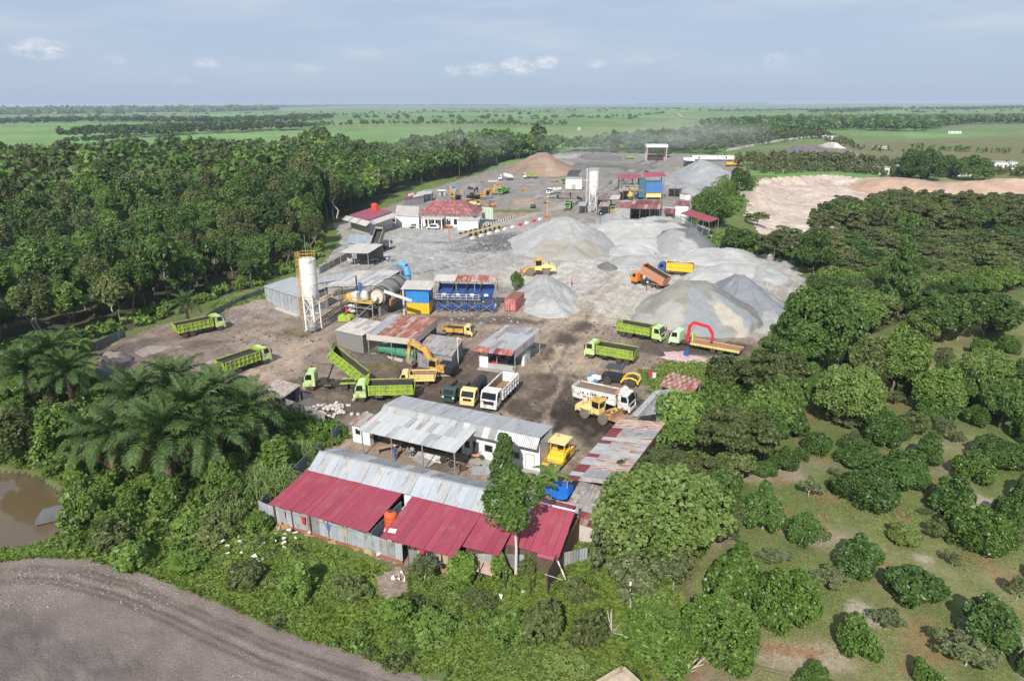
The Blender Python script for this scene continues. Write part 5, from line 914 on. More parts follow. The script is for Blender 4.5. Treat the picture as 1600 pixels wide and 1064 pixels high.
def flatbed():
    l, z = place((1119, 553.5), (1054.5, 541.5), -3.6, 0, 1.05); t = thing('flatbed_truck', 'pale green flatbed truck with folded red crane and brown deck', 'flatbed truck', l, z)
    ch = MB(); ch.box(-7.4, 3.9, -.42, .42, .78, 1.02); [ch.cyl((x, -1, .5), (x, 1, .5), .1, n=6) for x in (3.7, -2.95, -4.25)]; ch.obj('chassis', CHAS, t)
    for s in (-1, 1): [wheel(t, x, s * .95, .5, .5) for x in (-2.95, -4.25)]; wheel(t, 3.7, s * 1.02, .5, .32)
    cab(t, mat('mint_paint', (.50, .72, .42), .45, var=.06), 2.9, 4.6, 1.2, .8, 2.8)
    MB().box(-7.4, .9, -1.22, 1.22, 1.1, 1.28).obj('deck', mat('brown_deck', (.36, .15, .075), .85, dirt=(.3, .2, .14), damt=.3, scale=2, stretch=(1, 6, 1)), t)
    r = MB(); [r.box(-7.42, .92, s * 1.27 - .05, s * 1.27 + .05, .98, 1.34) for s in (-1, 1)]; [r.box(x, x + .1, s * 1.27 - .07, s * 1.27 + .07, .9, 1.0) for x in np.arange(-7.2, .8, .55) for s in (-1, 1)]; r.obj('side_rail', mat('yellow_green_rail', (.55, .50, .16), .6), t)
    MB().extr([(.7, 1.28), (.95, 1.28), (.95, 3.0), (.72, 2.5)], -.5, .5).obj('headboard', mat('green_yellow_panel', (.52, .56, .14), .6), t)
    k = MB(); k.cyl((1.75, 0, 1.0), (1.75, 0, 2.2), .3, n=10); k.beam((1.75, 0, 2.1), (1.6, .15, 3.9), .42, .5); k.beam((1.6, .15, 3.8), (.9, .2, 4.6), .4, .5); k.beam((.9, .2, 4.6), (-1.7, .4, 4.35), .38, .46); k.beam((-1.7, .4, 4.4), (-2.5, .5, 3.3), .36, .44); k.beam((-2.5, .5, 3.4), (-2.6, .5, 2.0), .34, .42); k.obj('crane_arm', REDP, t)
    MB().cyl((1.45, .1, 2.6), (.6, .2, 4.1), .09, n=6).obj('crane_ram', RIM, t)

def excavator(label, loc, rz, body, name='excavator', swing=0., detail=True, ext=1.0, cat='excavator'):
    t = thing(name, label, cat, loc, rz); Ms = Matrix.Rotation(swing, 4, 'Z')
    for s in (-1, 1):
        tr = MB(Ms); pts = []
        for a in range(0, 181, 30): pts.append((1.6 + .42 * math.sin(R(a)), .45 + .42 * math.cos(R(a))))
        for a in range(180, 361, 30): pts.append((-1.6 + .42 * math.sin(R(a)), .45 + .42 * math.cos(R(a))))
        tr.extr(pts, s * 1.1 - .27, s * 1.1 + .27); o = tr.obj('track', CHAS, t); MB(Ms).box(-1.5, 1.5, s * 1.1 - .29, s * 1.1 + .29, .3, .6).obj('track_frame', RIM, o)
    MB().box(-.8, .8, -.85, .85, .4, 1.0).obj('undercarriage', CHAS, t)
    MB().extr([(-2.2, 1.0), (1.3, 1.0), (1.35, 1.35), (.6, 1.6), (.2, 1.9), (-1.6, 2.0), (-2.2, 1.85)], -1.25, 1.25).obj('house', body, t)
    MB().extr([(-2.62, 1.05), (-2.2, .98), (-1.35, .98), (-1.35, 2.08), (-2.3, 2.04), (-2.62, 1.75)], -1.27, 1.27).obj('counterweight', BLACKP, t); MB().box(-1.3, .0, -1.1, .3, 1.98, 2.14).obj('engine_hood', BLACKP, t)
    c = MB().extr([(-.1, 1.5), (1.45, 1.5), (1.4, 2.2), (1.15, 2.85), (-.05, 2.9)], .32, 1.27).obj('cab', body, t)
    MB().extr([(.05, 1.75), (1.3, 1.75), (1.3, 2.2), (1.08, 2.72), (.05, 2.76)], 1.26, 1.285).obj('side_window', GLASS, c); MB().hexa([(1.4, .4, 1.8), (1.4, 1.2, 1.8), (1.15, 1.2, 2.8), (1.15, .4, 2.8), (1.47, .4, 1.8), (1.47, 1.2, 1.8), (1.21, 1.2, 2.8), (1.21, .4, 2.8)]).obj('windscreen', GLASS, c)
    e = ext; B = [(.9, 1.5), (2.3 * e, 4.0), (5.2 * e, 4.9)]
    MB().extr([(.75, 1.35), (1.2, 1.3), (2.6 * e, 3.55), (5.25 * e, 4.6), (5.2 * e, 5.0), (2.1 * e, 4.25)], -.25, .25).obj('boom', body, t)
    MB().extr([(5.0 * e, 5.45), (5.45 * e, 5.1), (5.6 * e, 2.3), (5.3 * e, 2.25), (4.85 * e, 4.7)], -.2, .2).obj('stick', body, t)
    MB().extr([(5.65 * e, 2.4), (5.3 * e, 2.35), (4.75 * e, 1.7), (4.8 * e, 1.25), (5.5 * e, 1.35), (5.75 * e, 1.9)], -.5, .5).obj('bucket', mat('worn_bucket', (.30, .25, .19), .7, var=.25), t)
    for s in (-1, 1): MB().cyl((1.4, s * .35, 1.4), (2.7 * e, s * .33, 3.55), .09, n=6).obj('boom_ram', RIM, t)
    MB().cyl((3.2 * e, 0, 4.75), (4.95 * e, 0, 5.35), .10, n=6).obj('stick_ram', RIM, t)
    return t
def excavators():
    c = W(688, 586); excavator('yellow excavator reaching over the pale yellow tipper', Vector((c.x, c.y, 0)), R(158), YELLOWP, swing=R(28), ext=1.0)
    g = 'machines parked below the brown soil heap'
    for px, py, rz, m, lab, e in [(752, 312, 35, YELLOWP, 'yellow excavator left of the green truck by the soil heap', .9), (738, 312, 60, CHAS, 'dark excavator between the yellow ones behind the office', .8), (712, 312, 130, YELLOWP, 'yellow excavator behind the hipped office roof', .8), (768, 305, 40, YELLOWP, 'yellow excavator with boom raised next to the green truck', .85)]:
        c = W(px, py); t = excavator(lab, Vector((c.x, c.y, hz(c.x, c.y))), R(rz), m, ext=e); t['group'] = g

def wheel_loader(label, loc, rz, bucket_up=False, scale=1.):
    t = thing('wheel_loader', label, 'wheel loader', loc, rz); t.scale = (scale,) * 3
    for s in (-1, 1): [wheel(t, x, s * 1.0, .74, .55, mat('dusty_tyre', (.16, .135, .105), .95, var=.25), RIMY) for x in (-1.45, 1.45)]
    MB().extr([(-3.0, .95), (-2.6, .75), (-.4, .8), (-.4, 1.75), (-1.0, 2.0), (-2.8, 1.85), (-3.05, 1.6)], -.85, .85).obj('engine_hood', CREAMY, t); MB().box(-3.15, -2.95, -1.0, 1.0, .7, 1.5).obj('counterweight', CREAMY, t)
    MB().box(-2.4, .3, -.5, .5, .55, .95).obj('rear_frame', CHAS, t); MB().box(.3, 2.2, -.4, .4, .6, 1.25).obj('front_frame', YELLOWP, t)
    for s in (-1, 1): MB().extr([(-2.2, 1.45), (-.7, 1.45), (-.6, 1.0), (-.5, 1.0), (-.55, 1.6), (-2.3, 1.6)], s * 1.0 - .27, s * 1.0 + .27).obj('fender', CREAMY, t)
    c = MB().box(-.75, .55, -.72, .72, .95, 1.75).obj('cab', CREAMY, t); MB().box(-.68, .50, -.68, .68, 1.75, 2.72).obj('cab_glass', GLASS, c)
    p = MB(); [p.beam((x, y, 1.7), (x * .95, y, 2.75), .10) for x in (-.72, .54) for y in (-.70, .70)]; p.obj('cab_pillars', CREAMY, c); MB().box(-.95, .80, -.86, .86, 2.74, 2.90).obj('canopy_roof', YELLOWP, c)
    up = 1.0 if bucket_up else 0
    for s in (-1, 1): MB().extr([(.9, 1.35), (1.2, 1.6), (2.3, 1.25 + up), (3.0, .55 + up), (2.85, .4 + up), (2.1, .95 + up)], s * .5 - .1, s * .5 + .1).obj('lift_arm', YELLOWP, t); MB().cyl((.7, s * .3, 1.05), (2.2, s * .3, .95 + up), .08, n=6).obj('lift_ram', RIM, t)
    MB().extr([(2.85, .95 + up), (2.7, .35 + up), (2.9, .12 + up), (3.95, .08 + up), (3.95, .14 + up), (3.05, .25 + up), (2.95, .9 + up), (3.1, 1.15 + up), (3.0, 1.2 + up)], -1.3, 1.3).obj('bucket', mat('rusty_bucket', (.34, .20, .12), .7, var=.25), t)
    MB().cyl((-2.0, .35, 1.9), (-2.0, .35, 2.5), .07, n=6).obj('exhaust_pipe', CHAS, t)
    return t
def loaders():
    l, z = place((914, 653), (942, 663), -1.45, 0, 1.0); wheel_loader('yellow wheel loader in front of the white soil truck', l, z, True, 1.0)
    a, b = W(848, 431), W(826, 431); d = b - a; c = W(840, 429); wheel_loader('yellow wheel loader working behind the small gravel heap', Vector((c.x, c.y, 0)), math.atan2(d.y, d.x) + .1, False, 1.35)
    for px, py, rz, lab in [(733, 322, 150, 'yellow wheel loader behind the office ridge, left one'), (747, 324, 20, 'yellow wheel loader behind the office ridge, right one')]:
        c = W(px, py); wheel_loader(lab, Vector((c.x, c.y, 0)), R(rz), False, 1.0)

def rollers():
    # pneumatic tyre roller by the white building
    a, b = W(884, 712), W(862, 736); d = b - a; c = (a + b) / 2; t = thing('tyre_roller', 'yellow rubber-tyred roller with cream canopy beside the white building', 'roller', (c.x, c.y, 0), math.atan2(d.y, d.x))
    Y2 = mat('roller_yellow', (.75, .45, .03), .45, var=.08, dirt=(.3, .2, .08), damt=.15)
    MB().extr([(-2.3, .55), (1.15, .55), (1.15, 1.0), (.9, 1.3), (.4, 1.45), (.3, 1.7), (-1.0, 1.7), (-1.1, 1.5), (-2.2, 1.45)], -1.0, 1.0).obj('body', Y2, t)
    for i in range(5): wheel(t, 1.75, -.8 + i * .4, .45, .34, mat('grey_tyre', (.2, .195, .19), .8), RIM)
    for i in range(4): wheel(t, -1.75, -.62 + i * .42, .45, .34, None, RIM)
    MB().box(2.3, 2.5, -1.05, 1.05, .85, 1.05).obj('front_beam', Y2, t); [MB().box(1.1, 2.4, s * 1.06 - .05, s * 1.06 + .05, .8, 1.1).obj('front_fork', Y2, t) for s in (-1, 1)]; MB().box(-.9, .25, -1.01, 1.01, .62, 1.3).obj('side_grille', CHAS, t)
    p = MB(); [p.beam((x, y, 1.5), (x, y, 2.95), .08) for x in (-1.0, .5) for y in (-.85, .85)]; p.obj('canopy_posts', Y2, t); MB().extr([(-1.5, 2.95), (.9, 2.95), (.85, 3.08), (-1.45, 3.1)], -1.1, 1.1).obj('canopy', CREAMY, t)
    MB().box(-.7, -.25, -.3, .3, 1.7, 2.2).obj('driver_seat', BLACKP, t); MB().cyl((.25, 0, 1.6), (.05, 0, 2.1), .03, n=5).obj('steering_column', BLACKP, t); MB().box(-2.0, -1.2, -.7, .7, 1.47, 1.62).obj('engine_cover', CHAS, t)
    # dark machine with yellow mudguard behind the white soil truck
    c = W(965, 599); t = thing('soil_compactor', 'dark roller under a black canopy with a yellow front frame', 'roller', (c.x, c.y, 0), R(-22))
    MB(Matrix.Translation((2.1, 0, .72)) @ Matrix.Rotation(math.pi / 2, 4, 'X')).lathe([(.55, -1.0), (.70, -1.0), (.72, -.95), (.72, .95), (.70, 1.0), (.55, 1.0)], 20).obj('drum', CHAS, t)
    f = MB(); [f.tube([(.7, s * 1.1, .7), (1.2, s * 1.1, 1.35), (2.1, s * 1.1, 1.6), (3.0, s * 1.1, 1.35), (3.25, s * 1.1, .75)], .13, 6) for s in (-1, 1)]; f.beam((.8, -1.1, .8), (.8, 1.1, .8), .25); f.beam((3.2, -1.1, .8), (3.2, 1.1, .8), .22); f.obj('drum_frame', YBED, t)
    for s in (-1, 1): wheel(t, -1.4, s * .85, .62, .45)
    MB().extr([(-2.4, .7), (.5, .7), (.5, 1.3), (-.5, 1.5), (-2.3, 1.4)], -.75, .75).obj('engine_body', BLACKP, t); p = MB(); [p.beam((x, y, 1.3), (x, y, 2.6), .08) for x in (-1.3, .4) for y in (-.75, .75)]; p.obj('canopy_posts', BLACKP, t); MB().box(-1.75, .85, -1.05, 1.05, 2.6, 2.72).obj('canopy', mat('dark_canopy', (.055, .06, .068), .6), t)

def far_vehicles():
    g = 'heavy dump trucks in the yard'
    for px, py, rz, cm, bm, lab, sc_ in [(787, 303, -115, MIDGREEN, MIDGREEN, 'mid green dump truck parked behind the office garden', 1.0), (829, 279, 178, WHITEP, LIME, 'lime green dump truck in front of the brown soil heap', 1.0), (888, 326, -100, MIDGREEN, DKGREEN, 'green dump truck under the long conveyor', .95), (957, 331, -95, MIDGREEN, MIDGREEN, 'green dump truck left of the maroon roofed shed', .9), (889, 287, -140, MIDGREEN, LIME, 'green dump truck behind the white box at the second plant', .95), (983, 249, 175, MIDGREEN, LIME, 'small distant green dump truck left of the white gate roof', .9), (1144, 260, 3, ORANGEC, YBED, 'yellow bed truck below the long white trailer', 1.05)]:
        c = W(px, py); dump_truck(lab, Vector((c.x, c.y, hz(c.x, c.y))), R(rz), cm, bm, scale=sc_)
    c = W(1116, 252); t = thing('semi_trailer', 'long white trailer at the far end of the yard', 'trailer', (c.x, c.y, 0), R(-6)); L = 69 / 1067 * depth(c); MB().box(-L / 2, L / 2 - 2.5, -1.25, 1.25, 1.2, 3.9).obj('box_body', WHITEP, t); MB().box(-L / 2 - .1, L / 2 - 2.4, -1.1, 1.1, .9, 1.18).obj('frame', CHAS, t); [wheel(t, x, s * 1.0, .52, .5) for x in (-L / 2 + 1.2, -L / 2 + 2.6, -L / 2 + 4, L / 2 - 5) for s in (-1, 1)]; MB().box(L / 2 - 2.2, L / 2, -1.2, 1.2, .6, 3.2).obj('tractor_cab', ORANGEC, t)
    m = MB(); [m.box(x, x + .8, -1.28, 1.28, 1.6, 3.4) for x in (-L * .36, L * .24)]; m.obj('dark_gap', BLACKP, t)
    c = W(866, 303); t = light_truck('white tank truck left of the white box', Vector((c.x, c.y, 0)), R(-140), WHITEP, WHITEP, tank=True, name='tanker_truck'); t.scale = (1.5, 1.3, 1.3)
    c = W(791, 282); t = thing('mixer_truck', 'white concrete mixer truck beside the far green dump truck', 'mixer truck', (c.x, c.y, 0), R(175)); MB().box(-4, 3.5, -.5, .5, .8, 1.1).obj('chassis', CHAS, t); cab(t, WHITEP, 2.4, 4, 1.2, .8, 2.8); [wheel(t, x, s * .95, .52, .45) for x in (3.1, -1.7, -3.0) for s in (-1, 1)]; MB(Matrix.Translation((-1.0, 0, 2.4)) @ Matrix.Rotation(R(74), 4, 'Y')).lathe([(.5, -2.9), (.95, -2.2), (1.25, -.6), (1.2, 1.2), (.7, 2.6)], 14).obj('drum', WHITEP, t, smooth=True)
    c = W(769, 323); t = thing('forklift', 'small orange forklift on the gravel behind the office lawn', 'forklift', (c.x, c.y, 0), R(200)); MB().extr([(-1.3, .4), (1.0, .4), (1.0, 1.0), (-.2, 1.1), (-1.3, 1.4)], -.6, .6).obj('body', ORANGEC, t); [wheel(t, x, s * .55, .35, .25) for x in (-.9, .75) for s in (-1, 1)]; p = MB(); [p.beam((x, y, 1.0), (x, y, 2.2), .07) for x in (-.8, .5) for y in (-.5, .5)]; p.box(-.9, .6, -.55, .55, 2.2, 2.28); p.obj('guard', BLACKP, t); m = MB(); [m.beam((1.1, y, .1), (1.1, y, 2.6), .1) for y in (-.35, .35)]; [m.box(1.1, 2.2, y - .07, y + .07, .1, .16) for y in (-.35, .35)]; m.obj('mast', BLACKP, t)

def car(label, px, py, rz, m, van=False, name='parked_car'):
    c = W(px, py); t = thing(name, label, 'car', (c.x, c.y, hz(c.x, c.y)), R(rz)); h = 1.85 if van else 1.5; top = [(-2.1, .45), (2.1, .4), (2.15, .75), (1.45, .95), (.75, h - .05), (.4, h), (-1.55, h), (-2.0, 1.1), (-2.15, .9)] if van else [(-2.2, .42), (2.15, .38), (2.2, .72), (1.2, .92), (.5, h - .05), (.2, h), (-1.1, h), (-1.75, 1.0), (-2.25, .92)]
    b = MB().extr(top, -.85, .85).obj('body', m, t); sx0 = -1.6 if van else -1.35
    for s in (-1, 1): MB().extr([(sx0, 1.0), (1.1, .98), (.65, h - .15), (sx0 + .25, h - .15)], s * .852 - .012, s * .852 + .012).obj('side_window', GLASS, b); [wheel(t, x, s * .76, .33, .22, None, SILV) for x in (-1.35, 1.35)]; MB().box(2.08, 2.22, s * .62 - .16, s * .62 + .16, .58, .74).obj('headlight', LAMP, t)
    MB().hexa([(1.28, -.72, .95), (1.28, .72, .95), (.62, .68, h - .12), (.62, -.68, h - .12), (1.42, -.72, .97), (1.42, .72, .97), (.76, .68, h - .08), (.76, -.68, h - .08)]).obj('windscreen', GLASS, b); return t
def cars():

    car('silver car parked beside the red roofed house', 631.5, 352.5, -60, SILV); car('silver car parked in the middle of the office forecourt', 649, 356, -150, SILV); car('white van parked in front of the office porch', 677, 358.5, 170, WHITEP, True, 'parked_van'); car('dark car standing alone on the road behind the office', 833, 325, 80, DKGREEN); car('dark pickup near the far wood edge', 735, 338, 30, CHAS) if False else None
# ------------------------------------------------------------------ buildings
ZINC = mat('zinc_sheet', (.41, .41, .41), .5, metal=.25, var=.10, scale=1.2, dirt=(.27, .21, .17), damt=.2, stretch=(1.5, .25, 1), objrand=.09); ZINCB = mat('bluish_zinc_sheet', (.40, .43, .46), .5, metal=.25, var=.09, dirt=(.30, .20, .15), damt=.2, dscale=.8, stretch=(1.5, .2, 1), objrand=.1); ZINCD = mat('dull_zinc_sheet', (.27, .275, .28), .6, metal=.2, var=.18, dirt=(.2, .13, .09), damt=.25, objrand=.1)
OLDZ = mat('weathered_zinc_sheet', (.33, .32, .30), .7, var=.2, dirt=(.27, .12, .075), damt=.38, dscale=1.1, stretch=(1, .25, 1), objrand=.15); RUST = mat('rusty_sheet', (.28, .085, .055), .8, var=.25, dirt=(.40, .33, .29), damt=.32, dscale=1.6, stretch=(1.6, .3, 1), objrand=.2); RUSTP = mat('streaked_rusty_sheet', (.29, .095, .062), .8, var=.25, dirt=(.42, .36, .32), damt=.6, dscale=2.0, stretch=(2, .3, 1), objrand=.15)
REDROOF = mat('crimson_sheet', (.30, .052, .082), .5, var=.05, scale=.6, dirt=(.30, .085, .09), damt=.3, dscale=.5, objrand=.10); DKRED = mat('maroon_sheet', (.17, .035, .035), .55, var=.12, objrand=.15); TILE = mat('brown_red_tiles', (.24, .075, .075), .7, var=.22, scale=3, dirt=(.36, .23, .2), damt=.3, objrand=.2); CREAMZ = mat('pale_cream_sheet', (.48, .44, .40), .65, var=.1, dirt=(.4, .3, .24), damt=.2, objrand=.08)
WALLW = mat('white_plaster', (.74, .73, .71), .8, var=.05, dirt=(.45, .38, .30), damt=.12, dscale=.6); WALLG = mat('grey_wall', (.36, .36, .36), .8, var=.12, dirt=(.2, .16, .12), damt=.2); WOODD = mat('dark_timber', (.10, .068, .045), .85, var=.3); TIMBER = mat('raw_timber', (.40, .25, .13), .8, var=.2); CONC = mat('stained_concrete', (.33, .31, .28), .9, var=.15, dirt=(.17, .14, .11), damt=.3); STEEL = mat('grey_steel', (.25, .25, .25), .6, var=.15, dirt=(.2, .12, .08), damt=.25); STEELW = mat('white_steel', (.70, .69, .66), .5, var=.08, dirt=(.35, .24, .16), damt=.2)
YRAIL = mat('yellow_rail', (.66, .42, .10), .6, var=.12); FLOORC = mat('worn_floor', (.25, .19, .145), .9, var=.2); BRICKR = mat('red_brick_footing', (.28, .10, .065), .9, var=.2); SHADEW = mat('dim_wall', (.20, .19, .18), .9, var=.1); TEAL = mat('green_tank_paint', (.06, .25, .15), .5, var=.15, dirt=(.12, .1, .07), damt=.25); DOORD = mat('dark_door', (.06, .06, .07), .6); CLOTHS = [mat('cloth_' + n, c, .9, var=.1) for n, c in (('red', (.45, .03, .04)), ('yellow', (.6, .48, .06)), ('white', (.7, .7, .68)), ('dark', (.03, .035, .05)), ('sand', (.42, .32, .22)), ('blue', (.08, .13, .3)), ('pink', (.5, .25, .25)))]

def strip_sheet(u, v, nrm, k, amp, th, gap=.014):
    """one corrugated sheet: u across the ribs, v along them"""
    vs = []; U = u * (1 - gap / max(u.length, .1)); n = 2 * k + 1
    for j in (0, 1):
        for i in range(n): vs.append(U * (i / (n - 1)) + v * j + nrm * (amp if i % 2 else 0))
    b = len(vs); vs += [-nrm * th, U - nrm * th, U + v - nrm * th, v - nrm * th]
    fs = [(i, i + 1, n + i + 1, n + i) for i in range(n - 1)] + [(b, b + 3, b + 2, b + 1), (b, b + 1) + tuple(range(n - 1, -1, -1)), (b + 2, b + 3) + tuple(range(n, 2 * n)), (b, 0, n, b + 3), (b + 1, b + 2, 2 * n - 1, n - 1)]
    return vs, fs
def sheets(parent, A, B, D, n, m, mats, name='roof_sheet', k=4, amp=.035, th=.03, jit=.012, seed=1, skip=None):
    """grid of corrugated sheets: A->B along the ridge (n sheets), A->D down the slope (m rows); every sheet an object"""
    A, B, D = Vector(A), Vector(B), Vector(D); u = (B - A) / n; v = (D - A) / m; nr = u.cross(v).normalized()
    if nr.z < -.05: nr = -nr
    lib = {}; sd = random.Random(seed)
    for j in range(m):
        for i in range(n):
            if skip and skip(i, j): continue
            mt = mats(i, j, sd) if callable(mats) else mats
            if mt.name not in lib: mb = MB(); mb.add(*strip_sheet(u, v * 1.02, nr, k, amp, th)); lib[mt.name] = mb.mesh(name, mt)
            link(name, lib[mt.name], parent, A + u * i + v * j + nr * (sd.uniform(0, jit) + .012 * (m - j)), (sd.uniform(-.005, .005), sd.uniform(-.005, .005), sd.uniform(-.004, .004)))
def pick(*w):
    def f(i, j, sd):
        q = sd.random() * sum(x for _, x in w)
        for m_, x in w:
            q -= x
            if q <= 0: return m_
        return w[-1][0]
    return f
class Bld:
    def __init__(s, name, label, cat, p0, p1, group=None):
        a, b = W(*p0), W(*p1); s.o = Vector((a.x, a.y, 0)); s.rz = math.atan2(b.y - a.y, b.x - a.x); s.t = thing(name, label, cat, s.o, s.rz, group); s.inv = Matrix.Rotation(-s.rz, 4, 'Z'); s.len = math.hypot(b.x - a.x, b.y - a.y)
    def L(s, px, py, z=0.):
        v = s.inv @ (W(px, py, z) - s.o); return Vector((v.x, v.y, z))
    def world(s, x, y, z=0.): return s.o + Matrix.Rotation(s.rz, 4, 'Z') @ Vector((x, y, z))
def wall(parent, a, b, z0, z1, m, t=.14, name='wall', z1b=None):
    a = Vector((a[0], a[1], 0)); b = Vector((b[0], b[1], 0)); d = (b - a).normalized(); n = Vector((-d.y, d.x, 0)) * t / 2; z1b = z1 if z1b is None else z1b
    P = lambda p, s, z: (p.x + n.x * s, p.y + n.y * s, z)
    return MB().hexa([P(a, -1, z0), P(b, -1, z0), P(b, 1, z0), P(a, 1, z0), P(a, -1, z1), P(b, -1, z1b), P(b, 1, z1b), P(a, 1, z1)]).obj(name, m, parent)
def opening(parent, a, b, f0, f1, z0, z1, m, name='window', off=.09, frame=None):
    """window or door on the wall a->b at fractions f0..f1, proud of the camera-facing side (right of a->b)"""
    a = Vector((a[0], a[1], 0)); b = Vector((b[0], b[1], 0)); d = (b - a); n = Vector((d.y, -d.x, 0)).normalized(); p, q = a + d * f0, a + d * f1
    P = lambda p, o, z: (p.x + n.x * o, p.y + n.y * o, z)
    H6 = lambda p, q, o0, o1, z0, z1: [P(p, o0, z0), P(q, o0, z0), P(q, o1, z0), P(p, o1, z0), P(p, o0, z1), P(q, o0, z1), P(q, o1, z1), P(p, o1, z1)]
    if not frame: return MB().hexa(H6(p, q, .02, off, z0, z1)).obj(name, m, parent)
    e = d.normalized() * .08; mb = MB(); mb.hexa(H6(p - e, p, .02, off + .03, z0 - .08, z1 + .08)); mb.hexa(H6(q, q + e, .02, off + .03, z0 - .08, z1 + .08)); mb.hexa(H6(p, q, .02, off + .03, z1, z1 + .08)); mb.hexa(H6(p, q, .02, off + .05, z0 - .08, z0)); o = mb.obj(name, frame, parent)
    MB().hexa(H6(p, q, .02, off, z0, z1)).obj('pane' if name == 'window' else 'leaf', m, o); return o

def shed(name, label, cat, A, B, D, n, m, mats, walls='', wm=None, posts=True, fascia=None, group=None, panels=False, seed=1, inset=.18, floor=None, C=None, postm=None):
    """lean-to or flat shed: A back-left, B back-right, D front-left roof corners as (px, py, z); walls from 'fblr'"""
    bl = Bld(name, label, cat, A, B, group); a, b, d = bl.L(*A), bl.L(*B), bl.L(*D); c = b + (d - a)
    sheets(bl.t, a, b, d, n, m, mats, seed=seed); pa, pb, pc, pd = [Vector(p) for p in (a, b, c, d)]; cen = (pa + pc) / 2
    ins = [p + (Vector((cen.x, cen.y, p.z)) - p).normalized() * inset * 1.6 for p in (pa, pb, pc, pd)]
    E = {'b': (ins[1], ins[0]), 'f': (ins[3], ins[2]), 'l': (ins[0], ins[3]), 'r': (ins[2], ins[1])}
    for s in walls:
        p, q = E[s]
        if panels: 
            k = max(2, int((q - p).length / .85)); zt = min(p.z, q.z) - .1; nrm = Vector(((q - p).y, -(q - p).x, 0)).normalized(); sheets(bl.t, (p.x, p.y, zt), (q.x, q.y, zt), (p.x, p.y, .02), k, 1, wm or ZINCB, name='wall_sheet', k=3, amp=.05, jit=.01, seed=seed + 3)
        else: wall(bl.t, p, q, 0, p.z - .1, wm or WALLG, z1b=q.z - .1)
    if posts:
        for i, p in enumerate(ins): MB().box(p.x - .07, p.x + .07, p.y - .07, p.y + .07, 0, p.z - .06).obj('post', postm or STEEL, bl.t)
        for p, q in (E['f'], E['b']):
            k = int((q - p).length / 4.5)
            for i in range(1, k + 1): r_ = p.lerp(q, i / (k + 1)); MB().box(r_.x - .06, r_.x + .06, r_.y - .06, r_.y + .06, 0, r_.z - .06).obj('post', postm or STEEL, bl.t)
    bm = MB(); 
    for p, q in (E['f'], E['b']): bm.beam(p - Vector((0, 0, .12)), q - Vector((0, 0, .12)), .1, .14)
    bm.obj('roof_beam', postm or STEEL, bl.t)
    if fascia:
        for p, q, s in ((d, c, 'f'), (c, b, 'r')):
            if s in fascia[1]: wall(bl.t, p + (q - p) * .003, q, p.z - fascia[0], p.z + .0, fascia[2], .05, 'fascia', z1b=q.z)
    if floor: MB().box(min(p.x for p in ins) , max(p.x for p in ins), min(p.y for p in ins), max(p.y for p in ins), -.1, .06).obj('floor_slab', floor, bl.t)
    bl.c = (a, b, c, d); bl.ins = ins; return bl

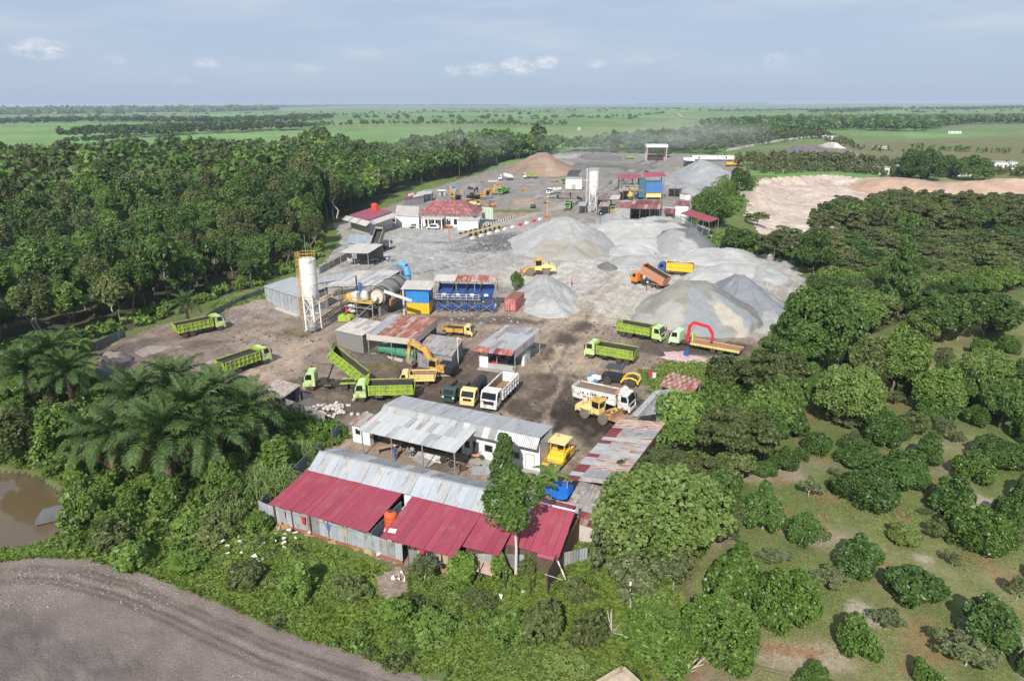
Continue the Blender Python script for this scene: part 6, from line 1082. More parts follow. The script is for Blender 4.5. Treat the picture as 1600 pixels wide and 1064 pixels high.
def front_building():
    b = Bld('workers_barrack', 'long front building with zinc ridge and crimson lean-to roofs', 'building', (500, 706, 4.5), (899, 799, 4.5)); L = b.L; t = b.t
    m0 = L(481.5, 734, 3.35); b0 = L(426, 788, 2.6); ym, yb = m0.y, b0.y; xg = L(836, 782, 4.5).x; far = L(528, 699, 3.9).y
    far = max(1.3, min(far, 2.6)); xe = L(899, 799, 4.5).x
    nz_ = 26; x0 = -.1; w = (xg - x0) / nz_
    sheets(t, (x0, 0, 4.5), (xg, 0, 4.5), (x0 + m0.x * .0, ym, 3.35), nz_, 1, pick((ZINCB, 5), (ZINC, 2)), seed=5, jit=.05); sheets(t, (x0, 0, 4.48), (xg, 0, 4.48), (x0, far, 3.75), nz_, 1, pick((ZINCD, 3), (ZINC, 1)), seed=6)
    MB().extr([(x0, 4.52), (xg, 4.52), (xg, 4.60), (x0, 4.60)], -.12, .14).obj('ridge_cap', ZINC, t)
    ny = lambda z0, z1, f: z0 + (z1 - z0) * f
    def red(xa, xb, yend, zend, n, seed, ytop=ym, ztop=3.3): sheets(t, (xa, ytop, ztop), (xb, ytop, ztop), (xa, yend, zend), n, 1, REDROOF, seed=seed, k=5, jit=.006)
    xr1 = L(627, 772, 3.3).x; xl = L(426, 788, 2.3).x; xl = min(xl, -.3)
    red(xl, xr1, yb, 2.6, 17, 11)
    xa = L(643, 776, 3.3).x; xb_ = L(709, 871, 2.25).x; yb2 = L(650, 853, 2.25).y; red(xa, xb_, yb2, 2.25, 10, 12)
    xc = L(780, 868, 2.3).x; y3 = L(752, 861, 2.35).y; red(xb_ + .01, xc, y3, 2.4, 5, 13)
    xd = max(xg, L(791, 851, 2.4).x); y4 = L(842, 863, 2.4).y; red(xc + .01, xg, y4, 2.45, 2, 14); red(xg + .02, xe, y4, 2.45, 6, 15, 0, 4.5); red(xg + .02, xe - .5, 1.9, 3.8, 6, 16, 0, 4.48)
    MB().extr([(xg, 4.52), (xe, 4.52), (xe, 4.59), (xg, 4.59)], -.1, .1).obj('ridge_cap', STEELW, t)
    red(xe - 2.0, xe - .1, -4.5, 2.1, 2, 17, y4 + .05, 2.45)
    # walls: back, ends, dark fronts under the eaves
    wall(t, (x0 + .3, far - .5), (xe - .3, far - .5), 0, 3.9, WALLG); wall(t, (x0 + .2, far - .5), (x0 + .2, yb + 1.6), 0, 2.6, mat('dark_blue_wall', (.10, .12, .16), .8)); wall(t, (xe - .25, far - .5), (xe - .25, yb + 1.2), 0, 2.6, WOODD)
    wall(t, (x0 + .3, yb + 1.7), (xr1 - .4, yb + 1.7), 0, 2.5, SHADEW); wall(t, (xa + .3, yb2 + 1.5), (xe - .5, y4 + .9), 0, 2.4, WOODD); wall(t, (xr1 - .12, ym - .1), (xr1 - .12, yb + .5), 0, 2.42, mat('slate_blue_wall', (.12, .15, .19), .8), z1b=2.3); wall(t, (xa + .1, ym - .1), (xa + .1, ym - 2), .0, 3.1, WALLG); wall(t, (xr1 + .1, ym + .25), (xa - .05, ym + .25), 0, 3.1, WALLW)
    for x in np.arange(xl + .3, xr1, 2.2): MB().box(x - .05, x + .05, yb + .22, yb + .32, 0, 2.24).obj('post', WOODD, t)
    for x in np.arange(xa + .3, xe, 2.4): MB().box(x - .05, x + .05, yb2 + .3, yb2 + .4, 0, 2.2).obj('post', WOODD, t)
    mb = MB(); mb.hexa([(xe - .4, yb2 + .9, 2.25), (xe - .3, yb2 + .9, 2.25), (xe + .7, yb2 + 2.4, .9), (xe + .6, yb2 + 2.4, .9), (xe - .4, yb2 + .9, 2.33), (xe - .3, yb2 + .9, 2.33), (xe + .7, yb2 + 2.4, .98), (xe + .6, yb2 + 2.4, .98)]); mb.beam((xe - .2, yb2 + 3.5, 1.9), (xe + .9, yb2 + 2.6, .9), .1); mb.obj('fallen_rafters', STEELW, t)
    MB().box(xb_ + .2, xc - .2, y3 - 1.0, y3 + .5, .9, 1.0).obj('counter_top', mat('pale_pink_board', (.52, .36, .29), .8), t)
    for px, py, nm, lab in ((481, 748, 'roof_patch', 'white sheet lying on the left crimson roof'), (613, 826, 'roof_patch', 'pink and white rag on the lower edge of the crimson roof'), (657, 797, 'roof_patch', 'small white scrap on the middle crimson roof')):
        p = W(px, py, 2.75); o = thing(nm, lab, 'sheet', (p.x, p.y, 2.86 if px < 500 else 2.5 if px < 620 else 2.9), b.rz + .2); MB().add([(-.38, -.25, .0), (.38, -.25, -.02), (.36, .25, .05), (-.36, .24, .08), (-.38, -.25, .03), (.38, -.25, .02), (.36, .25, .10), (-.36, .24, .12)], [(0, 3, 2, 1), (4, 5, 6, 7), (0, 1, 5, 4), (1, 2, 6, 5), (2, 3, 7, 6), (3, 0, 4, 7)]).obj('sheet', STEELW, o)
    # clothes lines with garments along the front
    sd = random.Random(12)
    for (xs, xe2, y) in ((xl + .6, xr1 - .2, yb + .2), (xa + .3, xb_ - .3, yb2 + .2)):
        p0 = b.world(xs, y); c = thing('clothes_line', 'laundry hanging along the eave of the left crimson roof' if xs < 3 else 'laundry hanging along the eave of the middle crimson roof', 'laundry', p0, b.rz); MB().cyl((0, 0, 1.95), (xe2 - xs, 0, 1.9), .012, n=4).obj('line', WOODD, c); x = .2
        while x < xe2 - xs - .5:
            wd = sd.uniform(.35, .6); ln = sd.uniform(.5, .95)
            if sd.random() < .5: MB().add([(x, -.03, 1.92), (x + wd, -.03, 1.92), (x + wd * .85, .02, 1.92 - ln), (x + wd * .12, .02, 1.92 - ln * .95), (x, .03, 1.92), (x + wd, .03, 1.92), (x + wd * .85, .05, 1.92 - ln), (x + wd * .12, .05, 1.92 - ln * .95)], [(0, 3, 2, 1), (4, 5, 6, 7), (0, 1, 5, 4), (1, 2, 6, 5), (2, 3, 7, 6), (3, 0, 4, 7)]).obj('garment', CLOTHS[sd.choice((0, 2, 3, 3, 4, 4, 5, 6))], c)
            x += wd + sd.uniform(.03, .35)
    # clutter between fence and house
    for k in range(16):
        x = sd.uniform(xl, xe - 1); y = (yb if x < xr1 else yb2) + sd.uniform(.1, 1.1); p = b.world(x, y); s = sd.uniform(.25, .5); o = thing('wooden_crate', 'wooden crate in the yard between crimson roof and zinc fence', 'crate', (p.x, p.y, 0), sd.uniform(0, 3), 'crates behind the zinc fence'); MB().box(-s, s, -s * .7, s * .7, 0, .08).obj('bottom', TIMBER, o)
        for e in (-1, 1): MB().box(-s, s, e * s * .7 - .03, e * s * .7 + .03, .0, s * 1.2).obj('side', TIMBER if k % 3 else CLOTHS[4], o); MB().box(e * s - .03, e * s + .03, -s * .66, s * .66, .0, s * 1.2).obj('end', TIMBER, o)
    return b, (xr1, xa, ym, yb, xe, yb2)

def water_tank(name, label, p, r, h, m, stand=None, z=0):
    t = thing(name, label, 'water tank', (p.x, p.y, z)); pr = []
    for i in range(9): zz = h * i / 8 * .82; pr += [(r * (1 if i % 2 else .955), zz), (r * (1 if i % 2 else .955), zz + h * .05)]
    pr += [(r * .8, h * .93), (r * .35, h), (r * .33, h * 1.05), (r * .05, h * 1.06)]; z0 = stand or 0
    MB(Matrix.Translation((0, 0, z0))).lathe(pr, 20).obj('barrel', m, t, smooth=True); MB(Matrix.Translation((0, 0, z0))).lathe([(r * .36, h * 1.02), (r * .36, h * 1.08), (r * .1, h * 1.10)], 14).obj('lid', CHAS, t)
    if stand:
        MB().box(-r, r, -r, r, stand - .12, stand - .01).obj('platform', STEELW, t); [MB().box(x - .06, x + .06, y - .06, y + .06, 0, stand - .12).obj('leg', STEELW, t) for x in (-r * .8, r * .8) for y in (-r * .8, r * .8)]
    return t

def fence_run(name, label, pts, hgt, m, base=None, gapf=None, pw=.85, lean=.03, group=None, postm=None, seed=3, skip=.0):
    """zinc sheet fence along px ground points; every sheet and post is a part"""
    w = [W(*p) for p in pts]; o = thing(name, label, 'fence', (w[0].x, w[0].y, 0), 0, group); sd = random.Random(seed)
    for a, b in zip(w[:-1], w[1:]):
        a, b = a - w[0], b - w[0]; n = max(1, round((b - a).length / pw)); d = (b - a) / n; za = hz(*(a + w[0]).xy); zb_ = hz(*(b + w[0]).xy)
        nr = Vector((d.y, -d.x, 0)).normalized(); lib = {}
        for i in range(n):
            if sd.random() < skip: continue
            mt = m(i, 0, sd) if callable(m) else m; z = za + (zb_ - za) * (i + .5) / n + (.22 if base else 0)
            if mt.name not in lib: q = MB(); q.add(*strip_sheet(d, Vector((0, 0, hgt)), nr, 3, .05, .02)); lib[mt.name] = q.mesh('fence_sheet', mt)
            link('fence_sheet', lib[mt.name], o, a + d * i + Vector((0, 0, z)) + nr * sd.uniform(0, .03), (nr.y * sd.uniform(-lean, lean), -nr.x * sd.uniform(-lean, lean), 0))
            if i % 3 == 0: p = a + d * i - nr * .08; MB().box(p.x - .04, p.x + .04, p.y - .04, p.y + .04, z - .3, z + hgt * .97).obj('post', postm or WOODD, o)
        if base: wall(o, (a + nr * .06).to_3d(), (b + nr * .06).to_3d(), min(za, zb_) - .3, max(za, zb_) + .24, base, .12, 'footing')
        MB().beam(a - nr * .06 + Vector((0, 0, za + hgt * .8)), b - nr * .06 + Vector((0, 0, zb_ + hgt * .8)), .05).obj('rail', postm or WOODD, o)
    return o

def white_building():
    b = Bld('white_quarters', 'long white building with grey sheet roof and open lean-to', 'building', (600, 632, 4.6), (844, 684, 4.6)); L = b.L; t = b.t; x1 = L(844, 684, 4.6).x; yf = L(867, 667, 4.2).y; yl = min(-1.0, L(836, 701, 3.6).y); yw = L(840, 726, 0).y
    sheets(t, (0, 0, 4.6), (x1, 0, 4.6), (0, yf, 4.2), 24, 1, ZINC, seed=21); sheets(t, (0, 0, 4.56), (x1 * .5, 0, 4.56), (0, -.75, 4.1), 12, 1, ZINC, seed=23); sheets(t, (x1 * .5, 0, 4.56), (x1, 0, 4.56), (x1 * .5, yl, 3.6), 12, 1, pick((ZINC, 3), (ZINCD, 1)), seed=22); MB().extr([(0, 4.62), (x1, 4.62), (x1, 4.68), (0, 4.68)], -.1, .1).obj('ridge_cap', ZINC, t)
    yw = max(min(yw, yl + 1.4), yl + .3); A, B = (x1 * .42, yw), (x1 - .15, yw); wall(t, A, B, 0, 3.7, WALLW)
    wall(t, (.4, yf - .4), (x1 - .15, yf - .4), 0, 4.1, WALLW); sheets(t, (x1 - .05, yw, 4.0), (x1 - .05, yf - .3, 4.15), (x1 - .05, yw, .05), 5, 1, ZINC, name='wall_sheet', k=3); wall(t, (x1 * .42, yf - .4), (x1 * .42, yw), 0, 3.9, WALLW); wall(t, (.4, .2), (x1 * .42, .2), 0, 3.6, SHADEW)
    for f, w_, z0, z1, m, nm in ((.12, .07, 0.05, 2.1, DOORD, 'door'), (.32, .06, .05, 2.1, DOORD, 'door'), (.22, .05, 1.1, 1.9, GLASS, 'window'), (.46, .08, 1.2, 2.0, GLASS, 'window'), (.62, .07, 1.3, 2.0, GLASS, 'window'), (.76, .05, 1.2, 1.9, DOORD, 'window'), (.90, .08, .05, 2.0, STEELW, 'door')):
        opening(t, A, B, f - w_ / 2, f + w_ / 2, z0, z1, m, nm, frame=WALLG)
    MB().box(x1 * .42, x1 + .1, yw - 1.5, yw - .08, -.1, .14).obj('plinth', CONC, t)
    # lean-to over the work yard
    a, bb = L(600, 641, 4.1), L(749, 667.5, 4.1); yd = -5.4; d = Vector((a.x, yd, 3.1)); a.y = bb.y = -.25; xl = L(550, 676, 3.05).x
    c = Bld('open_lean_to', 'wide pale corrugated lean-to roof on posts in front of the white building', 'shelter', (600, 641, 0), (749, 667, 0)); c.t.location = b.o; c.t.rotation_euler = (0, 0, b.rz); x0s = a.x - .35
    sheets(c.t, (x0s, -.3, 4.08), (bb.x, -.3, 4.08), (x0s, yd, 3.55), 17, 2, pick((mat('pale_corrugated_sheet', (.46, .46, .45), .6, var=.08, objrand=.06), 4), (ZINC, 1)), seed=24, k=3, amp=.05)
    for x in np.linspace(x0s + .4, bb.x - .2, 4): MB().box(x - .06, x + .06, yd + .15, yd + .27, 0, 3.5).obj('post', STEEL, c.t)
    MB().beam((x0s, yd + .2, 3.45), (bb.x, yd + .2, 3.45), .1, .12).obj('eave_beam', STEEL, c.t)
    MB().box(x0s, x1 * .42, yd - 1.8, -.4, -.1, .05).obj('floor_slab', FLOORC, c.t)
    # small white store at the left end
    s = Bld('white_store', 'small white block with rusty roof at the left end of the lean-to', 'building', (553, 689, 0), (586, 706, 0)); s.t.rotation_euler = (0, 0, b.rz); w_ = 2.6
    MB().box(0, w_, -.1, 2.6, 0, 2.35).obj('walls', WALLW, s.t); sheets(s.t, (-.3, 2.8, 2.75), (w_ + .4, 2.8, 2.75), (-.3, -.4, 2.45), 4, 2, pick((OLDZ, 2), (RUST, 2)), seed=31); MB().box(w_ + .002, w_ + .06, .6, 1.4, .05, 2.0).obj('door', DOORD, s.t); MB().box(.5, 1.2, -.16, -.102, 1.2, 1.9).obj('window', GLASS, s.t)
    # things in the work yard
    def at(px, py): p = W(px, py); return (p.x, p.y, .06)
    tb = thing('work_bench', 'raw timber plank bench under the lean-to', 'bench', at(608, 706), b.rz + .9); MB().box(-1.6, 1.6, -.28, .28, .72, .80).obj('top', TIMBER, tb); [MB().box(x - .05, x + .05, y - .05, y + .05, 0, .72).obj('leg', TIMBER, tb) for x in (-1.4, 1.4) for y in (-.2, .2)]
    for px, py, w_, d_, m, lab, rz in ((655, 712, 1.0, .7, CREAMZ, 'pale board lying left of the lean-to post', .3), (678, 717, 1.3, .8, STEELW, 'white sheet lying in front of the lean-to', .1), (662, 722, 1.4, .6, ZINC, 'grey sheet lying in front of the lean-to', -.3), (752, 737, 1.1, .9, ZINCB, 'corrugated sheet lying behind the front ridge', .4)):
        o = thing('loose_sheet', lab, 'sheet', at(px, py), b.rz + rz); sheets(o, (-w_, d_, .14), (w_, d_, .14), (-w_, -d_, .06), 3, 1, m, name='sheet', amp=.02)
    for px, py, m, lab in ((693, 722, CHAS, 'dark engine part standing by the lean-to post'), (707, 729, CHAS, 'dark gearbox lying right of the lean-to post'), (640, 708, STEEL, 'grey motor under the lean-to'), (723, 735, WOODD, 'broken chair frame at the ridge')):
        o = thing('machine_part', lab, 'machine part', at(px, py), .5); MB().box(-.4, .4, -.25, .25, .1, .45).cyl((-.2, 0, .45), (-.2, 0, .75), .16, n=8).obj('casing', m, o); MB().cyl((.4, 0, .3), (.7, 0, .3), .1, n=8).obj('shaft', STEEL, o)
    # bench, motorbike-like parts in front of the white wall
    p = b.world(x1 * .62, yw - .6); o = thing('motorcycle', 'motorcycle leaning in front of the white wall', 'motorcycle', (p.x, p.y, .14), b.rz + .3); [wheel(o, x, 0, .3, .1) for x in (-.6, .6)]; MB().extr([(-.6, .55), (-.1, .75), (.3, .8), (.5, .6), (.2, .35), (-.3, .35)], -.1, .1).obj('frame', ORANGEP, o); MB().box(-.55, .05, -.12, .12, .75, .85).obj('saddle', BLACKP, o); MB().beam((.45, -.3, .95), (.45, .3, .95), .04).obj('handlebar', BLACKP, o)
    return b

def right_sheds():
    # long patched shed along the trees
    A, B, D = (966, 759, 3.5), (1041, 660, 3.5), (884, 748, 2.6)
    def pm(i, j, sd):
        if i >= 15: return RUSTP
        sd = random.Random(i * 7 + 3)
        if j == 3: return [DKRED, ZINCB, DKRED, DKRED, ZINC, ZINCB, DKRED, DKRED, ZINC, ZINCB, DKRED, ZINC, DKRED, DKRED, DKRED, RUSTP, RUSTP, RUSTP][i % 18] if sd.random() < .9 else ZINC
        return pick((OLDZ, 4), (ZINCD, 3), (RUSTP, 2), (ZINC, 2))(i, j, sd)
    b = shed('patched_shed', 'long shed with patchwork roof of rusty, grey and maroon sheets', 'shed', A, B, D, 18, 4, pm, walls='br', wm=WOODD, seed=41)
    shed('grey_shed', 'shed with plain grey sheet roof half hidden by the green tree', 'shed', (1022, 611, 3.6), (1062, 606, 3.6), (984, 652, 3.0), 7, 2, pick((ZINCD, 2), (ZINC, 3)), walls='r', wm=ZINCD, seed=42)
    shed('chequered_shed', 'low shed with chequered rusty roof on the grass', 'shed', (1047, 581, 2.4), (1097, 595, 2.4), (1030, 602, 2.1), 12, 5, lambda i, j, sd: RUST if (i + j) % 2 == 0 or sd.random() < .25 else RUSTP, walls='', seed=43)
    shed('tiled_shed', 'low shed with old brown tiled roof beside the blue tarpaulin', 'shed', (906, 752, 2.6), (968, 768, 2.6), (884, 790, 2.2), 10, 6, pick((OLDZ, 8), (RUSTP, 1), (ZINCD, 2)), walls='fl', wm=WOODD, seed=44)
    shed('broken_shed', 'collapsing brown roofed shed at the fence corner', 'shed', (905, 787, 2.3), (952, 800, 2.3), (893, 815, 1.9), 6, 3, pick((OLDZ, 4), (DKRED, 2), (RUST, 2)), walls='fr', wm=CREAMZ, seed=45)
    shed('small_grey_shed', 'small grey shed under the trees right of the patchwork roof', 'shed', (1050, 668, 2.4), (1075, 676, 2.4), (1030, 690, 2.2), 4, 2, ZINCD, walls='fr', wm=WALLG, seed=46)
    # blue tarpaulin on a low frame
    P = [(848, 765), (862, 748), (897, 752), (896, 764), (886, 777), (866, 776)]; w = [W(px, py, 1.3) for px, py in P]; c = sum(w, Vector()) / 6; t = thing('blue_tarpaulin', 'bright blue tarpaulin stretched beside the crimson roof', 'tarpaulin', (c.x, c.y, 0)); bm = MB(); sd = random.Random(2); n = 10; rings = []
    for k in range(n + 1):
        f = k / n; rings.append([Vector((p.x - c.x, p.y - c.y, 0)) * f for p in w])
    vs = []; fs = []
    for k, rg in enumerate(rings):
        for j in range(24):
            a = rg[j // 4]; q = rg[(j // 4 + 1) % 6]; p = a.lerp(q, (j % 4) / 4); vs.append((p.x, p.y, 1.35 + .12 * math.sin(p.x * 3 + p.y) * (k / n) - .25 * (k / n) ** 3 + sd.uniform(-.035, .035)))
    for k in range(n):
        for j in range(24): fs.append((k * 24 + j, k * 24 + (j + 1) % 24, (k + 1) * 24 + (j + 1) % 24, (k + 1) * 24 + j))
    bm.add(vs, fs); bm.obj('sheet', mat('blue_tarp', (.012, .13, .52), .5, var=.2, scale=2), t, smooth=True); [MB().box(p.x - c.x - .05, p.x - c.x + .05, p.y - c.y - .05, p.y - c.y + .05, 0, 1.0).obj('post', WOODD, t) for p in w]
    # blue and white bags
    c = W(934, 597); t = thing('sack_pile', 'pile of white sacks under a blue and white sheet near the black canopy', 'sack pile', (c.x, c.y, 0)); mb = MB(); sd = random.Random(8)
    for i in range(9): x, y = sd.uniform(-1.3, 1.3), sd.uniform(-.9, .9); link('sack', MB(Matrix.Rotation(sd.uniform(0, 3), 4, 'Z')).lathe([(.1, 0), (.5, .08), (.58, .3), (.45, .55), (.1, .62)], 9).mesh('sack', STEELW if i % 3 else mat('blue_sack', (.04, .2, .55), .6), True), t, (x, y, sd.choice((0, 0, .45))))

def pieces_sheet(name, label, cat, px, py, rx, ry, m, seed, z=.05, hump=.25):
    c = W(px, py); n = 22; rng = random.Random(seed); t = thing(name, label, cat, (c.x, c.y, hz(c.x, c.y))); sx_ = rx * depth(c) / F; sy_ = (W(px, py - ry) - W(px, py + ry)).length / 2; vs = [(0, 0, hump)]; fs = []
    for k in (1, 2, 3):
        for i in range(n): a = 2 * math.pi * i / n; r = k / 3 * (1 + (rng.uniform(-.3, .25) if k == 3 else rng.uniform(-.1, .1))); vs.append((math.cos(a) * sx_ * r, math.sin(a) * sy_ * r, z + hump * (1 - k / 3) + rng.uniform(0, .14) * (k < 3)))
    for i in range(n): fs.append((0, 1 + i, 1 + (i + 1) % n))
    for k in (0, 1):
        for i in range(n): a = 1 + k * n; fs.append((a + i, a + n + i, a + n + (i + 1) % n, a + (i + 1) % n))
    mb = MB(); mb.add(vs, fs); mb.obj('sheet', m, t); return t
# ------------------------------------------------------------------ plant, silos, heaps, far structures
def lattice(mb, a, b, w, h, n, r=.05):
    a, b = Vector(a), Vector(b); d = (b - a); ax = d.normalized(); s = ax.cross(Vector((0, 0, 1))).normalized() * w / 2; u = s.cross(ax).normalized() * h / 2
    for e, f in ((1, 1), (1, -1), (-1, 1), (-1, -1)): mb.beam(a + s * e + u * f, b + s * e + u * f, r * 1.6)
    for i in range(n):
        p, q = a + d * (i / n), a + d * ((i + 1) / n)
        for e in (1, -1): mb.beam(p + s * e + u * (1 if i % 2 else -1), q + s * e + u * (-1 if i % 2 else 1), r)
def railing(parent, pts, z, h=1.0, m=None, closed=False, name='railing'):
    mb = MB(); P = [Vector((p[0], p[1], z)) for p in pts]; 
    if closed: P.append(P[0])
    for a, b in zip(P[:-1], P[1:]):
        for hh in (h, h * .5): mb.beam(a + Vector((0, 0, hh)), b + Vector((0, 0, hh)), .06)
        n = max(1, int((b - a).length / 1.1))
        for i in range(n + 1): p = a.lerp(b, i / n); mb.beam(p, p + Vector((0, 0, h)), .06)
    return mb.obj(name, m or YRAIL, parent)
def silo(name, label, cx, cy_, top_py, dia_px, body0_py, yellow=True, mast=True):
    c = W(cx, cy_); d = depth(c); r = dia_px * d / F / 2; zt = z_at(cx - (0), top_py, c); zb = z_at(cx, body0_py, c); t = thing(name, label, 'silo', (c.x, c.y, 0), R(-20)); zc = zb - 2.2
    pr = [(r * .25, zc), (r, zb)]; 
    for f in (.30, .62): z = zb + (zt - zb) * f; pr += [(r, z - .06), (r * 1.035, z - .05), (r * 1.035, z + .05), (r, z + .06)]
    pr += [(r, zt - .1), (r * .93, zt), (r * .1, zt + .22)]; MB().lathe(pr, 24).obj('barrel', STEELW, t, smooth=True)
    for a in range(4): x, y = r * .92 * math.cos(a * 1.5708 + .78), r * .92 * math.sin(a * 1.5708 + .78); MB().cyl((x, y, -.2), (x, y, zb + .6), .17, n=8).obj('leg', STEELW, t); MB().box(x - .35, x + .35, y - .35, y + .35, -.1, .25).obj('footing', CONC, t)
    br = MB(); pts = [(r * .92 * math.cos(a * 1.5708 + .78), r * .92 * math.sin(a * 1.5708 + .78)) for a in range(4)]
    for i in range(4):
        a, b = pts[i], pts[(i + 1) % 4]
        for z0, z1 in ((.6, zb * .42), (zb * .45, zb * .85)): br.beam((*a, z0), (*b, z1), .09); br.beam((*b, z0), (*a, z1), .09)
        for z in (.5, zb * .435, zb * .87): br.beam((*a, z), (*b, z), .10)
    br.obj('bracing', STEELW, t); m = YRAIL if yellow else STEELW
    railing(t, [(r * math.cos(i * .5236), r * math.sin(i * .5236)) for i in range(12)], zt, 1.1, m, True)
    l = MB(); x = -r - .55
    for s in (-.28, .28): l.beam((x, s, .2), (x, s, zt + 1.1), .06)
    for z in np.arange(.4, zt + 1, .45): l.beam((x, -.28, z), (x, .28, z), .045)
    for z in np.arange(2.4, zt + 1.1, .9):
        for k in range(6): a0, a1 = math.pi * .5 + k * math.pi / 6, math.pi * .5 + (k + 1) * math.pi / 6; l.beam((x + .5 * math.cos(a0), .42 * math.sin(a0), z), (x + .5 * math.cos(a1), .42 * math.sin(a1), z), .045)
    for a0 in (2.1, 3.14, 4.2): l.beam((x + .5 * math.cos(a0), .42 * math.sin(a0), 2.4), (x + .5 * math.cos(a0), .42 * math.sin(a0), zt + 1.0), .045)
    l.obj('caged_ladder', m, t)
    if mast: MB().cyl((-.3, .3, zt), (-.3, .3, zt + 4.2), .05, n=5).cyl((.6, -.3, zt), (.6, -.3, zt + 2.2), .04, n=5).obj('lightning_rod', STEEL, t)
    MB().lathe([(.1, .2), (.8, .5), (.95, 1.3), (.6, 1.9), (.15, 2.2)], 12, (.6, -1.2)).obj('discharge_hopper', STEEL, t); return t

def asphalt_plant():
    silo('cement_silo', 'tall white silo with yellow ladder cage at the wood edge of the plant', 491, 516, 403, 25, 458)
    # grey shed with corrugated wall left of the silo
    b = shed('storage_shed', 'grey sheet-walled shed left of the tall white silo', 'shed', (456, 433, 4.2), (512, 449, 4.2), (411, 447.5, 3.9), 11, 3, pick((ZINC, 4), (ZINCB, 2)), walls='flbr', wm=ZINCB, panels=True, seed=51)
    MB().box(b.ins[3].x, b.ins[2].x, b.ins[3].y - .9, b.ins[3].y - .1, -.05, .25).obj('footing', CREAMZ, b.t)
    b = shed('drum_shelter', 'long pale sheet roof over the drying drum', 'shelter', (552, 424, 6.2), (629, 421.5, 6.4), (505, 449, 5.6), 11, 3, pick((CREAMZ, 4), (ZINC, 2)), walls='', seed=52)
    shed('low_plant_roof', 'lower grey sheet roof between storage shed and drum shelter', 'shelter', (508, 432, 4.6), (556, 424, 4.8), (478, 446, 4.2), 7, 2, pick((ZINC, 3), (CREAMZ, 1)), walls='', seed=53)
    # mixer: thing with its own frame, origin between platform and drum
    b = Bld('asphalt_mixer', 'asphalt mixing plant with drum, dust pipe and yellow railed platform', 'asphalt plant', (527, 497, 0), (588, 505, 0)); L = b.L; t = b.t
    z = 3.4; P = [L(523, 467, z), L(578, 476, z), L(588, 470, z), L(540, 458, z)]; y0 = P[0].y; x1 = P[1].x; yb = P[3].y
    MB().box(0, x1, y0 - .2, y0 + 3.0, z - .18, z).obj('platform', mat('yellow_grating', (.50, .33, .10), .8, var=.25), t); railing(t, [(0, y0 + 3), (0, y0 - .15), (x1, y0 - .15), (x1, y0 + 3)], z, 1.1)
    for x in (.1, x1 * .5, x1 - .1): [MB().box(x - .1, x + .1, y - .1, y + .1, 0, z - .18).obj('column', ORANGEP if x < 1 else STEEL, t) for y in (y0, y0 + 2.8)]
    lw = MB(); [lw.beam((x, y0, .2), (x + x1 * .45, y0, z - .3), .12) for x in (.2, x1 * .5)]; lw.beam((.1, y0, 2.2), (x1, y0, 2.2), .18); lw.obj('lower_bracing', STEEL, t)
    # machinery on the platform
    MB().lathe([(.2, z + .1), (.75, z + .25), (.85, z + 1.2), (.6, z + 1.8), (.2, z + 2.0)], 14, (x1 * .66, y0 + 1.2)).obj('mixing_pot', mat('pale_mint_paint', (.52, .60, .55), .5, dirt=(.3, .25, .2), damt=.25), t, smooth=True); MB().box(x1 * .30, x1 * .46, y0 + .6, y0 + 2.2, z, z + 1.5).obj('burner_cabinet', STEELW, t); MB().cyl((x1 * .5, y0 + 1.6, z + .3), (x1 * .42, y0 + 2.4, z + 3.2), .28, n=10).obj('blue_pipe', BLUEP, t); MB().cyl((x1 * .36, y0 + 2.0, z), (x1 * .36, y0 + 2.0, z + 4.6), .16, n=8).obj('chimney', CHAS, t); MB().box(x1 * .1, x1 * .25, y0 + 1, y0 + 2.2, z, z + 1.0).obj('control_panel', YRAIL, t)
    MB().lathe([(.2, .3), (.9, .9), (.95, 2.1), (.3, 2.6)], 12, (x1 * .24, y0 + 1.4)).obj('bitumen_kettle', STEELW, t); MB().box(x1 * .06, x1 * .14, y0 + .4, y0 + 1.2, .2, 1.8).obj('burner', REDP, t); MB().box(x1 * .5, x1 * .8, y0 + .5, y0 + 2.3, .2, 2.4).obj('aggregate_bin', CHAS, t)
    # the big drum and its hood, behind the platform
    a = Vector((7.4, 3.6, 4.2)); ax = Vector((-.12, 1, -.02)).normalized(); q = a + ax * 10; mb = MB(); mb.cyl(a, a + ax * 2.2, 1.6, n=24); mb.cyl(a + ax * 2.25, q, 2.3, n=24); mb.obj('drying_drum', mat('drum_steel', (.20, .195, .185), .7, dirt=(.14, .10, .08), damt=.3), t, smooth=True)
    rg = MB(); [rg.cyl(a + ax * k, a + ax * (k + .4), r_, n=24) for k, r_ in ((.1, 1.75), (1.5, 1.75), (5.5, 2.45), (8.6, 2.45))]; rg.obj('drum_rings', CHAS, t, smooth=True); MB().cyl(a - ax * .5, a - ax * .01, 1.3, n=20).obj('drum_mouth', mat('cream_ring', (.55, .46, .38), .7), t); MB().cyl(a - ax * 1.6, a - ax * .5, .5, n=12).obj('burner_nozzle', STEELW, t)
    rl = MB(); [rl.box((a + ax * k).x - .25, (a + ax * k).x + .25, (a + ax * k).y - 1.5, (a + ax * k).y + 1.5, 0, 2.2) for k in (1.8, 5.7, 8.8)]; rl.obj('drum_rests', STEEL, t); rw = MB(); [rw.beam(a + ax * k + Vector((ax.y * 2.3, -ax.x * 2.3, -1.8)), a + ax * k + Vector((ax.y * 2.3, -ax.x * 2.3, -.4)), .2) for k in np.arange(.6, 7, .8)]; rw.obj('orange_brackets', ORANGEP, t)
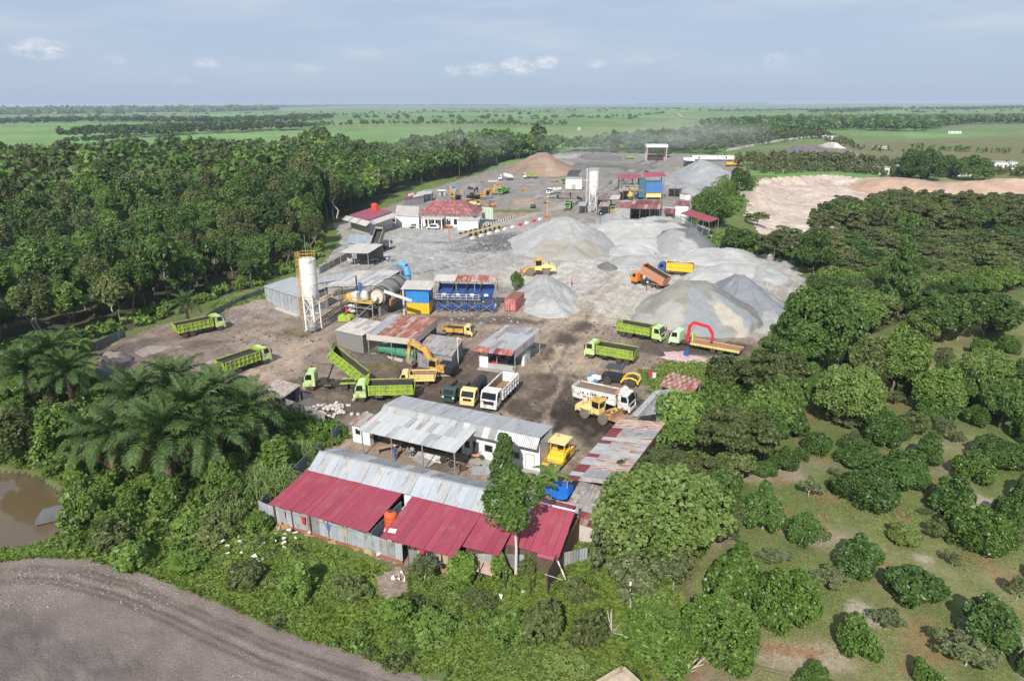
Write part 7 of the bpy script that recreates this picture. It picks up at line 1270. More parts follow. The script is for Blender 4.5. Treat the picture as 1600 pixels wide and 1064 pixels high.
    c = L(621, 468, 0); MB().extr([(-2.2, 0), (2.2, 0), (2.2, 6.4), (1.2, 7.2), (-.8, 7.0), (-2.2, 5.4)], -1.6, 1.6).obj('dust_house', mat('slate_cladding', (.17, .19, .21), .7, var=.15), t, (c.x - .8, c.y + 1.5, 0)); p1 = L(628, 430, 5.6); MB().tube([(c.x + 1.9, c.y + 1.0, .2), (c.x + 2.2, c.y + 1.2, 5.2), (c.x + 1.6, c.y + 1.6, 7.0), (c.x + .2, c.y + 1.8, 7.6)], .75, 12).obj('dust_pipe', mat('sky_blue_paint', (.10, .30, .48), .6, var=.15, dirt=(.25, .25, .25), damt=.3), t, smooth=True)
    # slanted conveyors
    k = MB(); a1, b1 = L(489, 475, 1.6), L(540, 449, 5.4); a1.z, b1.z = 1.6, 5.4; lattice(k, a1, b1, .9, .6, 12, .06); k.obj('yellow_conveyor', mat('pale_yellow_paint', (.62, .50, .24), .6, var=.12), t); k = MB(); a1, b1 = L(600, 455, 6.2), L(643, 470, 4.2); k.beam(a1, b1, .45, .45); k.obj('screw_conveyor', STEELW, t)
    k = MB(); a1 = L(500, 500, .6); b1 = L(545, 470, 4.4); lattice(k, a1, b1, .8, .5, 10, .05); k.obj('cold_elevator', CHAS, t)
    for px, py, m, lab in ((541, 503, LIME, 'lime green tank standing in front of the plant platform'),):
        c = W(px, py); o = thing('lime_tank', lab, 'tank', (c.x, c.y, 0), R(-20)); MB().extr([(-1.3, .2), (1.3, .2), (1.4, 1.0), (1.1, 1.5), (-1.1, 1.5), (-1.4, 1.0)], -.7, .7).obj('shell', m, o); MB().box(-.2, .2, -.2, .2, 1.5, 1.65).obj('cap', CHAS, o)
    # blue and yellow control cabin
    c = Bld('control_cabin', 'control cabin with blue upper and yellow lower half under a pale roof', 'cabin', (636, 492, 0), (671, 493, 0)); w = c.len; zt = 5.3; dp = 3.6
    MB().box(0, w, 0, dp, .3, 2.55).obj('lower_cladding', mat('yellow_cladding', (.72, .47, .02), .55, var=.06), c.t); MB().box(-.05, w + .05, -.05, dp + .05, 2.56, zt).obj('upper_cladding', mat('blue_cladding', (.025, .20, .52), .5, var=.12, dirt=(.2, .3, .4), damt=.2), c.t); rb = MB()
    for x in np.arange(.15, w, .35): rb.box(x, x + .05, -.06, .0, .3, 2.5); rb.obj('cladding_ribs', mat('yellow_cladding', (0, 0, 0)), c.t); MB().box(-.1, w + .1, -.1, dp + .1, 0, .29).obj('base', CONC, c.t)
    sheets(c.t, (-.9, dp + .6, zt + .7), (w + .7, dp + .6, zt + .7), (-.9, -.6, zt + .15), 6, 2, CREAMZ, seed=55); MB().box(w + .06, w + .12, .5, 1.5, 3.2, 4.4).obj('window', GLASS, c.t); MB().box(-.12, .0, .6, 1.6, .3, 2.2).obj('door', DOORD, c.t); MB().cyl((-.45, -.3, 0), (-.45, -.3, 5.3), .22, n=8).obj('stack', CREAMZ, c.t)
    # green fuel tank, white beams, posts below the sheds
    a, q = W(594, 552), W(650, 563); d = (q - a); o = thing('green_fuel_tank', 'long green cylindrical tank lying under the rusty shed', 'tank', a, math.atan2(d.y, d.x)); l = d.length; MB(Matrix.Translation((0, 0, 1.0)) @ Matrix.Rotation(math.pi / 2, 4, 'Y')).lathe([(.1, 0), (.75, .12), (.85, .3), (.85, l - .3), (.75, l - .12), (.1, l)], 18).obj('shell', TEAL, o, smooth=True); [MB().box(x - .12, x + .12, -.6, .6, 0, .5).obj('saddle', CONC, o) for x in (l * .2, l * .5, l * .8)]
    a, q = W(581, 555), W(630, 565); d = q - a; o = thing('concrete_beam', 'pale concrete beam lying in front of the green tank', 'beam', a, math.atan2(d.y, d.x)); MB().box(0, d.length, -.2, .2, 0, .4).obj('beam', CREAMZ, o); MB().box(.2, .6, -.3, .3, -.05, .02).obj('bearing', CONC, o)
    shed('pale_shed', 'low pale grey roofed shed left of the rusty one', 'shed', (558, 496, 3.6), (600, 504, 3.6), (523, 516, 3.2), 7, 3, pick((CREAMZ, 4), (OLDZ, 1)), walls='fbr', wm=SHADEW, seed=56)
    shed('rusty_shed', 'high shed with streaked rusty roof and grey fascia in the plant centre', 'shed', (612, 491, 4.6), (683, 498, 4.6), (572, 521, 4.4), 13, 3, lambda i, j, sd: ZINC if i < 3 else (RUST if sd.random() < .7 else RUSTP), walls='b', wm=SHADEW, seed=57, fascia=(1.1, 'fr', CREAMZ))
    shed('patched_flat_shed', 'low flat shed with grey and rust striped roof right of the rusty one', 'shed', (671, 522, 2.9), (724, 530, 2.9), (650, 548, 2.8), 9, 3, pick((OLDZ, 5), (RUSTP, 1), (ZINC, 3)), walls='fblr', wm=ZINCD, panels=True, seed=58)
    b = shed('open_workshop', 'open workshop under a grey patched roof with rusty front eave', 'workshop', (790, 508, 4.6), (846, 514, 4.6), (746, 540, 3.8), 8, 3, pick((ZINC, 4), (ZINCD, 2), (OLDZ, 1)), walls='', seed=59)
    a_, b_, c_, d_ = b.c; ex = Vector((0, -.9, -.75)); sheets(b.t, d_, c_, d_ + (d_ - a_).normalized() * 1.1 + Vector((0, 0, -.5)), 8, 1, pick((RUST, 2), (DKRED, 1), (ZINCD, 2)), seed=60)
    sheets(b.t, c_ + Vector((0, 0, -.08)), b_ + (c_ - b_) * .25, c_ + Vector((0, 0, -1.3)), 10, 1, ZINCB, name='gable_sheet', seed=61, k=3)
    i0, i1, i2, i3 = b.ins; wall(b.t, i3.lerp(i2, .0), i3.lerp(i2, .25), 0, 2.0, WALLW); wall(b.t, i3.lerp(i2, .25), i3.lerp(i2, .95), 0, 1.0, WALLG); MB().box(i3.x, i2.x, i3.y - 1.0, i1.y, -.05, .22).obj('floor_slab', CONC, b.t); wall(b.t, i0, i3.lerp(i0, .3), 0, 3.2, WALLG); wall(b.t, (i2.x + .3, i2.y + 3, 0), (i2.x + .3, i2.y + 6.0, 0), 0, 1.7, STEELW, .5, 'white_tank')
    sd = random.Random(77)
    for k in range(8): x = i3.x + (i2.x - i3.x) * sd.uniform(.2, .9); y = i3.y + sd.uniform(.8, 5); MB().box(x - .4, x + .4, y - .3, y + .3, .2, sd.uniform(.7, 1.4)).obj('workbench_clutter', sd.choice([CHAS, REDP, STEEL, WOODD, BLUEP]), b.t)
    # cold feed bins
    b = Bld('cold_feed_bins', 'row of four blue aggregate bins with rusty roof and conveyor', 'feed bins', (686, 486, 0), (772, 488, 0)); t = b.t; w = b.len; q = w / 4
    for i in range(4):
        x = i * q; MB().hexa([(x + .6, -.3, 2.3), (x + q - .6, -.3, 2.3), (x + q - .6, .8, 2.3), (x + .6, .8, 2.3), (x + .08, -1.1, 4.3), (x + q - .08, -1.1, 4.3), (x + q - .08, 1.9, 4.3), (x + .08, 1.9, 4.3)]).obj('hopper', BLUEP, t); MB().box(x + .1, x + q - .1, 1.95, 2.05, 4.3, 5.3).obj('hopper_backboard', BLUEP, t); MB().hexa([(x + .1, -1.1, 4.3), (x + .2, -1.1, 4.3), (x + .2, 2.0, 4.3), (x + .1, 2.0, 4.3), (x + .1, -.3, 4.9), (x + .2, -.3, 4.9), (x + .2, 2.0, 5.7), (x + .1, 2.0, 5.7)]).obj('divider_plate', WOODD, t); MB().box(x + q * .35, x + q * .65, -1.22, -1.12, 3.6, 4.1).obj('white_plate', STEELW, t)
        MB().box(x + .3, x + q - .3, -.5, .9, 1.0, 1.3).obj('belt_feeder', BLUEP, t)
    for x in np.arange(0, w + .1, q): [MB().box(x - .1, x + .1, y - .1, y + .1, 0, 2.6).obj('leg', BLUEP, t) for y in (-.9, 1.7)]
    railing(t, [(-.3, -1.5), (w * .75, -1.5)], 3.0, 1.0, STEELW); MB().box(-.3, w * .78, -1.6, -1.15, 2.9, 3.0).obj('catwalk', STEEL, t); k = MB(); lattice(k, (-2.6, .2, .8), (w + .6, .2, .8), .9, .5, 16, .06); k.obj('collecting_conveyor', BLUEP, t); br = MB()
    for i in range(4): br.beam((i * q, -.9, .2), ((i + 1) * q, -.9, 2.2), .08); br.beam((i * q, -.9, 2.2), ((i + 1) * q, -.9, .2), .08)
    br.obj('bracing', STEEL, t); sheets(t, (-.8, 3.0, 6.9), (w + .9, 3.0, 6.9), (-.8, -.4, 6.4), 12, 1, pick((RUST, 3), (RUSTP, 3), (CREAMZ, 2)), seed=62); [MB().box(x - .06, x + .06, y - .06, y + .06, 2.4, z).obj('roof_post', STEEL, t) for x in (-.3, w * .33, w * .66, w + .4) for y, z in ((-.2, 6.4), (2.9, 6.85))]
    for px, py in ((754, 483), (768, 484)):
        c = W(px, py); o = thing('concrete_ring', 'white concrete ring standing on edge, ' + ('left one' if px < 760 else 'right one'), 'concrete ring', (c.x, c.y, 0), R(10), 'concrete rings by the feed bins'); n = 18; vs = []; fs = []
        for j, (r, y) in enumerate(((.95, -.35), (.95, .35), (.62, .35), (.62, -.35))): vs += [(r * math.cos(2 * math.pi * i / n), y, .95 + r * math.sin(2 * math.pi * i / n)) for i in range(n)]
        for j in range(4): fs += [(j * n + i, j * n + (i + 1) % n, ((j + 1) % 4) * n + (i + 1) % n, ((j + 1) % 4) * n + i) for i in range(n)]
        mb = MB(); mb.add(vs, fs); mb.obj('ring', STEELW, o)
    # red container
    a, q = W(792, 486), W(808, 487); b = Bld('shipping_container', 'faded red container with rusty top beside the small gravel heap', 'container', (806, 488, 0), (829, 466, 0)); RC = mat('faded_red_container', (.40, .10, .10), .65, var=.15, dirt=(.45, .3, .28), damt=.3); RT = mat('rusty_container_top', (.20, .085, .06), .8, var=.3, dirt=(.3, .14, .09), damt=.4)
    MB().box(0, 6.06, 0, 2.44, .15, 2.6).obj('walls', RC, b.t); MB().box(.12, 5.94, .12, 2.32, 2.605, 2.63).obj('roof', RT, b.t); rb = MB(); [rb.box(x, x + .14, y - .03, y + .03, .3, 2.45) for x in np.arange(.2, 5.9, .38) for y in (-.0, 2.44)]; rb.obj('side_ribs', RC, b.t); [MB().box(-.05, -.002, y0, y0 + 1.12, .25, 2.5).obj('door', RC, b.t) for y0 in (.06, 1.24)]; lk = MB(); [lk.cyl((-.08, y, .3), (-.08, y, 2.5), .025, n=5) for y in (.4, .85, 1.55, 2.0)]; lk.obj('locking_rods', STEELW, b.t)
    # shed with grey roof by the wood, hopper shed, ramp
    shed('scrap_shed', 'pale roofed open shed at the wood edge above the storage shed', 'shed', (556, 381, 4.4), (599, 382, 4.4), (530, 395, 4.0), 8, 2, CREAMZ, walls='b', wm=SHADEW, seed=63); shed('bluish_hut', 'low hut with bluish roof below the red roofed house', 'shed', (546, 366, 3.0), (590, 369, 3.0), (543, 380, 2.8), 8, 2, ZINCB, walls='fl', wm=WALLG, seed=64)
    c = W(577, 408); o = thing('scrap_pile', 'pile of grey scrap metal below the pale roofed shed', 'scrap pile', (c.x, c.y, 0)); sd = random.Random(5)
    for k in range(26): x, y = sd.gauss(0, 3.2), sd.gauss(0, 1.4); z = max(.1, 1.0 - .25 * math.hypot(x * .4, y)); a = sd.uniform(0, 3.1); l = sd.uniform(.5, 1.6); MB().beam((x - math.cos(a) * l, y - math.sin(a) * l, z * sd.random()), (x + math.cos(a) * l, y + math.sin(a) * l, z), sd.uniform(.1, .5), sd.uniform(.05, .3)).obj('scrap_piece', sd.choice([STEEL, ZINC, CHAS, STEELW]), o)
    for px, py, lab, m in ((557, 412, 'grey box tank at the foot of the pale roofed shed', STEEL), (578, 398, 'white chute under the pale roofed shed', STEELW), (437, 470, 'small red and white barrier in front of the storage shed', REDP)):
        c = W(px, py); o = thing('steel_bin', lab, 'bin', (c.x, c.y, 0), .3); MB().hexa([(-.7, -.6, .2), (.7, -.6, .2), (.7, .6, .2), (-.7, .6, .2), (-1, -.9, 1.2), (1, -.9, 1.2), (1, .9, 1.2), (-1, .9, 1.2)]).obj('hopper', m, o); [MB().box(x - .06, x + .06, y - .06, y + .06, 0, .5).obj('leg', CHAS, o) for x in (-.6, .6) for y in (-.5, .5)]

def rubbish_corner():
    shed('rusty_lean_to', 'low lean-to with rust-striped roof beside the rubbish pit', 'shed', (432, 592, 2.4), (470, 602, 2.4), (401, 613, 2.0), 8, 4, lambda i, j, sd: RUSTP if (i + j) % 2 else OLDZ, walls='b', wm=WALLG, seed=71)
    fence_run('pit_fence', 'dark wall panels around the rubbish pit', [(442, 637), (466, 621), (492, 631)], 1.2, mat('dark_panel', (.07, .075, .08), .8), seed=4)
    fence_run('grey_fence', 'grey corrugated fence between rubbish pit and green creepers', [(443, 640), (462, 648), (509, 666)], 1.9, ZINCD, seed=5, postm=STEELW); fence_run('ditch_fence', 'dark corrugated fence by the ditch', [(520, 694), (532, 682)], 1.8, mat('slate_sheet', (.16, .19, .23), .6, metal=.2), seed=6)
    fence_run('wood_fence', 'weathered low fence at the wood edge behind the dirt mounds', [(150, 548), (175, 535), (197, 526)], 1.5, mat('mossy_panel', (.13, .15, .13), .8), seed=7); fence_run('pond_fence', 'bluish fence with white posts behind the palm group', [(152, 588), (185, 599), (224, 612)], 1.5, mat('pale_blue_panel', (.27, .31, .33), .7), seed=8, postm=STEELW); fence_run('long_wood_fence', 'long dark fence between wood and storage shed', [(318, 505), (345, 488), (385, 470), (420, 457)], 1.3, mat('mossy_panel', (.13, .15, .13)), seed=9); fence_run('scrap_fence', 'dull wall along the wood behind the storage shed', [(500, 428), (530, 412), (550, 402)], 1.8, CONC, seed=10)
    c = W(512, 642); o = thing('rubbish_heap', 'heap of white rubbish bags in the corner of the grey fence', 'rubbish heap', (c.x, c.y, 0)); sd = random.Random(15); lib = [MB(Matrix.Scale(s, 4)).lathe([(.05, 0), (.5, .1), (.55, .4), (.3, .7), (.08, .75)], 7).mesh('rubbish_bag', m, False) for s, m in ((.55, CREAMZ), (.45, STEELW), (.5, CREAMZ), (.5, CLOTHS[6]), (.55, WALLG))]
    for k in range(70):
        x, y = sd.gauss(0, 1.8), sd.gauss(0, 1.1); z = max(0, .7 - .3 * math.hypot(x * .6, y)) * sd.random(); link('rubbish_bag', lib[sd.randrange(5) if k % 2 else 0], o, (x, y, z), (sd.uniform(-.7, .7), sd.uniform(-.7, .7), sd.uniform(0, 6)))
    c = W(480, 632); heap('ash_heap', 'dark ash heap behind the white rubbish bags', 488, 634, 30, 8, 1.1, (.10, .09, .085), 81)
    b = Bld('brick_pit', 'low red brick box beside the rust-striped lean-to', 'brick pit', (413, 628, 0), (430, 635, 0)); [wall(b.t, p, q, 0, .8, BRICKR, .2) for p, q in (((0, 0), (2, 0)), ((2.1, .1), (2.1, 1.5)), ((0, 1.6), (2, 1.6)))]
    # litter: nobody could count it
    rng = np.random.default_rng(8); V = []; Q = []; off = 0
    for px, py, rx, ry, n in ((370, 872, 22, 22, 26), (400, 885, 14, 10, 18), (440, 848, 24, 12, 22), (625, 905, 14, 12, 16), (475, 838, 20, 8, 8), (800, 935, 30, 6, 5), (455, 830, 12, 6, 9), (585, 865, 14, 8, 8), (350, 855, 10, 8, 10)):
        for k in range(max(3, int(n * .6))):
            p = W(px + rng.normal() * rx * .6, py + rng.normal() * ry * .6); s = rng.uniform(.04, .15); z = hz(p.x, p.y) + rng.uniform(.25, .75); q = rng.normal(size=(4, 3)) * .08 + np.array([[-s, -s * .7, 0], [s, -s * .6, 0], [s * .8, s * .7, .05], [-s * .9, s * .6, .03]]) + np.array([p.x, p.y, z]); V.append(q); V.append(q - np.array([0, 0, .04])); Q += [[off, off + 1, off + 2, off + 3], [off + 7, off + 6, off + 5, off + 4]]; off += 8
    tag(link('litter', np_mesh('litter', np.concatenate(V), np.array(Q), WALLW)), 'white rags and rubbish scattered on the rough strip', 'litter', kind='stuff')

def heap(name, label, px, py, rx, ry, hgt, col, seed, col2=None, ridge=0., cat='gravel heap', peak=(0, 0), sharp=1.15, patches=(), rz=0.):
    """loose heap: peaked mound; ellipse rx x ry px on the ground around (px, py)"""
    c = W(px, py); sx_ = rx * depth(c) / F; a, b = W(px, py - ry), W(px, py + ry); sy_ = (a - b).length / 2; cy_ = (a.y + b.y) / 2; n, k = (60, 110) if rx > 70 or py > 430 and rx > 42 else (30, 56); th = np.linspace(0, 2 * np.pi, k, endpoint=False); rr = np.linspace(0, 1, n) ** .9; T, RR = np.meshgrid(th, rr)
    edge = 1 + .18 * (fbm(np.cos(T) * 1.6 + seed, np.sin(T) * 1.6, seed, 3) - .5) * 2; lx = RR * np.cos(T) * edge; ly = RR * np.sin(T) * edge
    off = (1 - RR) ** 1.0; X = lx * sx_ + peak[0] * sx_ * off; Y = ly * sy_ + peak[1] * sy_ * off
    d = np.sqrt((np.maximum(0, np.abs(lx) - ridge) / (1 - ridge + 1e-6)) ** 2 + ly ** 2) if ridge else RR
    s = np.clip(1 - d, 0, 1); prof = np.where(s > .88, s - (s - .88) * .45, s) * sharp; prof = np.minimum(prof, 1.0)
    rl = random.Random(seed * 5 + 1);
    for q in range(5 if rx > 30 else 3):      # slumps and dumped loads merged into the flanks
        a_, r_, h_ = rl.uniform(0, 6.28), rl.uniform(.35, .72), rl.uniform(.30, .62); w_ = rl.uniform(.9, 1.5); prof = np.maximum(prof, np.clip(h_ - w_ * np.hypot(lx - r_ * math.cos(a_), ly - r_ * math.sin(a_)), 0, 1))
    toe = sstep(0, .12, s); rill = (fbm(np.cos(T) * 5 + RR * 2, np.sin(T) * 5, seed + 3, 3) - .5) * .09 * np.sin(np.pi * np.clip(s, 0, 1)); Z = hgt * (prof + rill * 1.3) * toe * .35 + hgt * (prof + rill) * (1 - .35) + (fbm(X * .5, Y * .5, seed + 5, 4) - .5) * .7 * toe + (fbm(X * .16, Y * .16, seed + 8, 3) - .5) * .22 * hgt * toe + (fbm(X * 1.7, Y * 1.7, seed + 6, 3) - .5) * .2 * toe - .06
    base = hz(c.x, cy_); Z = Z + (height(X + c.x, Y + cy_) - base) * sstep(.05, .9, RR); Z = (Z + .06) * sstep(0, .05, 1 - RR) + (height(X + c.x, Y + cy_) - base) * (1 - sstep(0, .05, 1 - RR)) - .06; Z[-1] -= .25; col = np.array(col); C = np.repeat(np.repeat(col[None, None], n, 0), k, 1) * (.80 + .4 * fbm(X * .3, Y * .3, seed + 9, 4))[..., None] * (.8 + .4 * fbm(X * .08 + 7, Y * .08, seed + 19, 3))[..., None]
    for a0, wd, r0, cc, st in patches:      # tongues of another grade sliding down one flank
        da = np.abs((T - a0 + np.pi) % (2 * np.pi) - np.pi) + (fbm(X * .45, Y * .45, seed + 11, 3) - .5) * .45; kk = (1 - sstep(wd * .75, wd, da)) * sstep(r0 - .06, r0 + .06, RR + (fbm(X * .6, Y * .6, seed + 12, 2) - .5) * .15) * st; C += (np.array(cc) - C) * kk[..., None]
    idx = np.arange(n * k).reshape(n, k); Q = np.stack([idx[:-1], np.roll(idx, -1, 1)[:-1], np.roll(idx, -1, 1)[1:], idx[1:]], -1).reshape(-1, 4)[:, ::-1]
    V = np.stack([X.ravel(), Y.ravel(), Z.ravel()], 1); me = np_mesh(name, V, Q, HEAPM, C.reshape(-1, 3), smooth=True); o = link(name, me, None, (c.x, cy_, hz(c.x, cy_)), (0, 0, rz)); return tag(o, label, cat)
HEAPM = ground_mat('heap_grain', f1=.5, f2=3., f3=16, a1=.07, a2=.10, a3=.16, bump=.4, bdist=.08)
def heaps():
    GR = (.295, .29, .28); DG = (.165, .163, .16); LG = (.36, .35, .335); OL = (.245, .235, .205); BG = (.25, .26, .27)
    heap('gravel_heap', 'largest light grey gravel cone in front of the second plant', 877, 385, 90, 25, 7.2, GR, 11, peak=(.08, .15), patches=[(-1.9, .5, .55, (.30, .275, .235), .8), (-1.1, .35, .6, (.29, .265, .225), .8), (-2.9, .7, .4, (.40, .40, .41), .5)])
    heap('gravel_heap', 'long pale heap behind the largest light grey cone', 1005, 372, 105, 22, 4.6, LG, 12, ridge=.35, patches=[(.3, .5, .2, DG, .9)])
    heap('gravel_heap', 'dark grey heap behind the yellow bed truck', 1066, 386, 56, 17, 4.8, DG, 13, ridge=.25, peak=(.1, .1), patches=[(-2.6, .8, .2, GR, .9), (-1.7, .4, .4, (.37, .365, .355), .9)])
    heap('gravel_heap', 'low pale heap right of the yellow bed truck', 1120, 404, 78, 13, 2.6, (.37, .365, .355), 14, ridge=.3); heap('gravel_heap', 'pale sandy heap between yellow truck and the front olive heap', 1118, 447, 62, 18, 3.4, LG, 15, ridge=.3)
    heap('gravel_heap', 'big olive grey heap above the flatbed truck', 1096, 494, 100, 36, 5.9, OL, 16, ridge=.12, peak=(-.10, .18), patches=[(-1.75, .42, .18, BG, .95), (-1.15, .24, .42, (.40, .365, .30), 1), (-.75, .24, .3, BG, .9), (-2.5, .3, .6, (.36, .34, .31), .8), (-.35, .3, .3, (.17, .165, .155), .9)])
    heap('gravel_heap', 'dark blue-grey heap at the right shoulder of the olive heap', 1166, 474, 58, 28, 5.0, (.205, .215, .235), 17, peak=(-.1, .2), patches=[(-.2, .5, .5, GR, .8)])
    heap('gravel_heap', 'small grey heap beside the red container', 853, 461, 46, 24, 3.6, (.34, .335, .325), 18, peak=(-.05, .2), patches=[(-2.0, .4, .4, (.25, .245, .24), .7)]); heap('gravel_heap', 'lower front heap in front of the red container', 860, 484, 44, 14, 2.6, (.37, .365, .36), 19, peak=(-.1, .1)); heap('gravel_heap', 'tiny dark heap on the pale gravel left of the orange truck', 949, 418, 16, 6, 1.4, DG, 20)
    heap('soil_heap', 'large brown soil heap at the far left of the yard', 846, 266, 54, 12, 9.5, (.285, .20, .145), 21, peak=(.05, .2), cat='soil heap', patches=[(-1.2, .3, .3, (.36, .26, .19), .8)]); heap('gravel_heap', 'far grey gravel heap near the white trailer', 1108, 279, 50, 13, 8.2, (.31, .31, .315), 22, peak=(-.05, .2)); heap('gravel_heap', 'dark heap right of the brown soil heap', 902, 271, 26, 5, 1.6, (.07, .07, .07), 23, ridge=.4); heap('gravel_heap', 'wide brownish heap behind the tall far silo', 946, 273, 48, 9, 3.4, (.20, .18, .165), 24, ridge=.4); heap('gravel_heap', 'low dark heap at the far end left of the white gate roof', 938, 247, 34, 5, 3.0, (.16, .145, .14), 25, ridge=.4); heap('gravel_heap', 'heap between the far plant and the trailer heap', 1078, 300, 18, 6, 2.2, (.30, .30, .30), 26)
    for px, py, rx, ry, h, cc, lab in ((1000, 410, 46, 9, 1.7, GR, 'low grey windrow left of the yellow bed truck'), (1150, 425, 50, 9, 1.9, LG, 'low pale windrow right of the yellow bed truck'), (985, 395, 40, 8, 2.0, (.36, .355, .345), 'low shoulder of the long pale heap'), (1200, 430, 30, 12, 1.6, (.36, .355, .345), 'low pale heap at the right yard edge'), (1010, 500, 24, 9, 1.4, GR, 'small pale heap at the left toe of the olive heap'), (1200, 500, 22, 12, 1.8, (.30, .30, .30), 'small grey heap at the right toe of the blue-grey heap'), (925, 372, 40, 12, 2.6, GR, 'grey spoil merging with the largest cone'), (1030, 350, 40, 8, 2.4, LG, 'pale tip in front of the crimson canopy')): heap('gravel_heap', lab, px, py, rx, ry, h, cc, int(px + 3 * py), ridge=.35)
    heap('gravel_heap', 'heap of grey sand behind the conveyor of the second plant', 958, 352, 30, 10, 3.6, (.31, .305, .295), 27, ridge=.3)
    for px, py, rx, ry, h, cc, lab in ((1265, 240, 32, 6, 6, (.155, .135, .13), 'dark earth heap beyond the clay pit, left one'), (1312, 243, 34, 5, 5, (.17, .15, .145), 'dark earth heap beyond the clay pit, right one'), (1301, 232, 8, 3, 5, (.55, .52, .48), 'pale sand cone between the dark earth heaps'), (1405, 287, 70, 9, 2.4, (.42, .29, .21), 'orange earth bank behind the clay pit'), (1540, 296, 60, 10, 3.4, (.44, .30, .22), 'orange earth mound at the right of the clay pit'), (1590, 290, 30, 8, 3, (.48, .34, .25), 'pale orange earth mound at the right frame edge'), (1180, 312, 13, 12, 3.2, (.42, .34, .27), 'pale clay cliff at the left end of the pit')):
        heap('earth_heap', lab, px, py, rx, ry, h, cc, int(px), ridge=.3, cat='earth heap')
    c = G(84, 800); o = thing('wrecked_boat', 'grey concrete slab lying at the pond bank', 'slab', (c.x, c.y, -.5), R(25)); o.name = 'broken_slab'; MB().hexa([(-1.6, -1.1, 0), (1.5, -1.0, 0), (1.6, 1.0, 0), (-1.2, 1.1, 0), (-1.5, -1.0, .5), (1.4, -.9, .75), (1.5, .9, .85), (-1.1, 1.0, .6)]).obj('slab', mat('dark_slab', (.12, .12, .12), .8, var=.2), o); MB().beam((1.9, -1.4, .2), (2.6, 1.6, .5), .28, .14).obj('orange_beam', ORANGEP, o)

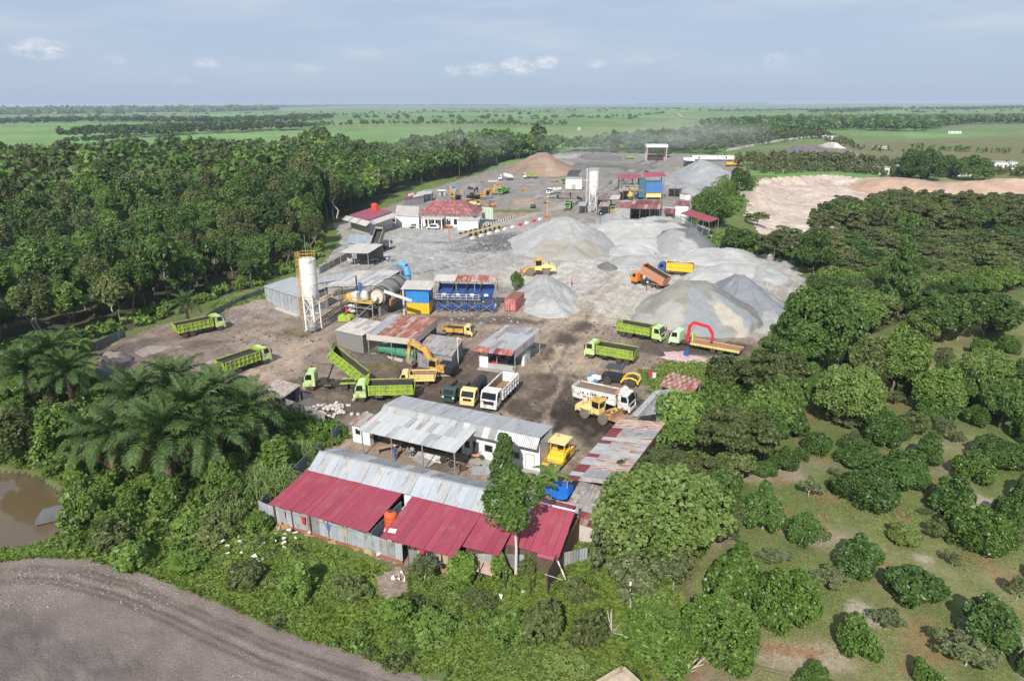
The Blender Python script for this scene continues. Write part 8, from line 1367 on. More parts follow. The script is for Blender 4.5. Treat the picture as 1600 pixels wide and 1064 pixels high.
def far_structures():
    # main office with hipped tile roof
    b = Bld('main_office', 'white office with brown-red hipped tile roof', 'building', (662, 355, 0), (738, 357, 0)); L = b.L; t = b.t; x0 = L(650, 335, 4.6).x; x1 = L(750, 331, 4.6).x; w = x1 - x0; d = 13.; zE, zR = 4.4, 8.4; e = [(x0, 0, zE), (x1, 0, zE), (x1, d, zE), (x0, d, zE)]; r0, r1 = (x0 + d * .36, d / 2, zR), (x1 - d * .40, d / 2, zR)
    def tri(A, B, C, D, n, m, seed):       # a hip face as rows of tile strips
        A, B, C, D = map(Vector, (A, B, C, D))
        for j in range(m):
            f0, f1 = j / m, (j + 1) / m; p, q = A.lerp(D, f0), B.lerp(C, f0); p1, q1 = A.lerp(D, f1), B.lerp(C, f1); k = max(2, int((q - p).length / 1.6))
            for i in range(k):
                a, b_, c, dd = p.lerp(q, i / k), p.lerp(q, (i + .96) / k), p1.lerp(q1, (i + .96) / k), p1.lerp(q1, i / k)
                MB().slab(a + Vector((0, 0, .10)), b_ + Vector((0, 0, .10)), c + Vector((0, 0, .04)), dd + Vector((0, 0, .04)), .08).obj('tile_strip', TILE, t)
    tri(e[0], e[1], r1, r0, 12, 4, 1); tri(e[2], e[3], r0, r1, 12, 3, 2); tri(e[3], e[0], r0, r0, 8, 4, 3); tri(e[1], e[2], r1, r1, 8, 4, 4)
    MB().box(x0 + 1.2, x1 - 1.2, 1.2, d - 1.2, 0, zE - .05).obj('walls', WALLW, t); A, B = (x0 + 1.2, 1.2), (x1 - 1.2, 1.2)
    for f in (.10, .24, .52, .66, .80, .92): opening(t, A, B, f - .035, f + .035, 1.0, 2.8, GLASS, 'window', frame=WALLG)
    opening(t, A, B, .36, .43, .1, 2.5, DOORD, 'door', frame=WALLG); px0 = x0 + w * .10; MB().box(px0, px0 + 7.5, -3.6, 1.2, 3.2, 3.5).obj('porch_roof', CREAMZ, t); [MB().box(x - .15, x + .15, -3.5, -3.2, 0, 3.2).obj('porch_column', WALLW, t) for x in (px0 + .3, px0 + 2.6, px0 + 4.9, px0 + 7.2)]; MB().box(px0, px0 + 7.5, -3.7, 1.2, -.1, .2).obj('porch_floor', CONC, t)
    b = shed('office_annex', 'annex with pale pyramid roof left of the office', 'building', (620, 321, 4.8), (655, 323, 4.8), (617, 337, 3.8), 7, 3, CREAMZ, walls='fblr', wm=WALLW, posts=False, seed=101)
    b = shed('red_house', 'low house with crimson roof at the wood edge', 'house', (583, 324, 5.4), (613, 331, 5.4), (546, 336, 5.0), 8, 3, REDROOF, walls='fblr', wm=WALLG, posts=False, seed=102); a_, b_, c_, d_ = b.c
    sheets(b.t, d_ + Vector((-2, -.2, -.4)), c_ + Vector((1.5, -.2, -.4)), d_ + (d_ - a_).normalized() * 3.2 + Vector((-2, 0, -1.2)), 9, 1, pick((CREAMZ, 3), (ZINC, 2)), seed=103); sheets(b.t, c_ + Vector((.2, -.1, -.4)), b_ + Vector((.2, .2, -.4)), c_ + Vector((3.0, 0, -1.1)), 8, 1, pick((CREAMZ, 3), (ZINC, 1)), seed=104); sheets(b.t, a_ + Vector((-.2, 0, -.4)), d_ + Vector((-.2, 0, -.4)), a_ + Vector((-3, .6, -1.2)), 6, 1, CREAMZ, seed=105)
    p = W(580, 331, 5.6); water_tank('water_tank', 'red water tank above the crimson roofed house', Vector((p.x, p.y + 6, 0)), 1.2, 2.4, mat('tank_red', (.62, .06, .03), .45), 5.2)
    b = shed('guard_post', 'guard post with flat pale roof at the weighbridge', 'guard post', (718, 339, 3.4), (752, 339, 3.4), (713, 345, 3.2), 6, 2, CREAMZ, walls='fl', wm=WALLW, seed=106)
    b = shed('staff_row', 'low row with pinkish roof behind the office at the wood', 'building', (634, 304, 3.6), (664, 298, 3.6), (631, 312, 3.2), 7, 2, pick((REDROOF, 1), (CREAMZ, 2), (DKRED, 1)), walls='fr', wm=WALLG, seed=107)
    for px, py, lab, m in ((640, 318, 'small blue and white kiosk at the wood edge', ZINCB), (690, 306, 'white tent roof behind the office', STEELW), (706, 300, 'blue sheeted stack near the parked excavators', mat('blue_sheet', (.05, .2, .5)))):
        c = W(px, py); o = thing('site_kiosk', lab, 'kiosk', (c.x, c.y, 0), .3); MB().box(-1.6, 1.6, -1.3, 1.3, 0, 2.2).obj('walls', WALLG, o); MB().hexa([(-2, -1.7, 2.2), (2, -1.7, 2.2), (2, 1.7, 2.4), (-2, 1.7, 2.4), (-2, -1.7, 2.3), (2, -1.7, 2.3), (2, 1.7, 2.5), (-2, 1.7, 2.5)]).obj('roof', m, o); MB().box(-.4, .4, -1.36, -1.302, .05, 1.9).obj('door', DOORD, o)
    c = W(762, 347); o = thing('notice_board', 'green and white board on posts right of the office', 'sign board', (c.x, c.y, 0), R(-40)); MB().box(-2.6, 2.6, -.06, .06, 1.0, 5.2).obj('panel', mat('mint_panel', (.42, .55, .42), .6), o); st = MB(); [st.box(x - .1, x + .1, -.10, -.062, 1.1, 5.1) for x in (-1.3, 0, 1.3)]; st.obj('white_stripes', STEELW, o); [MB().box(x - .08, x + .08, .07, .2, 0, 5.0).obj('post', STEEL, o) for x in (-2.2, 2.2)]
    for px, py, lab in ((701, 349, 'small palm in front of the office, left one'), (708, 348, 'small palm in front of the office, right one')):
        p = W(px, py); palm('office_palm', lab, px, py, 2.6, 14, .5, xy=(p.x, p.y))
    # weighbridge: deck, ramps and red/white kerb blocks
    a, q = W(712, 374), W(800, 350); d = q - a; b = Bld('weighbridge', 'long concrete weighbridge with yellow and black rails', 'weighbridge', (712, 374, 0), (800, 350, 0)); l = b.len; t = b.t
    MB().box(l * .12, l * .72, -1.7, 1.7, 0, .6).obj('deck', CONC, t); MB().extr([(-l * .15, .02), (l * .12, .02), (l * .12, .6)], -1.7, 1.7).obj('ramp', CONC, t); MB().extr([(l * .72, .02), (l * 1.05, .02), (l * .72, .6)], -1.7, 1.7).obj('ramp', CONC, t)
    for s in (-1, 1):
        for i in range(14): x = l * .14 + i * l * .041; MB().box(x, x + l * .0405, s * 1.95 - .14, s * 1.95 + .14, .3, 1.1).obj('rail_block', YRAIL if i % 2 else CHAS, t)
    for i, f in enumerate(np.linspace(.08, 1.5, 11)):
        p = b.world(l * f, -4.6); o = thing('kerb_block', ('red' if i > 5 and i % 2 == 0 else 'white') + ' kerb block along the weighbridge, ' + ['first', 'second', 'third', 'fourth', 'fifth', 'sixth', 'seventh', 'eighth', 'ninth', 'tenth', 'eleventh'][i] + ' from the near end', 'kerb block', p, b.rz, 'kerb blocks along the weighbridge'); m = REDP if i > 5 and i % 2 == 0 else STEELW; MB().hexa([(-.9, -.5, 0), (.9, -.5, 0), (.9, .5, 0), (-.9, .5, 0), (-.8, -.3, .9), (.8, -.3, .9), (.8, .3, .9), (-.8, .3, .9)]).obj('block', m, o); MB().box(-.91, .91, -.55, .55, -.05, .1).obj('foot', CONC, o)
    fl = Bld('picket_fence', 'low white picket fence along the road to the weighbridge', 'fence', (727, 365, 0), (806, 339, 0)); n = 40
    for i in range(n): x = fl.len * i / n; MB().box(x, x + .3, -.08, .08, 0, .9).obj('picket', STEELW if i % 2 else CHAS, fl.t)
    MB().box(0, fl.len, .09, .15, .5, .62).obj('rail', STEELW, fl.t)
    # second plant
    silo('far_silo', 'white silo of the second plant in the middle distance', 926, 331, 268, 15, 300, yellow=False, mast=False); c = W(926, 331)
    b = shed('maroon_shed', 'shed with maroon roof in front of the second plant', 'shed', (990, 313, 5.0), (1035, 314, 5.0), (984, 326, 4.4), 9, 2, pick((TILE, 3), (DKRED, 1), (RUSTP, 1)), walls='bl', wm=ZINCD, seed=111); shed('maroon_annex', 'lower maroon roofed annex left of the maroon shed', 'shed', (964, 316, 4.6), (990, 316, 4.6), (960, 324, 4.2), 6, 2, pick((TILE, 3), (RUST, 1)), walls='fl', wm=WALLG, seed=112); shed('pink_shed', 'small shed with pink roof below the far conveyor', 'shed', (956, 305, 5.5), (970, 305, 5.5), (952, 312, 5.0), 4, 2, CREAMZ, walls='l', wm=WALLG, seed=113)
    b = Bld('second_mixer', 'second asphalt plant with blue tower and crimson roofs', 'asphalt plant', (1008, 312, 0), (1034, 312, 0)); t = b.t; w = b.len
    MB().box(0, w, 0, 6, 3.0, 7.4).obj('blue_cabin', mat('far_blue_cladding', (.05, .17, .42), .6, var=.15), t); MB().box(.3, w - .3, .2, 5.8, .9, 2.98).obj('cream_base', CREAMY, t); [MB().box(x - .2, x + .2, y - .2, y + .2, 0, .9).obj('column', STEEL, t) for x in (.5, w - .5) for y in (.5, 5.5)]
    sheets(t, (-1, 7, 10.8), (w + 1.5, 7, 11.0), (-1, -.5, 9.6), 7, 2, REDROOF, seed=114); sheets(t, (-12, 7, 10.0), (-1.5, 7, 10.2), (-12.5, 0, 8.9), 6, 2, REDROOF, seed=115); fr = MB()
    for x in (-.5, w + .5, -5, -11): [fr.box(x - .18, x + .18, y - .18, y + .18, 0, 8.9) for y in (0, 6.5)]
    for z in (3, 6): [fr.beam((-11, y, z), (w + .5, y, z), .22) for y in (0, 6.5)]; fr.beam((-11, 0, 3), (-5, 0, 8.5), .2); fr.beam((-5, 0, 3), (-11, 0, 8.5), .2)
    fr.obj('steel_frame', mat('far_steel', (.20, .20, .19), .7), t); MB().cyl((-10, 1, 4), (-2.5, 2.5, 4.6), 1.5, n=16).obj('drying_drum', mat('tan_drum', (.36, .30, .22), .7), t, smooth=True); MB().box(-3, -.2, -.5, 4, 1, 8.6).obj('blue_chute', mat('dark_teal', (.05, .13, .2), .6), t); railing(t, [(-11, -1), (-1, -1)], 3.2, 1.1, YRAIL); MB().lathe([(.3, .6), (1.4, 1.8), (1.4, 3), (.4, 3.6)], 12, (-7, -2)).obj('hopper', YRAIL, t)
    k = MB(); lattice(k, Vector((-24, 2, 1.5)), Vector((-9, 3, 8.2)), 1.1, .8, 14, .1); k.obj('inclined_conveyor', STEEL, t)
    a, q = W(866, 312), W(972, 315); d = q - a; o = thing('belt_conveyor', 'long low conveyor crossing in front of the far silo', 'conveyor', (a.x, a.y, 0), math.atan2(d.y, d.x)); k = MB(); l = d.length; k.beam((0, 0, 3.4), (l, 0, 4.2), 1.2, .5); k.obj('belt_frame', ZINCD, o); [MB().box(x - .12, x + .12, -.5, .5, 0, 3.4).obj('trestle', STEEL, o) for x in np.linspace(1, l - 1, 8)]
    a, q = W(905, 301), W(865, 310); o = thing('feed_ramp', 'pale sheet chute at the left end of the long conveyor', 'chute', (q.x, q.y, 0), R(-28)); MB().hexa([(-3, -1, .3), (9, -1, 3), (9, 1, 3), (-3, 1, .3), (-3, -1, .5), (9, -1, 3.2), (9, 1, 3.2), (-3, 1, .5)]).obj('sheet', ZINCB, o); [MB().box(x - .1, x + .1, -.8, .8, 0, z).obj('leg', STEEL, o) for x, z in ((2, 1.3), (8, 2.7))]
    c = W(897, 296); o = thing('white_box', 'white box container near the second plant', 'container', (c.x, c.y, 0), R(-12)); MB().box(-4, 4, -2, 2, .3, 5.2).obj('walls', STEELW, o); MB().box(-4.2, 4.2, -2.2, 2.2, 5.2, 5.5).obj('roof', WALLG, o); MB().box(-1, 1, -2.06, -2.002, .4, 2.5).obj('door', WALLG, o)
    b = shed('crimson_canopy', 'long crimson canopy at the edge of the gravel yard', 'shelter', (1078, 328, 5.6), (1124, 342, 5.6), (1063, 333, 5.3), 12, 2, REDROOF, walls='', seed=117); a, q = W(1059, 346), W(1093, 362); d = q - a; o = thing('white_barrier', 'white low wall below the long crimson canopy', 'low wall', (a.x, a.y, 0), math.atan2(d.y, d.x)); MB().box(0, d.length, -.25, .25, 0, 1.5).obj('wall', STEELW, o); MB().box(0, d.length, -.32, .32, 1.5, 1.6).obj('coping', STEELW, o)
    shed('small_maroon_shed', 'small maroon roofed shed by the yard trees', 'shed', (1057, 314, 4.2), (1078, 315, 4.2), (1055, 321, 3.8), 5, 2, pick((DKRED, 1), (TILE, 2)), walls='f', wm=WALLW, seed=118)
    b = Bld('wash_gate', 'tall open gate hall with white roof at the far end of the road', 'gate', (1009, 252, 0), (1040, 252, 0)); w = b.len; MB().box(-.6, w + .6, -3, 6, 9.6, 11.6).obj('roof', STEELW, b.t); [MB().box(x - .35, x + .35, y - .35, y + .35, 0, 9.6).obj('column', mat('pinkish_column', (.45, .33, .3), .8), b.t) for x in (.2, w - .2) for y in (-2.4, 5.4)]; MB().box(1, w - 1, 5, 5.2, 1, 4).obj('back_panel', CHAS, b.t)
    for px, py, w_, h_, lab in ((1375, 272, 7.5, 3.8, 'white square block hut on the edge of the clay pit'), (1407, 270, 7, 4, 'low white hut with dark openings beside the square block'), (1452, 272, 12, 4.5, 'low white hut half hidden by trees, left one'), (1494, 275, 14, 5, 'long white hut half hidden by trees, right one'), (1566, 264, 13, 4.2, 'pale hut with flat roof at the far right'), (1374, 233, 14, 2.2, 'small distant white building beyond the earth heaps'), (1298, 217, 9, 3, 'tiny white hut on the far field road'), (1286, 216, 5, 3.5, 'tiny white tank on the far field road'), (1490, 209, 16, 3, 'tiny pale roof in the far right forest edge'), (905, 203, 5, 3, 'tiny white vehicle shaped hut alone in the cane field')):
        c = W(px, py); o = thing('white_hut', lab, 'hut', (c.x, c.y, hz(c.x, c.y) + 0), R(-6)); MB().box(-w_ / 2, w_ / 2, -3, 3, -3, h_).obj('walls', STEELW, o); MB().box(-w_ / 2 - .3, w_ / 2 + .3, -3.3, 3.3, h_, h_ + .3).obj('roof', WALLG, o); [MB().box(x - .6, x + .6, -3.06, -3.002, .8, h_ * .65).obj('window', DOORD, o) for x in np.linspace(-w_ * .35, w_ * .35, 3)]
    fence_run('field_fence', 'pale fence line along the far field edge', [(1135, 237), (1180, 228), (1230, 219), (1280, 214)], 2.0, STEELW, pw=6, seed=12)
    for pts, wd, nm in (([(1060, 178), (1068, 184), (1095, 188), (1130, 190)], 5, 'field_road'),):
        w = [W(*q) for q in pts]; V = []; 
        for a in w: V += [(a.x - 9, a.y, height(np.array([a.x]), np.array([a.y]))[0] + 1.5), (a.x + 9, a.y + 30, height(np.array([a.x]), np.array([a.y]))[0] + 1.5)]
        mb = MB(); mb.add(V, [(2 * i, 2 * i + 2, 2 * i + 3, 2 * i + 1) for i in range(len(w) - 1)]); tag(mb.obj(nm, mat('clay_road', (.38, .28, .18), .9)), kind='structure')

def loose_bits(name, label, cat, poly, n, s0, s1, m, seed, ymax, ymin=0):
    r = np.random.default_rng(seed); a, b = poly.min(0), poly.max(0); P = np.stack([r.uniform(a[0], b[0], n * 5), r.uniform(max(a[1], ymin), min(b[1], ymax), n * 5)], 1); P = P[inside(poly, P[:, 0], P[:, 1]) & (fbm(P[:, 0] * .12, P[:, 1] * .12, seed, 3) > .5)][:n]; n = len(P)
    Z = height(P[:, 0], P[:, 1]); s = r.uniform(s0, s1, n) ** 1.0; u = np.array([[-1, -1, 0], [1, -1, 0], [1, 1, 0], [-1, 1, 0], [-.7, -.6, 1], [.6, -.7, 1], [.7, .6, 1], [-.6, .7, 1]]); sc3 = np.stack([s * r.uniform(.6, 1.6, n), s * r.uniform(.5, 1.1, n), s * r.uniform(.4, 1.1, n)], 1); an = r.uniform(0, 6.28, n); v = u[None] * sc3[:, None] * r.uniform(.75, 1.2, (n, 8, 1)); ca, sa = np.cos(an)[:, None], np.sin(an)[:, None]
    V = np.stack([v[..., 0] * ca - v[..., 1] * sa + P[:, :1], v[..., 0] * sa + v[..., 1] * ca + P[:, 1:], v[..., 2] + Z[:, None] - .03], -1).reshape(-1, 3); f = np.array([[4, 5, 6, 7], [0, 1, 5, 4], [1, 2, 6, 5], [2, 3, 7, 6], [3, 0, 4, 7]]); tag(link(name, np_mesh(name, V, (np.arange(n)[:, None, None] * 8 + f[None]).reshape(-1, 4), m)), label, cat, kind='stuff')
def plant_sheds():
    loose_bits('loose_stones', 'loose grey stones strewn over the gravel yard', 'stones', YARD, 2600, .08, .32, mat('loose_stone', (.26, .255, .245), .9, var=.3, scale=.4), 301, 235, 125); loose_bits('yard_debris', 'dark clods and debris strewn over the muddy yard', 'debris', YARD, 1500, .06, .24, mat('mud_clod', (.075, .06, .05), .95, var=.4, scale=.3), 302, 128); loose_bits('field_clods', 'dry clods lying on the ploughed field', 'clods', FIELD, 3200, .03, .10, mat('dry_clod', (.24, .205, .19), .95, var=.25, scale=.5), 303, 80)
    for i, (A, B, D, m, lab) in enumerate((((1040, 326, 4), (1056, 327, 4), (1037, 333, 3.6), pick((DKRED, 2), (RUST, 1)), 'small dark red roofed shed right of the maroon shed'), ((938, 316, 4), (954, 316, 4), (935, 323, 3.6), pick((OLDZ, 2), (RUST, 1)), 'low rusty shed left of the far silo trestle'), ((1046, 289, 4.5), (1066, 289, 4.5), (1044, 295, 4), pick((ZINCD, 1), (OLDZ, 1)), 'grey shed right of the blue tower'), ((905, 316, 3.6), (918, 316, 3.6), (902, 322, 3.2), ZINC, 'small zinc roofed hut below the white box'), ((968, 292, 5), (985, 291, 5), (965, 299, 4.4), pick((OLDZ, 2), (RUSTP, 1)), 'open rusty shelter behind the second plant'), ((660, 300, 3.6), (676, 298, 3.6), (658, 305, 3.2), CREAMZ, 'pale roofed hut next to the pinkish row at the wood'), ((1085, 247, 5), (1068, 246, 5), (1086, 252, 4.6), WALLW, 'white roofed shelter left of the long trailer'))): shed('plant_shed', lab, 'shed', A, B, D, 5, 2, m, walls='b', wm=WALLG, seed=200 + i)
def person(label, px, py, shirt, trousers, rz=0, z=None, arm=.25, hat=None):
    c = W(px, py) if z is None else W(px, py, z); t = thing('person', label, 'person', (c.x, c.y, hz(c.x, c.y) if z is None else z), rz); SK = mat('skin', (.24, .13, .08), .6)
    vs = [(0, 0, .93, .15), (0, 0, 1.18, .16), (0, 0, 1.40, .15), (0, 0, 1.52, .06), (.01, 0, 1.60, .10), (.01, 0, 1.70, .095), (0, .19, 1.40, .065), (.04, .26, 1.13, .048), (.12, .27, .88, .036), (0, -.19, 1.40, .065), (.02, -.27, 1.13, .048), (.16, -.25, .95, .036), (.03, .10, .86, .10), (.06, .12, .48, .075), (0, .12, .08, .05), (.14, .13, .04, .045), (-.03, -.10, .86, .10), (.0, -.12, .48, .075), (-.10, -.12, .08, .05), (.04, -.13, .04, .045)]
    ed = [(0, 1), (1, 2), (2, 3), (3, 4), (4, 5), (2, 6), (6, 7), (7, 8), (2, 9), (9, 10), (10, 11), (0, 12), (12, 13), (13, 14), (14, 15), (0, 16), (16, 17), (17, 18), (18, 19)]
    me = bpy.data.meshes.new('body'); me.from_pydata([v[:3] for v in vs], ed, []); o = link('body', me, t); o.modifiers.new('Skin', 'SKIN')
    for i, v in enumerate(vs): me.skin_vertices[0].data[i].radius = (v[3], v[3])
    me.skin_vertices[0].data[0].use_root = True; o.modifiers.new('Sub', 'SUBSURF').render_levels = 1; dg = bpy.context.evaluated_depsgraph_get(); m2 = bpy.data.meshes.new_from_object(o.evaluated_get(dg)); o.modifiers.clear(); o.data = m2
    m2.materials.clear(); [m2.materials.append(m) for m in (SK, shirt, trousers, BLACKP)]
    for p in m2.polygons:
        z_ = p.center.z; lat = abs(p.center.y); p.material_index = 2 if z_ < .98 and lat < .22 and z_ > .12 else 3 if z_ <= .12 else 1 if z_ < 1.47 and not (lat > .22 and z_ < 1.05) else 0; p.use_smooth = True
    MB().lathe([(.105, 1.66), (.11, 1.72), (.08, 1.80), (.02, 1.82)], 10, (-.005, 0)).obj('hair' if not hat else 'hat', hat or BLACKP, t, smooth=True); return t

def small_things():
    person('person in an orange shirt and dark trousers walking on the gravel', 893, 446, ORANGEC, BLUEP, .6); person('person in white headgear and blue clothes crouched under the lean-to', 618, 716, BLUEP, BLUEP, 1.0, hat=STEELW); person('person in grey clothes standing at the machines under the lean-to', 645, 715, WALLG, CHAS, 2.0); person('person in a red shirt in the gap of the barracks yard', 560, 835, REDP, CHAS, -1.2)
    for px, py, h, lab, m in ((716, 572, 4.6, 'white pole beside the patched flat shed', STEELW), (676, 440, 5.5, 'slim pole with white lamp on the open gravel', STEEL), (702, 378, 6.5, 'lamp pole at the start of the weighbridge', REDP), (855, 345, 8.5, 'yellow pole beside the long road', YRAIL), (985, 912, 5.2, 'white marker post in the thicket right of the fence', STEELW), (937, 363, 6, 'dark stand pipe in front of the far conveyor', CHAS), (1010, 455, 2.0, 'short stake on the pale gravel', WOODD)):
        c = W(px, py); o = thing('pole', lab, 'pole', (c.x, c.y, hz(c.x, c.y))); MB().cyl((0, 0, -.2), (0, 0, h), .11 if px == 985 else .09, .07, 8).obj('shaft', m, o); MB().box(-.12, .35, -.12, .12, h, h + .25).obj('head', STEELW, o)
    a, q = W(985, 912, 4.8), W(1260, 1064, 4.6); o = thing('power_cable', 'thin dark cable hanging from the white marker post over the orchard', 'cable', (a.x, a.y, 0)); d = q - a; pts = [Vector((d.x * f, d.y * f, 4.8 - 1.6 * math.sin(math.pi * f) - .2 * f)) for f in np.linspace(0, 1, 13)]; MB().tube(pts, .018, 4).obj('cable', CHAS, o); MB().box(-.08, .08, -.08, .08, 4.7, 4.95).obj('insulator', STEELW, o)
    # open concrete box at the bottom edge
    b = Bld('concrete_box', 'beige open-topped concrete box at the bottom frame edge', 'concrete tank', (933, 1064, 1.2), (973, 1040, 1.2)); w = b.len
    for p, q in (((0, 0), (w, 0)), ((w, -.1), (w, -2.0)), ((0, -.1), (0, -2.0)), ((0, -2.1), (w, -2.1))): wall(b.t, p, q, 0, 1.2, mat('beige_concrete', (.42, .36, .25), .85, var=.15, dirt=(.2, .17, .12), damt=.25), .22)
    MB().box(.1, w - .1, -2.0, -.1, .2, .8).obj('fill', mat('stained_fill', (.40, .33, .26), .9, var=.35, scale=2), b.t)
    # bare fallen branches
    for px, py, s, lab in ((955, 988, 1.0, 'bare grey fallen branches in the rough strip'), (1070, 1052, .9, 'pale dead stump with spread branches at the bottom edge')):
        c = G(px, py); o = thing('dead_branches', lab, 'dead branches', c, .4); sd = random.Random(px); mb = MB()
        for k in range(14): a = sd.uniform(0, 6.28); l = sd.uniform(.8, 1.9) * s; p1 = Vector((math.cos(a) * l * .5, math.sin(a) * l * .5, sd.uniform(.4, 1.0))); mb.tube([(0, 0, .1), p1, p1 * 1.7 + Vector((0, 0, sd.uniform(-.3, .3)))], .055, 4, .02)
        mb.obj('branches', mat('bleached_wood', (.50, .44, .38), .9), o)
    pieces_sheet('tarpaulin_sheet', 'pink tarpaulin spread on the grass by the flatbed truck', 'tarpaulin', 1062, 558, 26, 9, mat('pink_tarp', (.50, .34, .34), .7, var=.2), 3); pieces_sheet('tarpaulin_sheet', 'second pink sheet crumpled beside the spread one', 'tarpaulin', 1090, 562, 18, 6, mat('pink_tarp', (.5, .34, .34)), 4); pieces_sheet('tarpaulin_sheet', 'grey plastic sheet near the rear of the flatbed truck', 'tarpaulin', 1128, 562, 24, 5, mat('grey_tarp', (.33, .33, .33), .6), 5)
    c = W(1072, 557); o = thing('blue_drum', 'dark blue drum on the pink tarpaulin', 'drum', (c.x, c.y, .15)); MB().lathe([(.42, 0), (.45, .06), (.45, .9), (.42, .95)], 14).obj('shell', BLUEP, o); MB().lathe([(.35, .955), (.1, .97)], 10).obj('lid', CHAS, o)
    c = W(1156, 588, 2); o = thing('water_drum', 'black water drum among the low trees', 'drum', (c.x, c.y, 0)); MB().lathe([(.5, 0), (.55, .1), (.55, 2.2), (.4, 2.5), (.1, 2.55)], 14).obj('shell', BLACKP, o); MB().lathe([(.18, 2.56), (.05, 2.6)], 8).obj('lid', CHAS, o)
    for px, py, m, lab in ((1016, 588, REDP, 'red drum beside the dark compactor'), (1022, 590, STEELW, 'white drum beside the red one'), (696, 553, REDP, 'red oil drum beside the patched flat shed'), (610, 553, STEELW, 'white drum in front of the green tank')):
        c = W(px, py); o = thing('oil_drum', lab, 'drum', (c.x, c.y, 0)); MB().lathe([(.3, 0), (.31, .05), (.29, .3), (.31, .32), (.29, .6), (.31, .62), (.31, .9), (.29, .92)], 12).obj('shell', m, o); MB().lathe([(.27, .925), (.05, .93)], 10).obj('lid', CHAS, o)
    for px, py, lab in ((1198, 404, 'pale concrete block on the yard edge, left one'), (1210, 397, 'pale concrete block on the yard edge, right one'), (1242, 405, 'grey rubble block by the yard corner')):
        c = W(px, py); o = thing('concrete_block', lab, 'concrete block', (c.x, c.y, hz(c.x, c.y)), .4); MB().hexa([(-1.6, -.8, 0), (1.6, -.8, 0), (1.5, .8, 0), (-1.5, .9, 0), (-1.5, -.7, 1.0), (1.5, -.7, 1.1), (1.4, .7, 1.2), (-1.4, .8, 1.0)]).obj('block', CREAMZ, o); MB().box(-.2, .2, -.1, .1, 1.1, 1.25).obj('lifting_eye', CHAS, o)

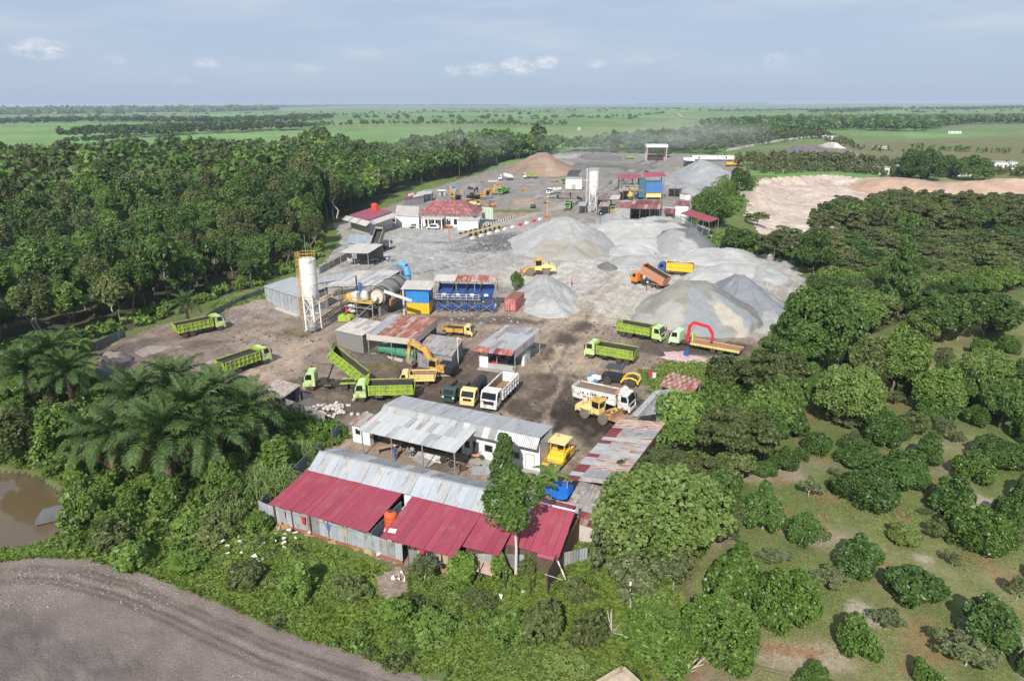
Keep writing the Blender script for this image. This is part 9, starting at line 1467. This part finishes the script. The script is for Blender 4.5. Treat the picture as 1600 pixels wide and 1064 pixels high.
def far_clutter():
    sd = random.Random(44); k = 0
    spots = [(700,300),(722,303),(735,296),(750,290),(668,306),(655,316),(770,285),(780,296),(905,312),(918,318),(940,322),(950,300),(975,318),(985,300),(1048,300),(1056,306),(1070,312),(870,284),(912,284),(1060,266),(1010,270),(1090,262),(1126,250),(852,318),(842,310),(600,352),(612,346),(590,372),(640,345),(700,356),(1046,328),(1030,322),(938,336),(960,336),(900,246),(925,240),(957,243),(820,300),(1200,250),(1228,246),(1340,258)]
    looks = [('pipe_stack', 'stack of grey pipes'), ('pallet_stack', 'stack of raw timber'), ('tyre_stack', 'stack of old black tyres'), ('spare_bin', 'rusty steel bin'), ('tool_container', 'small faded container'), ('scrap_bundle', 'bundle of rusty scrap')]
    for px, py in spots:
        nm, lb = looks[k % 6]; c = W(px, py); where = 'behind the office' if px < 790 and py < 320 else 'by the office forecourt' if px < 790 else 'at the second plant' if py > 280 and px < 1100 else 'at the far end of the yard' if px < 1160 else 'beyond the clay pit'
        t = thing(nm, lb + ' ' + where + ', ' + ['leftmost', 'second', 'third', 'fourth', 'fifth', 'sixth', 'seventh'][sum(1 for q, (a, b) in enumerate(spots) if q % 6 == k % 6 and q < k)] + ' along the yard', 'stack' if 'stack' in nm else 'bin' if 'bin' in nm else 'container' if 'cont' in nm else 'scrap', (c.x, c.y, hz(c.x, c.y)), sd.uniform(0, 3)); k += 1
        if nm == 'pipe_stack':
            for i, (y, z) in enumerate(((-.8, .3), (-.2, .3), (.4, .3), (1, .3), (-.5, .8), (.1, .8), (.7, .8))): MB().cyl((-2.6, y, z), (2.6, y, z), .29, n=8).obj('pipe', STEEL if i % 2 else ZINC, t)
        elif nm == 'pallet_stack':
            for i in range(5): MB().box(-1.4, 1.4, -.9 + .05 * i, .9, i * .34, i * .34 + .28).obj('board_layer', TIMBER, t)
        elif nm == 'tyre_stack':
            for x, y, h in ((-.9, 0, 3), (.5, .3, 4), (.1, -1.0, 2)):
                for i in range(h): MB().lathe([(.35, i * .34), (.62, i * .34 + .03), (.66, i * .34 + .17), (.62, i * .34 + .31), (.35, i * .34 + .33)], 12, (x, y)).obj('tyre', RUBBER, t)
        elif nm == 'spare_bin': MB().hexa([(-1.2, -.8, .2), (1.2, -.8, .2), (1.2, .8, .2), (-1.2, .8, .2), (-1.6, -1.1, 1.8), (1.6, -1.1, 1.8), (1.6, 1.1, 1.8), (-1.6, 1.1, 1.8)]).obj('hopper', sd.choice([RUST, YRAIL, STEEL]), t); [MB().box(x - .1, x + .1, -.8, .8, 0, .25).obj('skid', CHAS, t) for x in (-.9, .9)]
        elif nm == 'tool_container': MB().box(-2.2, 2.2, -1.2, 1.2, .1, 2.4).obj('walls', sd.choice([WALLW, ZINCB, BLUEP, ORANGEP]), t); MB().box(-2.3, 2.3, -1.3, 1.3, 2.4, 2.5).obj('roof', sd.choice([ZINC, RUST]), t); MB().box(-.5, .5, -1.27, -1.202, .1, 2.1).obj('door', DOORD, t)
        else:
            for i in range(7): a = sd.uniform(0, 3.1); x, y = sd.uniform(-1, 1), sd.uniform(-1, 1); MB().beam((x - math.cos(a) * 1.4, y - math.sin(a) * 1.4, .15 + .1 * i), (x + math.cos(a) * 1.4, y + math.sin(a) * 1.4, .2 + .12 * i), .35, .2).obj('scrap_piece', sd.choice([RUST, STEEL, CHAS, YRAIL]), t)
    for px, py, rx, ry, h, cc, lab in ((740,290,26,5,1.8,(.22,.20,.185),'low grey spoil heap behind the parked excavators'),(820,316,24,4,1.4,(.26,.20,.15),'low brown spoil heap by the lone dark car'),(905,305,22,4,1.6,(.20,.165,.14),'low brown spoil heap by the white tank truck'),(1045,285,22,5,2.2,(.24,.235,.23),'grey spoil heap right of the second plant'),(1000,262,26,4,1.6,(.17,.155,.145),'dark spoil heap beside the far road'),(870,256,30,4,1.8,(.30,.27,.25),'pale spoil heap behind the brown soil heap'),(1110,300,16,5,2.0,(.28,.275,.27),'small grey heap below the trailer heap'),(690,470,30,4,.7,(.18,.16,.145),'thin dark spill beside the feed bins'),(250,552,38,9,1.1,(.20,.172,.152),'churned earth mound left of the parked green trucks'),(300,588,40,6,.8,(.19,.162,.142),'low earth mound below the front green truck'),(585,560,30,8,.8,(.14,.118,.10),'dark soil heap under the pale shed'),(180,572,26,9,1.4,(.185,.16,.14),'earth mound at the left end of the yard'),(520,560,34,8,1.0,(.17,.14,.12),'dark soil spread in front of the silo')): heap('spoil_heap', lab, px, py, rx, ry, h, cc, int(px + py), ridge=.35, cat='soil heap')
def dust():
    m = bpy.data.materials.new('dust_air'); m.use_nodes = True; t = m.node_tree; t.nodes.clear(); L = t.links.new
    def N(ty, **k):
        n = t.nodes.new(ty); [setattr(n, a, b) for a, b in k.items()]; return n
    tc_ = N('ShaderNodeTexCoord'); ln = N('ShaderNodeVectorMath', operation='LENGTH'); L(tc_.outputs['Object'], ln.inputs[0]); f = N('ShaderNodeMapRange'); f.inputs['From Min'].default_value = 1; f.inputs['From Max'].default_value = .1; f.inputs['To Max'].default_value = 1; L(ln.outputs['Value'], f.inputs[0])
    nz_ = N('ShaderNodeTexNoise'); nz_.inputs['Scale'].default_value = 2.6; nz_.inputs['Detail'].default_value = 3; L(tc_.outputs['Object'], nz_.inputs['Vector']); r = N('ShaderNodeMapRange'); r.inputs['From Min'].default_value = .38; r.inputs['From Max'].default_value = .7; L(nz_.outputs[0], r.inputs[0])
    a = N('ShaderNodeMath', operation='MULTIPLY'); L(f.outputs[0], a.inputs[0]); L(r.outputs[0], a.inputs[1]); b = N('ShaderNodeMath', operation='MULTIPLY'); L(a.outputs[0], b.inputs[0]); b.inputs[1].default_value = .022
    v = N('ShaderNodeVolumePrincipled'); v.inputs['Color'].default_value = (.82, .82, .80, 1); L(b.outputs[0], v.inputs['Density']); o = N('ShaderNodeOutputMaterial'); L(v.outputs[0], o.inputs['Volume'])
    for i, (px, py, w_, h_, lab) in enumerate(((706, 268, 46, 15, 'pale dust drifting over the wood behind the office'), (1090, 240, 75, 15, 'pale dust drifting over the far end of the yard'), (965, 262, 60, 12, 'thin dust above the second plant'))):
        c = W(px, py); me = bpy.data.meshes.new('dust_cloud'); bm = bmesh.new(); bmesh.ops.create_icosphere(bm, subdivisions=3, radius=1); bm.to_mesh(me); bm.free(); me.materials.append(m); o2 = link('dust_cloud', me, None, (c.x, c.y, 16), (0, 0, .2), (w_, w_ * .7, h_)); tag(o2, lab, 'dust', kind='stuff')
def haze():
    m = bpy.data.materials.new('haze_air'); m.use_nodes = True; t = m.node_tree; t.nodes.clear(); o = t.nodes.new('ShaderNodeOutputMaterial'); v = t.nodes.new('ShaderNodeVolumePrincipled'); v.inputs['Color'].default_value = (.66, .77, .93, 1); v.inputs['Density'].default_value = .00011; v.inputs['Anisotropy'].default_value = .0; t.links.new(v.outputs[0], o.inputs['Volume']); m.cycles.homogeneous_volume = True
    b = MB().box(-17000, 17000, -17000, 17000, -18, 46).obj('haze', m); tag(b, kind='stuff'); b['label'] = 'thin pale haze over the whole landscape'
import os
vehicles()
fb, fdim = front_building()
p = fb.world((fdim[0] + fdim[1]) / 2 + .1, fdim[3] + 2.6); water_tank('water_tank', 'orange-red ribbed water tank between the two crimson roofs', Vector((p.x, p.y, 0)), .62, 1.7, mat('orange_tank', (.62, .10, .03), .45, var=.06), 1.6)
white_building(); right_sheds()
FS = pick((ZINCB, 5), (ZINC, 1), (ZINCD, 1))
fence_run('zinc_fence', 'bluish zinc sheet fence in front of the left crimson roof', [(407, 808), (421, 814), (459, 827), (483, 833), (520, 846), (560, 858), (630, 880)], 1.85, FS, BRICKR, seed=1)
fence_run('zinc_fence', 'bluish zinc sheet fence below the middle and right crimson roofs', [(640, 879), (706, 886), (760, 886), (866, 889), (918, 877)], 1.5, FS, None, seed=2)
fence_run('side_fence', 'dark sheet fence along the left end of the front building', [(406, 806), (440, 770), (480, 729), (503, 708)], 1.6, mat('slate_sheet', (.16, .19, .23)), seed=3)  # darker than the front fence: its shade side put into the sheet colour
asphalt_plant(); rubbish_corner(); heaps(); far_structures(); far_clutter(); plant_sheds(); small_things()
wood_left(); far_woods(); wood_right(); orchard(); left_garden(); front_strip()
haze(); dust()
